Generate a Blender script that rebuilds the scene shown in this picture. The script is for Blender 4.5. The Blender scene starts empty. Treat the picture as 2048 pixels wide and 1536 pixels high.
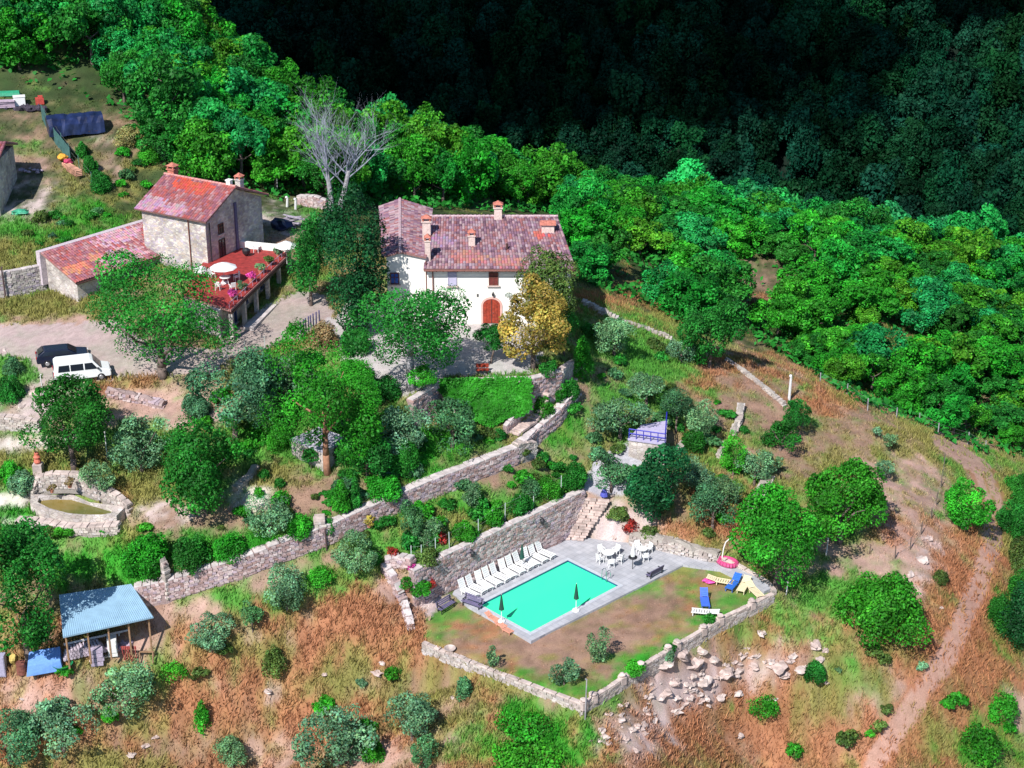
import bpy, bmesh, math, random
import numpy as np
from mathutils import Vector, Matrix
from mathutils.geometry import delaunay_2d_cdt
R = math.radians
random.seed(7); rng = np.random.default_rng(7)
sc = bpy.context.scene
C = sc.collection

# ------------------------------------------------------------------ camera, sky, sun, exposure
CAMH, PITCH, FPX = 70.0, 24.0, 3413.0
cam = bpy.data.cameras.new("camera"); camo = bpy.data.objects.new("camera", cam); C.objects.link(camo)
camo.location = (0, 0, CAMH); camo.rotation_euler = (R(90 - PITCH), 0, 0)
cam.sensor_width = 36; cam.lens = 36 * FPX / 2048; cam.clip_end = 3000; cam.clip_start = 1
sc.camera = camo
SUN_EL, SUN_AZ = 46.0, 209.0                      # azimuth of the sun: behind the camera, to the left
sd = Vector((math.sin(R(SUN_AZ)) * math.cos(R(SUN_EL)), math.cos(R(SUN_AZ)) * math.cos(R(SUN_EL)), math.sin(R(SUN_EL))))
w = bpy.data.worlds.new("World"); sc.world = w; w.use_nodes = True
nt = w.node_tree; sky = nt.nodes.new("ShaderNodeTexSky"); sky.sky_type = 'NISHITA'; sky.sun_disc = False
sky.sun_elevation = R(SUN_EL); sky.sun_rotation = R(SUN_AZ); sky.ozone_density = 6.0; sky.dust_density = 0.3
nt.nodes["Background"].inputs[1].default_value = 0.105
nt.links.new(sky.outputs[0], nt.nodes["Background"].inputs[0])
sl = bpy.data.lights.new("sun", 'SUN'); sl.energy = 5.0; sl.angle = R(0.5); sl.color = (1, 0.955, 0.93)
so = bpy.data.objects.new("sun", sl); C.objects.link(so); so.rotation_euler = sd.to_track_quat('Z', 'Y').to_euler()
sc.view_settings.view_transform = 'Standard'; sc.view_settings.look = 'None'
sc.view_settings.exposure = 0.34; sc.view_settings.gamma = 1
try:
    sc.cycles.max_bounces = 5; sc.cycles.diffuse_bounces = 2; sc.cycles.transparent_max_bounces = 8
except Exception: pass

# ------------------------------------------------------------------ pixel <-> world (photo is 2048 x 1536)
cp, sp = math.cos(R(PITCH)), math.sin(R(PITCH))
def ray(px, py):
    x = (px - 1024) / FPX; y = -(py - 768) / FPX
    return Vector((x, cp + y * sp, -sp + y * cp))
def at(px, py, z):
    d = ray(px, py); t = (z - CAMH) / d.z
    return Vector((d.x * t, d.y * t, z))
def atY(px, Y, z):
    return Vector(((px - 1024) / FPX * (Y * cp + (CAMH - z) * sp), Y, z))
def proj(x, y, z):
    dep = y * cp + (CAMH - z) * sp; up = y * sp - (CAMH - z) * cp
    return 1024 + FPX * x / dep, 768 - FPX * up / dep

# ------------------------------------------------------------------ numpy noise
def _h(i, j, s):
    v = np.sin(i * 127.1 + j * 311.7 + s * 74.7) * 43758.5453
    return v - np.floor(v)
def vnoise(x, y, s=0):
    i = np.floor(x); j = np.floor(y); fx = x - i; fy = y - j
    fx = fx * fx * (3 - 2 * fx); fy = fy * fy * (3 - 2 * fy)
    return (_h(i, j, s) * (1 - fx) + _h(i + 1, j, s) * fx) * (1 - fy) + (_h(i, j + 1, s) * (1 - fx) + _h(i + 1, j + 1, s) * fx) * fy
def fbm(x, y, s=0, o=4):
    r = 0; a = 0.5
    for k in range(o): r = r + a * vnoise(x * 2 ** k, y * 2 ** k, s + k * 13); a *= 0.5
    return r / (1 - 0.5 ** o)

# ------------------------------------------------------------------ materials
MATS = {}
def N(nt, t, **kw):
    n = nt.nodes.new(t)
    for k, v in kw.items():
        if k in n.inputs.keys() if isinstance(k, str) and k[0].isupper() else False: n.inputs[k].default_value = v
        else: setattr(n, k, v)
    return n
def base_mat(name):
    m = bpy.data.materials.new(name); m.use_nodes = True; nt = m.node_tree
    return m, nt, nt.nodes["Principled BSDF"]
def rgb(c): return (c[0], c[1], c[2], 1)
def plain(name, col, rough=0.6, metal=0.0, var=0.15, scale=6.0, bump=0.0):
    """one colour with dirt / wear noise"""
    if name in MATS: return MATS[name]
    m, nt, b = base_mat(name)
    tc = N(nt, "ShaderNodeTexCoord"); n1 = N(nt, "ShaderNodeTexNoise", Scale=scale, Detail=5.0)
    nt.links.new(tc.outputs["Object"], n1.inputs["Vector"])
    mr = N(nt, "ShaderNodeMapRange"); mr.inputs[3].default_value = 1 - var * 1.6; mr.inputs[4].default_value = 1 + var
    mr.inputs[1].default_value = 0.25; mr.inputs[2].default_value = 0.75
    nt.links.new(n1.outputs[0], mr.inputs[0])
    mx = N(nt, "ShaderNodeVectorMath", operation='SCALE'); mx.inputs[0].default_value = col
    nt.links.new(mr.outputs[0], mx.inputs["Scale"]); nt.links.new(mx.outputs[0], b.inputs["Base Color"])
    b.inputs["Roughness"].default_value = rough; b.inputs["Metallic"].default_value = metal
    if bump:
        bp = N(nt, "ShaderNodeBump", Strength=bump, Distance=0.05); nt.links.new(n1.outputs[0], bp.inputs["Height"]); nt.links.new(bp.outputs[0], b.inputs["Normal"])
    MATS[name] = m; return m
def foliage(name, col, trans=0.25, hue=0.006):
    if name in MATS: return MATS[name]
    m, nt, b = base_mat(name); out = nt.nodes["Material Output"]
    at_ = N(nt, "ShaderNodeAttribute", attribute_name="tint"); oi = N(nt, "ShaderNodeObjectInfo")
    geo = N(nt, "ShaderNodeNewGeometry"); no = N(nt, "ShaderNodeTexNoise", Scale=0.55, Detail=3.0)
    nt.links.new(geo.outputs["Position"], no.inputs["Vector"])
    mr = N(nt, "ShaderNodeMapRange"); mr.inputs[1].default_value = 0.3; mr.inputs[2].default_value = 0.7; mr.inputs[3].default_value = 0.62; mr.inputs[4].default_value = 1.4
    nt.links.new(no.outputs[0], mr.inputs[0])
    mo = N(nt, "ShaderNodeMapRange"); mo.inputs[3].default_value = 0.78; mo.inputs[4].default_value = 1.2
    nt.links.new(oi.outputs["Random"], mo.inputs[0])
    hs = N(nt, "ShaderNodeHueSaturation", Saturation=1.0); hs.inputs["Color"].default_value = rgb(col)
    mh = N(nt, "ShaderNodeMapRange"); mh.inputs[3].default_value = 0.5 - hue; mh.inputs[4].default_value = 0.5 + hue
    ml = N(nt, "ShaderNodeMath", operation='FRACT'); mm = N(nt, "ShaderNodeMath", operation='MULTIPLY'); mm.inputs[1].default_value = 7.31
    nt.links.new(oi.outputs["Random"], mm.inputs[0]); nt.links.new(mm.outputs[0], ml.inputs[0]); nt.links.new(ml.outputs[0], mh.inputs[0]); nt.links.new(mh.outputs[0], hs.inputs["Hue"])
    a = N(nt, "ShaderNodeMath", operation='MULTIPLY'); nt.links.new(mr.outputs[0], a.inputs[0]); nt.links.new(mo.outputs[0], a.inputs[1])
    v1 = N(nt, "ShaderNodeVectorMath", operation='SCALE'); nt.links.new(hs.outputs[0], v1.inputs[0]); nt.links.new(a.outputs[0], v1.inputs["Scale"])
    v2 = N(nt, "ShaderNodeVectorMath", operation='MULTIPLY'); nt.links.new(v1.outputs[0], v2.inputs[0]); nt.links.new(at_.outputs["Color"], v2.inputs[1])
    nt.links.new(v2.outputs[0], b.inputs["Base Color"]); b.inputs["Roughness"].default_value = 0.55; b.inputs["Specular IOR Level"].default_value = 0.05 if name == 'leaf_far' else 0.2
    tr = N(nt, "ShaderNodeBsdfTranslucent"); nt.links.new(v2.outputs[0], tr.inputs[0]); ms = N(nt, "ShaderNodeMixShader"); ms.inputs[0].default_value = trans
    nt.links.new(b.outputs[0], ms.inputs[1]); nt.links.new(tr.outputs[0], ms.inputs[2]); nt.links.new(ms.outputs[0], out.inputs[0])
    MATS[name] = m; return m
def stone(name, cols, scale=2.2, mortar=(0.3, 0.24, 0.22), bump=0.5, mw=0.06):
    if name in MATS: return MATS[name]
    m, nt, b = base_mat(name)
    geo = N(nt, "ShaderNodeNewGeometry"); mp = N(nt, "ShaderNodeMapping"); mp.inputs["Scale"].default_value = (1, 1, 1.7)
    nw = N(nt, "ShaderNodeTexNoise", Scale=1.5, Detail=2.0); nt.links.new(geo.outputs["Position"], nw.inputs["Vector"])
    ad = N(nt, "ShaderNodeVectorMath", operation='MULTIPLY_ADD'); ad.inputs[1].default_value = (0.35, 0.35, 0.35)
    nt.links.new(nw.outputs["Color"], ad.inputs[0]); nt.links.new(geo.outputs["Position"], ad.inputs[2]); nt.links.new(ad.outputs[0], mp.inputs["Vector"])
    vo = N(nt, "ShaderNodeTexVoronoi", Scale=scale); nt.links.new(mp.outputs[0], vo.inputs["Vector"])
    ve = N(nt, "ShaderNodeTexVoronoi", feature='DISTANCE_TO_EDGE', Scale=scale); nt.links.new(mp.outputs[0], ve.inputs["Vector"])
    cr = N(nt, "ShaderNodeValToRGB"); sx = N(nt, "ShaderNodeSeparateColor"); nt.links.new(vo.outputs["Color"], sx.inputs[0]); nt.links.new(sx.outputs[0], cr.inputs[0])
    cr.color_ramp.interpolation = 'CONSTANT'
    el = cr.color_ramp.elements
    while len(el) < len(cols): el.new(0.5)
    for k, c in enumerate(cols): el[k].position = k / len(cols); el[k].color = rgb(c)
    n2 = N(nt, "ShaderNodeTexNoise", Scale=0.7, Detail=6.0); nt.links.new(geo.outputs["Position"], n2.inputs["Vector"])
    m2 = N(nt, "ShaderNodeMapRange"); m2.inputs[1].default_value = 0.3; m2.inputs[2].default_value = 0.7; m2.inputs[3].default_value = 0.62; m2.inputs[4].default_value = 1.28; nt.links.new(n2.outputs[0], m2.inputs[0])
    st = N(nt, "ShaderNodeMapRange"); st.inputs[2].default_value = mw; nt.links.new(ve.outputs[0], st.inputs[0])
    mix = N(nt, "ShaderNodeMix", data_type='RGBA'); mix.inputs[6].default_value = rgb(mortar); nt.links.new(st.outputs[0], mix.inputs[0]); nt.links.new(cr.outputs[0], mix.inputs[7])
    v = N(nt, "ShaderNodeVectorMath", operation='SCALE'); nt.links.new(mix.outputs[2], v.inputs[0]); nt.links.new(m2.outputs[0], v.inputs["Scale"])
    nt.links.new(v.outputs[0], b.inputs["Base Color"]); b.inputs["Roughness"].default_value = 0.9
    bp = N(nt, "ShaderNodeBump", Strength=bump, Distance=0.08); nt.links.new(st.outputs[0], bp.inputs["Height"]); nt.links.new(bp.outputs[0], b.inputs["Normal"])
    MATS[name] = m; return m
def tinted(name, rough=0.85, nscale=9.0, lo=0.72, hi=1.25, bump=0.35, spec=0.2):
    """colour from the mesh's tint attribute with fine noise"""
    if name in MATS: return MATS[name]
    m, nt, b = base_mat(name)
    a = N(nt, "ShaderNodeAttribute", attribute_name="tint"); geo = N(nt, "ShaderNodeNewGeometry")
    n1 = N(nt, "ShaderNodeTexNoise", Scale=nscale, Detail=6.0); n1.inputs["Roughness"].default_value = 0.75; nt.links.new(geo.outputs["Position"], n1.inputs["Vector"])
    mr = N(nt, "ShaderNodeMapRange"); mr.inputs[1].default_value = 0.3; mr.inputs[2].default_value = 0.7; mr.inputs[3].default_value = lo; mr.inputs[4].default_value = hi; nt.links.new(n1.outputs[0], mr.inputs[0])
    v = N(nt, "ShaderNodeVectorMath", operation='SCALE'); nt.links.new(a.outputs["Color"], v.inputs[0]); nt.links.new(mr.outputs[0], v.inputs["Scale"])
    nt.links.new(v.outputs[0], b.inputs["Base Color"]); b.inputs["Roughness"].default_value = rough; b.inputs["Specular IOR Level"].default_value = spec
    if bump:
        bp = N(nt, "ShaderNodeBump", Strength=bump, Distance=0.12); nt.links.new(n1.outputs[0], bp.inputs["Height"]); nt.links.new(bp.outputs[0], b.inputs["Normal"])
    MATS[name] = m; return m

# ------------------------------------------------------------------ objects
def tag(o, label=None, cat=None, group=None, kind=None):
    if label: o["label"] = label
    if cat: o["category"] = cat
    if group: o["group"] = group
    if kind: o["kind"] = kind
    return o
def thing(name, label, cat, loc=(0, 0, 0), rz=0.0, group=None):
    o = bpy.data.objects.new(name, None); o.empty_display_size = 0.3; C.objects.link(o)
    o.location = loc; o.rotation_euler = (0, 0, rz); return tag(o, label, cat, group)
CH = {}
def copy_tree(o, parent=None):
    c = o.copy(); C.objects.link(c); c.parent = parent
    for ch in CH.get(o.name, []):
        d = copy_tree(ch, c)
        CH.setdefault(c.name, []).append(d)
    return c
def link(me, name, mat, parent=None):
    o = bpy.data.objects.new(name, me); C.objects.link(o)
    if mat: me.materials.append(mat)
    if parent is not None:
        o.parent = parent; CH.setdefault(parent.name, []).append(o)
    return o
def np_mesh(name, V, F, tint=None, smooth=False):
    """V (n,3); F (m,k) all same k; tint per face (m,3)"""
    V = np.asarray(V, dtype=np.float32); F = np.asarray(F, dtype=np.int32); k = F.shape[1]
    me = bpy.data.meshes.new(name); me.vertices.add(len(V)); me.vertices.foreach_set("co", V.ravel())
    me.loops.add(F.size); me.loops.foreach_set("vertex_index", F.ravel())
    me.polygons.add(len(F)); me.polygons.foreach_set("loop_start", np.arange(0, F.size, k, dtype=np.int32))
    me.polygons.foreach_set("loop_total", np.full(len(F), k, dtype=np.int32))
    if smooth: me.polygons.foreach_set("use_smooth", np.ones(len(F), dtype=bool))
    me.update(calc_edges=True)
    if tint is not None:
        ca = me.color_attributes.new("tint", 'FLOAT_COLOR', 'CORNER')
        t = np.ones((len(F), k, 4), dtype=np.float32); t[:, :, :3] = np.asarray(tint, dtype=np.float32)[:, None, :]
        ca.data.foreach_set("color", t.ravel())
    return me
class MB:
    def __init__(s): s.v = []; s.f = []; s.t = []; s.col = (1, 1, 1)
    def add(s, vs, fs):
        b = len(s.v); s.v += [tuple(v) for v in vs]
        for f in fs: s.f.append(tuple(b + i for i in f)); s.t.append(s.col)
        return s
    def hexa(s, b, t):
        """bottom 4 pts ccw, top 4 pts ccw"""
        return s.add(list(b) + list(t), [(3, 2, 1, 0), (4, 5, 6, 7), (0, 1, 5, 4), (1, 2, 6, 5), (2, 3, 7, 6), (3, 0, 4, 7)])
    def box(s, c, d, rz=0.0, rx=0.0, ry=0.0):
        M = Matrix.Translation(c) @ Matrix.Rotation(rz, 4, 'Z') @ Matrix.Rotation(rx, 4, 'X') @ Matrix.Rotation(ry, 4, 'Y')
        x, y, z = d[0] / 2, d[1] / 2, d[2] / 2
        P = [M @ Vector(p) for p in ((-x, -y, -z), (x, -y, -z), (x, y, -z), (-x, y, -z), (-x, -y, z), (x, -y, z), (x, y, z), (-x, y, z))]
        return s.hexa(P[:4], P[4:])
    def cyl(s, p0, p1, r0, r1=None, n=8, cap=True):
        r1 = r0 if r1 is None else r1; p0 = Vector(p0); p1 = Vector(p1); d = (p1 - p0).normalized()
        a = d.orthogonal().normalized(); b = d.cross(a); vs = []
        for p, r in ((p0, r0), (p1, r1)):
            for k in range(n): t = 2 * math.pi * k / n; vs.append(p + a * r * math.cos(t) + b * r * math.sin(t))
        fs = [(k, (k + 1) % n, n + (k + 1) % n, n + k) for k in range(n)]
        if cap: fs += [tuple(range(n - 1, -1, -1)), tuple(range(n, 2 * n))]
        return s.add(vs, fs)
    def tube(s, pts, rs, n=7):
        for k in range(len(pts) - 1): s.cyl(pts[k], pts[k + 1], rs[k], rs[k + 1], n)
        return s
    def lathe(s, prof, c=(0, 0, 0), n=16):
        """prof: [(r, z)]"""
        vs = []; fs = []
        for r, z in prof:
            for k in range(n): t = 2 * math.pi * k / n; vs.append((c[0] + r * math.cos(t), c[1] + r * math.sin(t), c[2] + z))
        for i in range(len(prof) - 1):
            for k in range(n): fs.append((i * n + k, i * n + (k + 1) % n, (i + 1) * n + (k + 1) % n, (i + 1) * n + k))
        fs.append(tuple(range(n - 1, -1, -1))); fs.append(tuple((len(prof) - 1) * n + k for k in range(n)))
        return s.add(vs, fs)
    def prism(s, poly, z0, z1):
        """poly ccw 2-d; z0, z1 numbers or lists"""
        n = len(poly); a = z0 if hasattr(z0, '__len__') else [z0] * n; b = z1 if hasattr(z1, '__len__') else [z1] * n
        vs = [(p[0], p[1], a[i]) for i, p in enumerate(poly)] + [(p[0], p[1], b[i]) for i, p in enumerate(poly)]
        return s.add(vs, [tuple(range(n - 1, -1, -1)), tuple(range(n, 2 * n))] + [(i, (i + 1) % n, n + (i + 1) % n, n + i) for i in range(n)])
    def blob(s, c, r, seed=0, rough=0.25, sub=2):
        bm = bmesh.new(); bmesh.ops.create_icosphere(bm, subdivisions=sub, radius=1.0)
        rr = random.Random(seed); off = [rr.uniform(-9, 9) for _ in range(3)]
        from mathutils import noise
        vs = []
        for v in bm.verts:
            q = v.co.copy(); k = 1 + rough * 1.6 * noise.noise(q * 1.3 + Vector(off)) + rough * .7 * noise.noise(q * 3.1 + Vector(off))
            vs.append((c[0] + q.x * r[0] * k, c[1] + q.y * r[1] * k, c[2] + q.z * r[2] * k))
        fs = [tuple(v.index for v in f.verts) for f in bm.faces]; bm.free()
        return s.add(vs, fs)
    def build(s, name, mat, parent=None, bevel=0.0, smooth=False, tint=False):
        me = bpy.data.meshes.new(name); me.from_pydata(s.v, [], s.f); me.update()
        if smooth:
            for p in me.polygons: p.use_smooth = True
        if tint:
            ca = me.color_attributes.new("tint", 'FLOAT_COLOR', 'CORNER'); k = 0
            for p, t in zip(me.polygons, s.t):
                for _ in p.vertices: ca.data[k].color = (t[0], t[1], t[2], 1); k += 1
        o = link(me, name, mat, parent)
        if bevel: b = o.modifiers.new("bevel", 'BEVEL'); b.width = bevel; b.segments = 2; b.limit_method = 'ANGLE'
        return o
def inpoly(X, Y, poly):
    r = np.zeros(np.shape(X), dtype=bool); n = len(poly)
    for i in range(n):
        x0, y0 = poly[i]; x1, y1 = poly[(i + 1) % n]
        c = ((y0 > Y) != (y1 > Y)) & (X < (x1 - x0) * (Y - y0) / ((y1 - y0) if y1 != y0 else 1e-9) + x0); r ^= c
    return r
def pldist(X, Y, pts):
    d = np.full(np.shape(X), 1e9)
    for (x0, y0), (x1, y1) in zip(pts[:-1], pts[1:]):
        L = (x1 - x0) ** 2 + (y1 - y0) ** 2 + 1e-9; t = np.clip(((X - x0) * (x1 - x0) + (Y - y0) * (y1 - y0)) / L, 0, 1)
        d = np.minimum(d, np.hypot(X - x0 - t * (x1 - x0), Y - y0 - t * (y1 - y0)))
    return d
# ------------------------------------------------------------------ terrain
# retaining walls: photo x, photo y of the wall top, height of the top, height of the foot
WALLS = {
 'pool':   [(822, 1142, 3.3, .02), (900, 1103, 3.45, .02), (1000, 1057, 3.6, .02), (1080, 1020, 3.75, .02), (1165, 980, 3.95, .25)],
 'long':   [(268, 1172, 3.5, 1.8), (335, 1158, 3.9, 2.2), (480, 1113, 5.0, 3.3), (660, 1045, 6.3, 4.65), (850, 962, 7.2, 5.65), (1030, 893, 7.8, 6.3), (1068, 858, 8.0, 6.6), (1115, 818, 8.9, 7.7), (1150, 775, 9.8, 8.9)],
 'yard':   [(820, 800, 11.9, 9.2), (885, 762, 12.0, 9.0), (1060, 757, 12.0, 8.8), (1118, 742, 11.8, 9.4)],
 'byre':   [(-60, 552, 15.0, 12.4), (20, 543, 15.0, 12.4), (86, 530, 15.0, 12.4)],
 'lawn_l': [(846, 1286, -.3, -1.0), (990, 1343, -.35, -1.2), (1165, 1408, -.4, -1.5)],
 'lawn_r': [(1167, 1408, -.4, -1.5), (1300, 1322, -.3, -1.5), (1440, 1240, -.2, -1.2), (1545, 1188, -.05, -1.1)],
 'knoll_a': [(1540, 950, 2.9, 1.7), (1500, 1018, 2.5, 1.4)],
}
CP = [  # photo x, photo y, height
 (-150, 1536, -6), (0, 1536, -7), (500, 1536, -9), (1000, 1536, -10), (1500, 1536, -12), (2048, 1536, -16), (2300, 1536, -19),
 (-150, 1400, -3.5), (0, 1400, -4), (300, 1400, -4.2), (600, 1400, -5.2), (850, 1400, -4.6), (1000, 1450, -6), (1165, 1450, -4.2), (1300, 1400, -4.2), (1400, 1350, -3.5),
 (-60, 1345, -1.2), (60, 1345, -.6), (130, 1332, 0), (300, 1275, .1), (230, 1300, 0), (180, 1210, .8), (500, 1250, .9), (650, 1150, 2.9), (700, 1250, .5), (600, 1300, -1), (400, 1330, -1),
 (760, 1160, 2.4), (775, 1250, .4), (800, 1300, -1.2), (740, 1100, 3.6), (860, 1250, -.1), (905, 1190, 0),
 (935, 1222, -.12), (1062, 1288, -.15), (1366, 1137, -.1), (1450, 1150, -.05), (1520, 1180, -.1), (1200, 1240, -.15), (1200, 1330, -.4), (1010, 1310, -.3), (1400, 1220, -.25),
 (1600, 1240, -1.8), (1600, 1350, -4.5), (1700, 1430, -8), (1800, 1300, -4.2), (1900, 1300, -6), (1750, 1500, -11), (1990, 1100, -4.6), (1950, 950, -3.2), (1900, 890, -2.0),
 (2048, 940, -7), (2048, 1100, -7.5), (2048, 1300, -9.5), (2200, 1100, -12), (2200, 1400, -17), (1880, 1180, -3.6), (1850, 1100, -2.4), (1890, 1000, -2.4), (1875, 930, -1.2),
 (1600, 1150, -.8), (1700, 1120, -1.0), (1750, 1080, -.8), (1830, 1000, -.6), (1840, 880, .1), (1700, 950, .9), (1600, 900, 2.0), (1560, 1050, .7), (1480, 1090, .5), (1700, 800, 2.6), (1590, 790, 3.8), (1500, 720, 5), (1450, 700, 5.5), (1400, 710, 6.2), (1300, 645, 8.5), (1180, 597, 10.6),
 (1440, 1085, .9), (1345, 1075, 1.3), (1260, 1055, 1.5), (1430, 1112, .05), (1290, 1090, .0), (1200, 1082, 0), (1400, 1000, 2.4), (1300, 960, 4.0), (1215, 975, 3.9), (1300, 860, 5.6), (1400, 850, 4.9), (1480, 860, 3.7), (1200, 700, 9.3), (1270, 790, 7.3), (1160, 880, 6.0), (1100, 940, 5.2), (1350, 740, 6.8),
 (1190, 1000, 3.2), (1150, 1065, .1), (1130, 1090, 0), (1215, 1030, 1.8),
 (350, 1080, 5.6), (120, 1105, 4.3), (20, 1110, 4.0), (-150, 1110, 3.8), (-100, 1230, 1.6), (40, 1230, 1.8), (250, 1095, 5.3), (500, 1000, 7.6), (700, 950, 8.0), (900, 900, 8.3), (600, 860, 9.0), (400, 870, 9.0), (300, 800, 9.8), (400, 790, 10.2),
 (200, 768, 11), (90, 775, 10.8), (0, 720, 11.2), (-150, 720, 11.2), (0, 850, 9.2), (110, 870, 9.0), (0, 950, 7.4), (80, 945, 7.4), (150, 950, 7.3), (90, 1030, 6.2), (200, 1050, 6.2), (0, 1010, 6.2), (-150, 950, 7.4),
 (550, 680, 12), (450, 730, 11.6), (620, 600, 12.3), (665, 640, 12.1), (640, 720, 11.5), (760, 760, 11.5), (720, 830, 9.6), (330, 720, 11.7), (200, 680, 12), (0, 650, 12.3), (80, 605, 12.5), (0, 620, 12.4), (150, 632, 12.4), (400, 650, 12.2),
 (950, 700, 12), (1050, 690, 12), (870, 740, 12), (950, 648, 12), (1130, 660, 11.2), (700, 600, 12.2), (820, 650, 12.1), (1150, 720, 10.4),
 (280, 425, 15.3), (200, 400, 17), (100, 300, 19.3), (0, 450, 15.8), (60, 505, 15.4), (-150, 450, 16), (210, 450, 15.6), (470, 480, 14.9), (550, 440, 14.6), (600, 500, 13.4), (650, 410, 14.6), (100, 230, 21.3), (200, 270, 20.2), (300, 330, 18.3), (0, 200, 22.5), (-150, 200, 23), (-150, 300, 20),
]
CW = [  # photo x, world distance Y, height
 (-400, 200, 38), (0, 200, 31), (200, 200, 27), (350, 200, 23), (450, 200, 19), (600, 200, 14), (800, 200, 9), (1000, 200, 6), (1150, 200, 2.8), (1300, 200, 1.8), (1450, 200, .8), (1600, 200, 0), (1800, 200, -3.5), (2048, 200, -7), (2500, 200, -14),
 (350, 176, 19.5), (600, 176, 14), (800, 176, 11.2), (1000, 176, 9), (1200, 176, 5.5), (1400, 176, 2), (1600, 176, -.6), (1800, 176, -3.6), (2048, 176, -8), (2500, 176, -15),
 (760, 160, 12.2), (1000, 160, 11.6), (1170, 163, 8), (1300, 163, 5), (1500, 163, 1), (1700, 163, -2.6), (1900, 160, -5.5), (2048, 160, -8.5), (2500, 160, -16),
 (-400, 222, 34), (350, 216, 21), (600, 216, 10), (1000, 216, 1), (1400, 216, -3), (1700, 216, -5), (2048, 216, -10), (2500, 216, -19),
 (-400, 245, 20), (350, 238, 4), (1000, 238, -14), (1700, 238, -17), (2500, 238, -32),
 (-500, 285, -10), (350, 280, -32), (1000, 280, -38), (1700, 280, -38), (2600, 280, -42),
]
pts = []; walls_w = {}
for nm, L in WALLS.items():
    P = []
    for a, b in zip(L[:-1], L[1:]):
        A = at(a[0], a[1], a[2]); B = at(b[0], b[1], b[2]); d = (B - A).to_2d(); n = max(1, int(d.length / 1.0)); pr = Vector((d.y, -d.x)).normalized()
        if pr.y > 0: pr = -pr
        if nm == 'knoll_a': pr = Vector((-abs(pr.x), pr.y)) if pr.x > 0 else pr
        for k in range(n + (1 if b is L[-1] else 0)):
            t = k / n; q = A.lerp(B, t); zb = a[3] + (b[3] - a[3]) * t
            pts.append((q.x - pr.x * .16, q.y - pr.y * .16, q.z - (0.22 if nm.startswith('lawn') else .03))); pts.append((q.x + pr.x * .22, q.y + pr.y * .22, zb))
            P.append((q.x, q.y, q.z, zb))
    walls_w[nm] = P
for px, py, z in CP: pts.append(tuple(at(px, py, z)))
for px, Y, z in CW: pts.append(tuple(atY(px, Y, z)))
for px, z in ((-200, -12), (500, -16), (1024, -19), (1600, -23), (2300, -30)):
    pts.append((at(px, 1900, z).x, 70, z)); pts.append(((px - 1024) / FPX * 60, 30, z - 5))
for X in range(-900, 901, 100):
    for Y, z in ((300, -29), (520, 92), (1200, 160)): pts.append((X, Y, z))
for Y in (30, 90, 150, 200): pts.append((-260, Y, 20 + Y * .05)); pts.append((320, Y, -60)); pts.append((900, Y, -60)); pts.append((-900, Y, 40))
for X in (-900, 900): pts.append((X, -60, -30))
pts.append((0, -60, -30))
V2 = [Vector((p[0], p[1])) for p in pts]
ov, oe, of, mv, _, _ = delaunay_2d_cdt(V2, [], [], 0, 1e-4)
Z = np.array([pts[m[0]][2] for m in mv]); OV = np.array([(v.x, v.y) for v in ov])
GX0, GX1, GY0, GY1, GS = -140.0, 180.0, 30.0, 500.0, 0.25
nx = int((GX1 - GX0) / GS) + 1; ny = int((GY1 - GY0) / GS) + 1
H = np.full((ny, nx), -20.0)
for f in of:
    (x0, y0), (x1, y1), (x2, y2) = OV[f[0]], OV[f[1]], OV[f[2]]; z0, z1, z2 = Z[f[0]], Z[f[1]], Z[f[2]]
    i0 = max(0, int((min(x0, x1, x2) - GX0) / GS)); i1 = min(nx - 1, int((max(x0, x1, x2) - GX0) / GS) + 1)
    j0 = max(0, int((min(y0, y1, y2) - GY0) / GS)); j1 = min(ny - 1, int((max(y0, y1, y2) - GY0) / GS) + 1)
    if i1 < i0 or j1 < j0: continue
    XX, YY = np.meshgrid(GX0 + np.arange(i0, i1 + 1) * GS, GY0 + np.arange(j0, j1 + 1) * GS)
    D = (y1 - y2) * (x0 - x2) + (x2 - x1) * (y0 - y2)
    if abs(D) < 1e-9: continue
    a = ((y1 - y2) * (XX - x2) + (x2 - x1) * (YY - y2)) / D; b = ((y2 - y0) * (XX - x2) + (x0 - x2) * (YY - y2)) / D; c = 1 - a - b
    m = (a >= -1e-6) & (b >= -1e-6) & (c >= -1e-6); sub = H[j0:j1 + 1, i0:i1 + 1]; sub[m] = (a * z0 + b * z1 + c * z2)[m]
def blur(A, r):
    for ax in (0, 1):
        P = np.concatenate([np.repeat(A.take([0], ax), r + 1, ax), A, np.repeat(A.take([-1], ax), r, ax)], ax)
        S = np.cumsum(P, ax); n = A.shape[ax]
        A = (S.take(range(2 * r + 1, 2 * r + 1 + n), ax) - S.take(range(0, n), ax)) / (2 * r + 1)
    return A
B = blur(blur(H, 7), 6)
GXX, GYY = np.meshgrid(GX0 + np.arange(nx) * GS, GY0 + np.arange(ny) * GS)
M = np.zeros_like(H)
for P in walls_w.values():
    for x, y, *_ in P:
        i = int((x - GX0) / GS); j = int((y - GY0) / GS); M[max(0, j - 5):j + 6, max(0, i - 5):i + 6] = 1
POOL = [at(962, 1210, 0), at(1060, 1265, 0), at(1237, 1172, 0), at(1135, 1122, 0)]
DECK_PX = [(905, 1188), (935, 1214), (1062, 1283), (1366, 1131), (1440, 1141), (1528, 1184), (1545, 1176), (1500, 1148), (1430, 1117), (1340, 1100), (1285, 1087), (1185, 1078), (1150, 1068), (1062, 1102), (985, 1139), (915, 1172)]
DECK = [at(x, y, 0.0).to_2d() for x, y in DECK_PX]
dk = inpoly(GXX, GYY, [tuple(p) for p in DECK])
M = np.clip(blur(blur(M, 3), 2), 0, 1); H = H * M + B * (1 - M)
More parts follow.
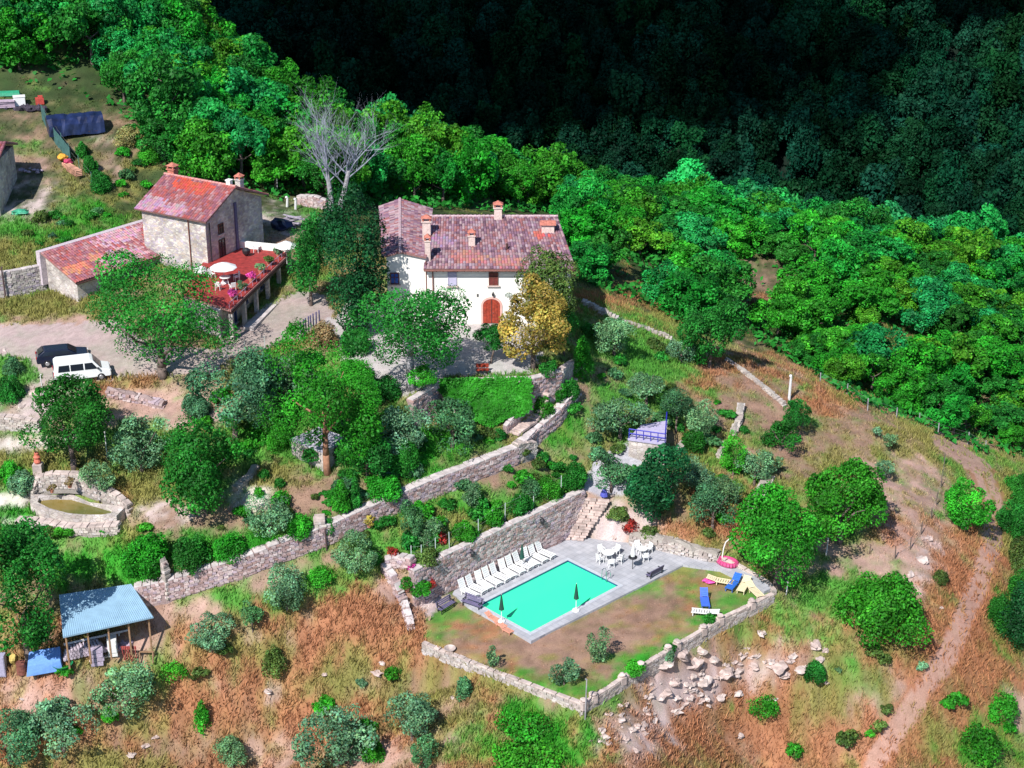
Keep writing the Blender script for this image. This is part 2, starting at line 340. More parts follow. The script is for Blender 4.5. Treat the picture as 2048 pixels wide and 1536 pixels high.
H += (fbm(GXX / 9, GYY / 9, 3) - .5) * .5 * (1 - M) + (fbm(GXX / 1.6, GYY / 1.6, 5, 3) - .5) * .10 * (1 - M)
LAWN_PX = [(935, 1218), (1062, 1284), (1366, 1132), (1440, 1142), (1536, 1188), (1440, 1243), (1300, 1325), (1166, 1411), (990, 1346), (850, 1290), (850, 1240), (905, 1195)]
lw = np.clip(blur(inpoly(GXX, GYY, [tuple(at(x, y, -.2).to_2d()) for x, y in LAWN_PX]).astype(float), 2) * 2 - 1, 0, 1)
H = H * (1 - lw) + (-.22 + (fbm(GXX / 1.2, GYY / 1.2, 8, 3) - .5) * .08) * lw
dkb = np.clip(blur(dk.astype(float), 2) * 1.6, 0, 1); H = H * (1 - dkb) + np.minimum(H, -.12) * dkb
pc = sum((Vector(p) for p in POOL), Vector()) / 4
H[inpoly(GXX, GYY, [tuple((pc + (p - pc) * 1.04).to_2d()) for p in POOL])] = -2.2
pond = inpoly(GXX, GYY, [tuple(at(x, y, 6.3).to_2d()) for x, y in ((60, 992), (150, 988), (262, 1026), (240, 1046), (130, 1046), (60, 1016))]); H[pond] = np.minimum(H[pond], 5.7)
def hz(x, y):
    x = np.clip((np.asarray(x, float) - GX0) / GS, 0, nx - 1.001); y = np.clip((np.asarray(y, float) - GY0) / GS, 0, ny - 1.001)
    i = x.astype(int); j = y.astype(int); u = x - i; v = y - j
    return (H[j, i] * (1 - u) + H[j, i + 1] * u) * (1 - v) + (H[j + 1, i] * (1 - u) + H[j + 1, i + 1] * u) * v
def hit(px, py):
    d = ray(px, py); t = np.arange(70, 480, 0.15)
    g = CAMH + d.z * t - hz(d.x * t, d.y * t); k = np.argmax(g < 0)
    if g[k] >= 0: k = len(t) - 1
    return Vector((d.x * t[k], d.y * t[k], float(hz(d.x * t[k], d.y * t[k]))))
def ppm(p):   # photo pixels per metre across and up at a point
    dep = p.y * cp + (CAMH - p.z) * sp; s = FPX / dep
    return s, s * math.cos(math.atan2(CAMH - p.z, p.y))

# ground colours: painted kinds of ground cover, by place
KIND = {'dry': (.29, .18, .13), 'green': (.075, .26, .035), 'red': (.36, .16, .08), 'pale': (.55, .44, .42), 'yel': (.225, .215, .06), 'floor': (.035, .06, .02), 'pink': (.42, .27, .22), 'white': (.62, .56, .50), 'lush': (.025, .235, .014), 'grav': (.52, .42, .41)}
BL = [ # x, y, rx, ry, kind, weight (photo pixels, turned into fixed ground places)
 (100, 290, 140, 60, 'dry', 1), (60, 330, 60, 30, 'pink', 1.2), (60, 290, 50, 15, 'green', 1), (150, 380, 60, 80, 'yel', 1.2), (180, 430, 90, 30, 'lush', 1.2), (60, 400, 60, 40, 'pale', 1.4), (30, 450, 50, 15, 'green', 1.5), (120, 470, 90, 25, 'lush', 1.4), (40, 505, 80, 25, 'yel', 1.6), (220, 320, 40, 50, 'pink', 1.1), (270, 360, 50, 60, 'yel', 1.2), (250, 260, 60, 30, 'dry', 1), (210, 280, 40, 15, 'grav', 1),
 (80, 615, 70, 25, 'yel', 2), (100, 665, 130, 25, 'pink', 1.5), (40, 740, 60, 50, 'green', 1), (80, 790, 60, 30, 'pale', 1.6), (420, 960, 60, 60, 'green', 1), (760, 880, 80, 60, 'lush', 1.2), (560, 820, 80, 40, 'green', 1), (250, 900, 80, 40, 'green', 1.2), (350, 900, 60, 40, 'lush', .9), (480, 870, 50, 40, 'lush', 1), (620, 760, 60, 40, 'green', 1), (1240, 760, 60, 50, 'lush', .8), (1330, 800, 60, 40, 'green', 1), (1230, 830, 50, 40, 'green', 1), (1450, 930, 50, 60, 'green', 1), (230, 765, 70, 16, 'red', 1.6), (320, 810, 110, 35, 'pink', 2), (360, 830, 60, 20, 'pale', .8), (40, 860, 60, 12, 'green', 1), (40, 885, 80, 14, 'white', 1.6), (40, 835, 60, 12, 'pale', 1.6), (40, 920, 90, 25, 'yel', 1), (30, 965, 70, 30, 'lush', 1.4), (110, 940, 60, 25, 'yel', 1), (300, 960, 80, 50, 'yel', 1.3), (260, 1000, 40, 30, 'red', .8), (390, 1050, 90, 22, 'dry', 1.6), (330, 1030, 50, 25, 'grav', 1.3), (500, 990, 35, 30, 'white', 1.8), (550, 960, 60, 60, 'yel', 1.2), (620, 1000, 80, 40, 'dry', 1.5), (700, 900, 60, 40, 'green', 1), (880, 900, 70, 30, 'lush', 1.8), (860, 950, 60, 16, 'lush', 1.5), (740, 900, 70, 30, 'dry', 1), (20, 1000, 60, 14, 'white', 1.8), (60, 1040, 60, 8, 'white', 1.8), (20, 1030, 40, 14, 'lush', 1.5), (110, 1075, 120, 18, 'green', 1.5), (300, 1080, 60, 15, 'yel', 1), (220, 1130, 80, 40, 'lush', 2), (450, 1090, 150, 26, 'lush', 2), (620, 1050, 60, 20, 'green', 1.4), (540, 900, 40, 30, 'green', 1.4), (560, 690, 60, 12, 'yel', 1.2),
 (1000, 800, 90, 40, 'lush', 1), (1060, 830, 60, 30, 'yel', 1.6), (1120, 850, 40, 30, 'lush', 1), (1150, 800, 40, 50, 'dry', 1.3), (1110, 870, 40, 26, 'lush', 1.6), (1000, 940, 100, 30, 'dry', 1.3), (900, 990, 90, 20, 'green', 1.4), (820, 1030, 100, 26, 'green', 1.8), (900, 1040, 100, 30, 'yel', 1.5), (780, 1090, 80, 30, 'green', 1.7), (1000, 1020, 70, 25, 'lush', 1.6), (1090, 970, 60, 26, 'green', 1.6), (1210, 650, 60, 30, 'green', 1.2), (1280, 700, 60, 60, 'green', 1.2), (1220, 760, 40, 40, 'dry', 1), (1320, 740, 60, 50, 'green', 1.2), (1250, 600, 80, 22, 'red', 1.3), (1320, 640, 60, 20, 'yel', 1.2), (1420, 760, 70, 30, 'red', .9), (1330, 930, 40, 40, 'pink', .6), (1420, 900, 60, 40, 'yel', 1), (1450, 1010, 60, 60, 'red', .9), (1380, 1060, 100, 25, 'red', 1.2), (1500, 780, 80, 60, 'dry', 1.2), (1530, 740, 80, 30, 'red', .7), (1640, 800, 60, 25, 'red', 1.8), (1550, 880, 80, 50, 'dry', 1), (1700, 870, 100, 40, 'dry', 1.2), (1800, 880, 60, 40, 'yel', 1.2), (1650, 920, 60, 60, 'yel', 1), (1790, 960, 80, 60, 'pink', 1.1), (1800, 1060, 60, 40, 'red', .9), (1700, 1120, 100, 24, 'pink', 1.6), (1740, 760, 60, 30, 'yel', .9),
 (1840, 1080, 50, 60, 'pink', 1.6), (1860, 1120, 30, 50, 'pale', 1.1), (1960, 1200, 60, 120, 'red', 1.7), (1900, 1180, 50, 80, 'red', 1.2), (2020, 1050, 40, 100, 'yel', 1), (2020, 1280, 50, 90, 'lush', .9), (1960, 1350, 80, 60, 'red', 1.5), (1990, 1430, 60, 60, 'green', 1.2), (1980, 1500, 90, 50, 'lush', 1.8), (2040, 1420, 40, 60, 'pink', .8), (1870, 1440, 60, 60, 'yel', .7), (1780, 1400, 60, 50, 'pink', 1.2), (1760, 1330, 80, 40, 'yel', 1), (1700, 1350, 60, 50, 'green', .8), (1850, 1330, 80, 40, 'red', 1.2),
 (1640, 1230, 60, 60, 'green', 1.0), (1570, 1260, 70, 30, 'green', 1.2), (1600, 1300, 60, 30, 'red', 1), (1440, 1350, 110, 40, 'pale', 1.2), (1270, 1460, 50, 50, 'pink', 1.6), (1340, 1390, 60, 30, 'pale', 1.4), (1400, 1335, 110, 40, 'pink', 2.0), (1600, 1310, 50, 36, 'pink', 1.2), (1500, 1400, 60, 30, 'red', 1.2), (1520, 1420, 50, 20, 'lush', 1.2), (1400, 1450, 120, 60, 'red', 2), (1300, 1440, 60, 60, 'pale', .7), (1260, 1470, 60, 40, 'pale', 1.4), (1600, 1480, 160, 50, 'red', 1.6), (1650, 1400, 80, 40, 'yel', 1), (1500, 1500, 100, 40, 'pink', .8), (1250, 1400, 60, 20, 'green', 1.2), (1340, 1290, 60, 16, 'green', .5),
 (1010, 1350, 80, 30, 'yel', .8), (1050, 1440, 110, 50, 'lush', 1.8), (1060, 1500, 120, 40, 'lush', 1.8), (860, 1380, 60, 30, 'dry', 1), (900, 1440, 60, 40, 'pink', .9), (880, 1400, 50, 50, 'yel', 1.3), (820, 1240, 30, 60, 'red', 1.6), (740, 1210, 60, 60, 'red', 1.5), (640, 1260, 100, 60, 'red', 1.7), (800, 1310, 60, 30, 'red', 2), (550, 1330, 100, 60, 'red', 1), (700, 1340, 120, 50, 'yel', 1.5), (420, 1400, 100, 60, 'red', 1.8), (640, 1440, 140, 40, 'red', 1.6), (380, 1480, 100, 40, 'dry', 1), (560, 1500, 60, 30, 'pink', 1.6), (760, 1510, 60, 30, 'pink', 1.8), (250, 1520, 120, 26, 'yel', 1.2), (100, 1400, 140, 40, 'pink', 1.8), (50, 1370, 80, 16, 'pink', 1.5), (350, 1350, 90, 40, 'green', .8), (480, 1300, 100, 26, 'yel', 1.1), (300, 1300, 60, 26, 'pink', 1.8), (380, 1230, 60, 24, 'pink', 1.8), (480, 1200, 60, 16, 'green', 1), (560, 1160, 60, 24, 'pink', 1.6), (660, 1170, 60, 30, 'green', 1.4), (560, 1280, 60, 20, 'pink', 1), (430, 1370, 40, 20, 'pale', .8), (540, 1390, 20, 20, 'pale', .8), (300, 1440, 60, 50, 'yel', 1.2), (1060, 1400, 60, 16, 'dry', 1), (640, 1120, 80, 12, 'dry', 1),
 (1500, 560, 70, 36, 'dry', 2.4), (1520, 600, 60, 20, 'red', 1.2), (1350, 540, 40, 20, 'red', 1), (1250, 545, 20, 20, 'red', 1), (1770, 700, 40, 40, 'yel', 2.4), (1850, 690, 60, 20, 'yel', 1.8), (1600, 480, 20, 30, 'yel', 1.8), (1600, 655, 20, 15, 'red', 1.4), (1430, 520, 30, 20, 'yel', 1),
 (560, 440, 50, 30, 'grav', 1), (560, 490, 40, 20, 'dry', 1.5), (600, 420, 50, 20, 'green', .8), (800, 1180, 40, 26, 'pink', 2.4), (850, 1210, 40, 22, 'pale', 2.2), (1230, 1050, 60, 30, 'pale', 2), (1180, 1020, 30, 40, 'pink', 2),
]
LAWNB = [(1420, 1238, 50, 12, 'lush', 1.8), (1280, 1318, 60, 12, 'lush', 2.2), (1010, 1340, 50, 10, 'lush', 1.8), (1200, 1370, 60, 14, 'lush', 2.0), (880, 1270, 40, 14, 'green', 1.4), (1350, 1280, 60, 12, 'green', 1.6), (960, 1255, 50, 20, 'red', .5), (900, 1235, 40, 14, 'green', 1.0), (1010, 1290, 60, 25, 'dry', 1.2), (1200, 1280, 120, 40, 'dry', 1.8), (1100, 1290, 120, 25, 'dry', 1.4), (1300, 1230, 100, 35, 'dry', 1.4), (1380, 1190, 60, 30, 'red', .7), (1300, 1180, 60, 14, 'green', 1.2), (1480, 1210, 50, 20, 'green', 1.6), (1330, 1300, 60, 10, 'lush', 2), (1240, 1350, 60, 12, 'lush', 2.4), (1070, 1365, 60, 16, 'lush', 2.2), (1150, 1385, 50, 16, 'lush', 2), (1320, 1255, 40, 20, 'yel', .8), (1130, 1330, 80, 30, 'dry', .9), (1000, 1240, 80, 10, 'yel', .6), (920, 1280, 50, 20, 'dry', 1)]
kinds = list(KIND)
def cover(X, Y, Zg):
    """weights of each ground kind at world points"""
    dep = Y * cp + (CAMH - Zg) * sp; up = Y * sp - (CAMH - Zg) * cp; PX = 1024 + FPX * X / dep; PY = 768 - FPX * up / dep
    W = np.zeros((len(kinds),) + X.shape); W[kinds.index('dry')] = .22; W[kinds.index('yel')] = .24; W[kinds.index('green')] = .26
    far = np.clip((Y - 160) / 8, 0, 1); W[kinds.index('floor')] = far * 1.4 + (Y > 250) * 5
    lawn = inpoly(PX, PY, LAWN_PX) & (Zg < 1)
    fg = np.clip((PY - 1190) / 60, 0, 1) * (Y < 150); W[kinds.index('red')] = .42 * fg; W[kinds.index('green')] -= .13 * fg; W[kinds.index('yel')] += .08 * fg
    jx = (fbm(X / 1.3, Y / 1.3, 21) - .5) * 30; jy = (fbm(X / 1.3, Y / 1.3, 22) - .5) * 16
    for L, msk in ((BL, ~lawn), (LAWNB, lawn)):
        for bx, by, rx, ry, k, wt in L:
            m = msk & (np.abs(PX - bx) < rx * 2.6 + 20) & (np.abs(PY - by) < ry * 2.6 + 12)
            if not m.any(): continue
            q = ((PX[m] + jx[m] - bx) / rx) ** 2 + ((PY[m] + jy[m] - by) / ry) ** 2
            W[kinds.index(k)][m] += wt * np.exp(-q * .9)
    for i in range(len(kinds)): W[i] *= np.exp((fbm(X / 1.4, Y / 1.4, 40 + i * 3, 5) - .5) * 4.2 + (fbm(X / .5, Y / .5, 90 + i, 2) - .5) * 1.6)
    W = W ** 1.9; W /= W.sum(0)
    return W, PX, PY
COLS = np.array([KIND[k] for k in kinds])
# non-uniform grid: fine where the photo looks closely, coarse to the horizon
def axis(segs):
    out = []
    for a, b, s in segs: out += list(np.arange(a, b - 1e-6, s))
    return np.array(out + [segs[-1][1]])
AX = axis([(-900, -140, 40), (-140, -62, 3), (-62, -54, 1), (-54, 54, .3), (54, 78, 1), (78, 180, 3), (180, 900, 40)])
AY = axis([(-60, 30, 15), (30, 84, 3), (84, 94, 1), (94, 170, .3), (170, 225, .8), (225, 420, 4), (420, 500, 10), (500, 1200, 50)])
XX, YY = np.meshgrid(AX, AY); ZZ = hz(XX, YY)
ZZ = np.where(YY > 500, 82 + (YY - 500) * .12, ZZ); ZZ = np.where(YY < 30, -28.0, ZZ)
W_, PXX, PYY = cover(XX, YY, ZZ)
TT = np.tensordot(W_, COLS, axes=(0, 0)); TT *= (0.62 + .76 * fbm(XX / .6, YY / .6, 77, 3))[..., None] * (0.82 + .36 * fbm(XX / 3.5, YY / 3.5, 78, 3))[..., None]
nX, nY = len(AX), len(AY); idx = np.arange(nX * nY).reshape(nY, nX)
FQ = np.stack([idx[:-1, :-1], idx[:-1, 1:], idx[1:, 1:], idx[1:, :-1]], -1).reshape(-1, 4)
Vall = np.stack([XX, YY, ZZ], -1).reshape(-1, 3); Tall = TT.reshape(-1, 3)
fc = lambda A: (A[:-1, :-1] + A[1:, 1:]).ravel() / 2
fx, fy, fz, fX, fY = fc(PXX), fc(PYY), fc(ZZ), fc(XX), fc(YY)
jag = (fbm(fX / .8, fY / .8, 61, 3) - .5)
FORE = [(-90, 655), (150, 650), (230, 640), (300, 690), (440, 700), (470, 655), (598, 583), (650, 590), (668, 645), (560, 690), (470, 712), (430, 745), (230, 752), (150, 768), (90, 765), (60, 720), (-90, 690)]
YARD = [(660, 650), (700, 600), (905, 640), (1050, 640), (1085, 700), (1060, 745), (900, 752), (860, 772), (822, 790), (760, 780), (700, 740)]
PATH = [(1262, 885), (1190, 930), (1166, 972), (1190, 990), (1240, 985), (1262, 955), (1300, 900)]
TRK = [(1885, 878), (1925, 905), (1968, 950), (1990, 1010), (1985, 1080), (1960, 1160), (1925, 1240), (1895, 1310), (1830, 1400), (1740, 1536)]
near = (fY < 162)
jx = fx + jag * 26; jy = fy + jag * 14
reg = np.zeros(len(FQ), int)
reg[inpoly(jx, jy, FORE) & near] = 1; reg[inpoly(jx, jy, YARD) & near] = 2; reg[inpoly(jx, jy, PATH) & near] = 3
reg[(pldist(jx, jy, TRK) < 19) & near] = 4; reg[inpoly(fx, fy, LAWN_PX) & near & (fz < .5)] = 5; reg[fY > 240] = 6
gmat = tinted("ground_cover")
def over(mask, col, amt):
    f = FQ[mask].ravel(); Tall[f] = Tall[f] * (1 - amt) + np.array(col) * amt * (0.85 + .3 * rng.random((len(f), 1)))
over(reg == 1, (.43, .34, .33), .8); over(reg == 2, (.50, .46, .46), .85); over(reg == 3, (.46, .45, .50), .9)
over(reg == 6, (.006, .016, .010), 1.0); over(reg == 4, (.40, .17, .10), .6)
dR = pldist(fx + jag * 8, fy + jag * 8, [(a + 9 if b > 900 else a, b) for a, b in TRK]); dL = pldist(fx + jag * 8, fy + jag * 8, [(a - 10, b) for a, b in TRK])
over((reg == 4) & ((dR < 5) | (dL < 4) | (fy < 935)), (.50, .33, .27), .6)
names = ['ground', 'forecourt', 'yard', 'path', 'track', 'lawn', 'hillside']
labs = [None] * 7
for k, nm in enumerate(names):
    F = FQ[reg == k]; u, inv = np.unique(F, return_inverse=True)
    me = np_mesh(nm, Vall[u], inv.reshape(F.shape), smooth=True)
    ca = me.color_attributes.new("tint", 'FLOAT_COLOR', 'POINT'); t = np.ones((len(u), 4), np.float32); t[:, :3] = Tall[u]; ca.data.foreach_set("color", t.ravel())
    tag(link(me, nm, gmat), kind='structure')
# ------------------------------------------------------------------ plants
F_ = {
 'bright': foliage('leaf_bright', (.040, .33, .020)), 'mid': foliage('leaf_mid', (.022, .21, .022)), 'dark': foliage('leaf_dark', (.012, .11, .030)),
 'olive': foliage('leaf_olive', (.125, .30, .135), .15, .02), 'olivedark': foliage('leaf_olive_dark', (.065, .21, .085), .15, .02), 'yellow': foliage('leaf_golden', (.44, .37, .075), .2, .01),
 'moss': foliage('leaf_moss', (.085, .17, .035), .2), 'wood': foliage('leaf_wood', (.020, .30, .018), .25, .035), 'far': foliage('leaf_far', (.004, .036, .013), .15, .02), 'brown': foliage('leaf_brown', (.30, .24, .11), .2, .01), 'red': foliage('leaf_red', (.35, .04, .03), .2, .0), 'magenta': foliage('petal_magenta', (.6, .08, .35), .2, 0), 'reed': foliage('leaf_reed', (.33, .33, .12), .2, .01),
}
BARK = plain('bark', (.16, .12, .10), .95, var=.4, scale=3); BARKP = plain('bark_pale', (.34, .33, .34), .9, var=.3, scale=3); BARKR = plain('bark_red', (.34, .17, .10), .9, var=.3, scale=3)
def unit(A): return A / (np.linalg.norm(A, axis=1, keepdims=True) + 1e-9)
def leaf_quads(P, Nn, size, g, fold=0.25, slim=.6):
    n = len(P); a = unit(np.cross(Nn, g.normal(size=(n, 3)))); b = np.cross(Nn, a)
    L = (size * g.uniform(.55, 1.35, n))[:, None]; a = a * L * .5; b = b * L * .5 * slim; f = Nn * L * fold * .5
    V = np.stack([P - a, P + b + f, P + a, P - b + f], 1).reshape(-1, 3)
    return V, np.arange(4 * n).reshape(n, 4)
def lobed(g, nc, zb):
    nl = g.integers(4, 8); lu = unit(g.normal(size=(nl, 3))); lu[:, 2] = lu[:, 2] * .8 + zb; lc = lu * g.uniform(.3, .62, nl)[:, None]; lr = g.uniform(.34, .62, nl)
    k = g.choice(nl, nc, p=lr ** 2 / (lr ** 2).sum()); d = unit(g.normal(size=(nc, 3)) + lu[k] * .6 + np.array([0, 0, .2])); c = lc[k] + d * (lr[k] * g.uniform(.55, 1.05, nc) ** .6)[:, None]
    c[:, :2] -= (c[:, :2].max(0) + c[:, :2].min(0)) / 2; m = np.abs(c).max(0); m[:2] = np.sqrt(m[0] * m[1]); return c / m * .86, unit(c)
def crown_geo(g, rx, ry, rz, zc, leaf, cover=1.6, shape='round', clump=.30, top=1.0):
    """leaf clumps spread through an uneven crown volume; returns V, F, tint"""
    area = 4 * math.pi * ((rx * ry) ** 1.6 / 3 + 2 * (((rx + ry) / 2 * rz) ** 1.6) / 3) ** (1 / 1.6)
    n = int(min(15000, max(60, cover * area / (leaf * leaf * .32))))
    nc = int(max(7, min(90, 30 * (1 if clump > .3 else 1.8))))
    if shape == 'lumpy': nc = int(nc * 1.25)
    if shape == 'low': u = unit(g.normal(size=(nc, 3)) + np.array([0, 0, .35])); u[:, 2] = np.abs(u[:, 2]) * 1.0 - .1
    elif shape == 'cone': u = unit(g.normal(size=(nc, 3)))
    else: u = unit(g.normal(size=(nc, 3)) + np.array([0, 0, .18]))
    rr = g.uniform(.35, .86, nc)[:, None] ** .7; c = u * rr * .85
    if shape in ('round', 'lumpy'): c, u = lobed(g, nc, .1)
    if shape == 'cone':
        h = g.uniform(-1, 1, nc); t = g.uniform(0, 2 * np.pi, nc); q = (1 - h) / 2 * .78 + .08; q = np.minimum(q, (h + 1.25) * 1.2)
        c = np.stack([np.cos(t) * q, np.sin(t) * q, h * .92], 1)
    if shape == 'column':
        h = g.uniform(-1, 1, nc); t = g.uniform(0, 2 * np.pi, nc); q = .62 * np.sqrt(np.clip(1 - np.abs(h) ** 3, 0, 1)); c = np.stack([np.cos(t) * q, np.sin(t) * q, h * .9], 1)
    cr = clump * g.uniform(.65, 1.3, nc); w_ = cr ** 2; k = g.choice(nc, n, p=w_ / w_.sum())
    d = unit(g.normal(size=(n, 3)) + u[k] * .5 + np.array([0, 0, .25]))
    q = c[k] + d * cr[k][:, None] * g.uniform(.72, 1.08, n)[:, None]
    if shape == 'low': q[:, 2] = np.maximum(q[:, 2], -.35 + g.uniform(0, .2, n))
    P = q * np.array([rx, ry, rz]) + np.array([0, 0, zc]); Nn = unit(d * .75 + g.normal(size=(n, 3)) * .55 + np.array([0, 0, .25]))
    V, F = leaf_quads(P, Nn, leaf * g.uniform(.65, 1.3, nc)[k], g)
    ct = g.uniform(.55, 1.35, nc)[k]; tint = (ct * g.uniform(.7, 1.3, n))[:, None] * np.array([1, 1, 1]) + 0
    tint[:, 0] *= g.uniform(.8, 1.35, n); tint[:, 2] *= g.uniform(.8, 1.2, n)
    return V, F, tint
def crown_mesh(seed, *a, **k):
    V, F, t = crown_geo(np.random.default_rng(seed), *a, **k); return np_mesh('crown', V, F, t)
def trunk_mb(seed, h, r, crown_r, n=4, lean=(0, 0), limb=.75, up=1.0):
    g = random.Random(seed); m = MB(); top = Vector((lean[0], lean[1], h))
    pts = [Vector((0, 0, -.35))] + [Vector((lean[0] * t + g.uniform(-.06, .06) * h * .3, lean[1] * t + g.uniform(-.06, .06) * h * .3, h * t)) for t in (.35, .7, 1)]
    m.tube(pts, [r * 1.25, r, r * .8, r * .6], 8)
    for k in range(n):
        a = 2 * math.pi * (k + g.random() * .6) / n; e = pts[2 if k % 2 else 3]; q = e + Vector((math.cos(a) * crown_r * limb * .5, math.sin(a) * crown_r * limb * .5, crown_r * g.uniform(.2, .5) * up))
        q2 = q + Vector((math.cos(a) * crown_r * limb * .35, math.sin(a) * crown_r * limb * .35, crown_r * g.uniform(.15, .5) * up))
        m.tube([e, q, q2], [r * .5, r * .32, r * .12], 5)
    return m
PLN = [0]
def plant(name, label, cat, px, py, wpx, hpx, kind, style='round', leaf=None, trunk=.3, group=None, cover=1.6, clump=.29, bark=None, nostem=False, sy=1.0, lean=(0, 0)):
    """px, py: where it stands in the photo; wpx, hpx: size there in photo pixels, turned into metres"""
    PLN[0] += 1; s = PLN[0]; p = hit(px, py); sx, su = ppm(p); wm = wpx / sx; hm = max(.3, hpx / (su * 1.0) - wm * .12)
    t = thing(name, label, cat, p, 0, group); th = hm * trunk; rz = (hm - th * .8) / 2; R_ = wm / 2
    leaf = leaf or max(.14, min(.235, wm * .05))
    low = style == 'low'
    zc = hm - rz if not low else rz * .35
    if low: rz = hm * .85
    me = crown_mesh(s * 17 + 3, R_, R_ * sy, rz, zc, leaf, cover, style, clump); link(me, 'foliage' if low or nostem else 'crown', F_[kind], t)
    if not (low or nostem): trunk_mb(s, max(.25, th + rz * .5), max(.035, wm * .035), R_, lean=lean).build('trunk', bark or BARK, t, smooth=True)
    return t
T = lambda *a, **k: plant('broadleaf_tree', a[0], 'tree', *a[1:], **k)
O = lambda *a, **k: plant('olive_tree', a[0], 'olive tree', *a[1:], **dict(dict(cover=1.15, clump=.30), **k))
S = lambda *a, **k: plant('shrub', a[0], 'shrub', *a[1:], **dict(dict(style='low'), **k))
T('large bright green tree covering the corner of the stone farmhouse terrace', 326, 755, 262, 232, 'mid', trunk=.04, cover=3.0, clump=.36)
T('dark green tree with thin leaning trunk below the parked white van', 148, 945, 165, 175, 'mid', trunk=.28, cover=1.6)
T('full green tree between the round pond and the small stone outbuilding', 412, 1032, 150, 205, 'mid', trunk=.12, clump=.30)
T('tall bright green tree with a bare reddish trunk before the stone outbuilding', 655, 948, 185, 290, 'bright', trunk=.2, bark=BARKR, cover=2.2, clump=.34)
T('dense bushy dark tree at the edge of the forecourt left of the tall cypress', 622, 612, 85, 175, 'mid', trunk=.12)
plant('cypress', 'very tall dense dark green conifer between farmhouse and white villa', 'conifer', 712, 668, 158, 282, 'dark', 'column', trunk=.04, cover=3.2, clump=.3, leaf=.26)
T('wide leafy walnut with pale bare branches in front of the villa left wing', 822, 780, 225, 262, 'mid', trunk=.2, bark=BARKP, cover=1.5, clump=.26)
T('slim young tree with round leaves beside the villa yard wall', 845, 790, 55, 60, 'bright', trunk=.3)
T('tall olive brown tree rising over the right end of the villa roof', 1092, 690, 112, 195, 'moss', trunk=.3)
plant('golden_tree', 'golden yellow leafed tree in front of the villa facade', 'tree', 1066, 740, 135, 180, 'yellow', trunk=.25, clump=.24, cover=1.5)
plant('golden_tree', 'small golden tree touching the villa wall under the brown tree', 'tree', 1085, 640, 95, 110, 'yellow', trunk=.2)
T('rounded clipped green tree standing before the red arched door', 980, 728, 58, 82, 'mid', trunk=.35, cover=2.2, lean=(.5, 0))
plant('conical_shrub', 'bright yellow green pointed shrub right of the villa yard', 'shrub', 1165, 758, 50, 84, 'bright', 'cone', trunk=.05, cover=2)
T('narrow dark green tree beside the golden tree at the villa corner', 1128, 712, 50, 115, 'mid', trunk=.15)
T('small dark green tree on the villa terrace edge above the ivy', 1095, 770, 38, 44, 'mid', trunk=.3)
O('large round silvery olive on the grass right of the villa', 1228, 712, 80, 84, 'olive')
T('big dark oak at the meadow edge under the ridge, right of the silvery olive', 1418, 738, 112, 150, 'mid', trunk=.14, cover=1.9)
O('grey shrubby olive left of the big dark oak', 1362, 725, 56, 55, 'olive', trunk=.1)
O('olive tree left of the blue railed terrace', 1240, 880, 104, 90, 'olive')
O('olive tree above the blue railed terrace, on the green slope', 1292, 812, 78, 62, 'olive')
O('double crowned olive right above the blue railed terrace', 1352, 868, 60, 92, 'olivedark')
O('broad olive leaning right of the double crowned olive', 1400, 880, 66, 86, 'olive')
S('small leafy bush right of the blue railed terrace', 1385, 900, 55, 52, 'mid')
T('compact dark green tree alone below the white pole on the meadow', 1560, 902, 74, 60, 'mid', trunk=.1)
T('compact dark green tree just behind its twin near the white pole', 1592, 868, 58, 66, 'mid', trunk=.1)
T('very round bright green chestnut tree on the right meadow', 1678, 1085, 172, 150, 'bright', trunk=.14, cover=2.0)
T('very broad bright green tree behind the pool lawn corner', 1552, 1180, 178, 190, 'bright', trunk=.1, cover=2.0)
T('oval green tree beside the dirt track bend', 1932, 1062, 80, 105, 'bright', trunk=.08, cover=2)
S('huge low dome shaped green bush below the right meadow', 1758, 1255, 215, 130, 'bright', cover=1.5, leaf=.24)
T('dense dark tree above the pool deck beside the stone steps', 1312, 1040, 118, 148, 'dark', trunk=.12, cover=2)
O('olive tree right behind the dense dark poolside tree', 1393, 985, 70, 82, 'olive')
O('grey green olive above the boulders behind the pool', 1425, 1062, 86, 88, 'olivedark')
O('olive tree next to the pale curved meadow wall', 1508, 972, 68, 80, 'olive')
T('slender green tree left of the pale curved meadow wall', 1466, 952, 50, 88, 'bright', trunk=.12)
O('small olive between the slender tree and the boulders', 1450, 1010, 62, 66, 'olive')
O('silvery tree bending over the shaded path above the pool', 1222, 985, 78, 76, 'olivedark')
T('tiny lollipop tree on the round meadow, nearer the ridge', 1777, 905, 30, 36, 'olive', trunk=.5)
T('tiny lollipop tree on the round meadow, nearer the chestnut', 1768, 962, 34, 42, 'olive', trunk=.5)
T('very small sapling farthest out on the round meadow', 1752, 878, 18, 24, 'olive', trunk=.5)
T('thin sapling left of the chestnut tree', 1556, 948, 16, 36, 'olive', trunk=.4)
O('taller young olive on the pool lawn', 1198, 1325, 44, 66, 'olive', trunk=.1)
O('young olive near the front corner of the pool lawn', 1128, 1370, 48, 60, 'olive', trunk=.1)
O('thin young olive growing at the left lawn wall', 986, 1340, 26, 44, 'olive', trunk=.1)
O('pointed olive below the long stone wall near the pool', 575, 1225, 78, 92, 'olive', trunk=.06)
O('small olive on the dry slope left of the pointed olive', 506, 1268, 40, 58, 'olivedark', trunk=.3)
O('spreading low olive on the dry slope beside the blue roofed shed', 424, 1300, 82, 66, 'olive', trunk=.25)
O('large round silvery olive below the blue roofed shed', 252, 1432, 122, 112, 'olive', trunk=.06)
O('wide silvery olive at the lower left edge', 128, 1500, 118, 95, 'olive', trunk=.05)
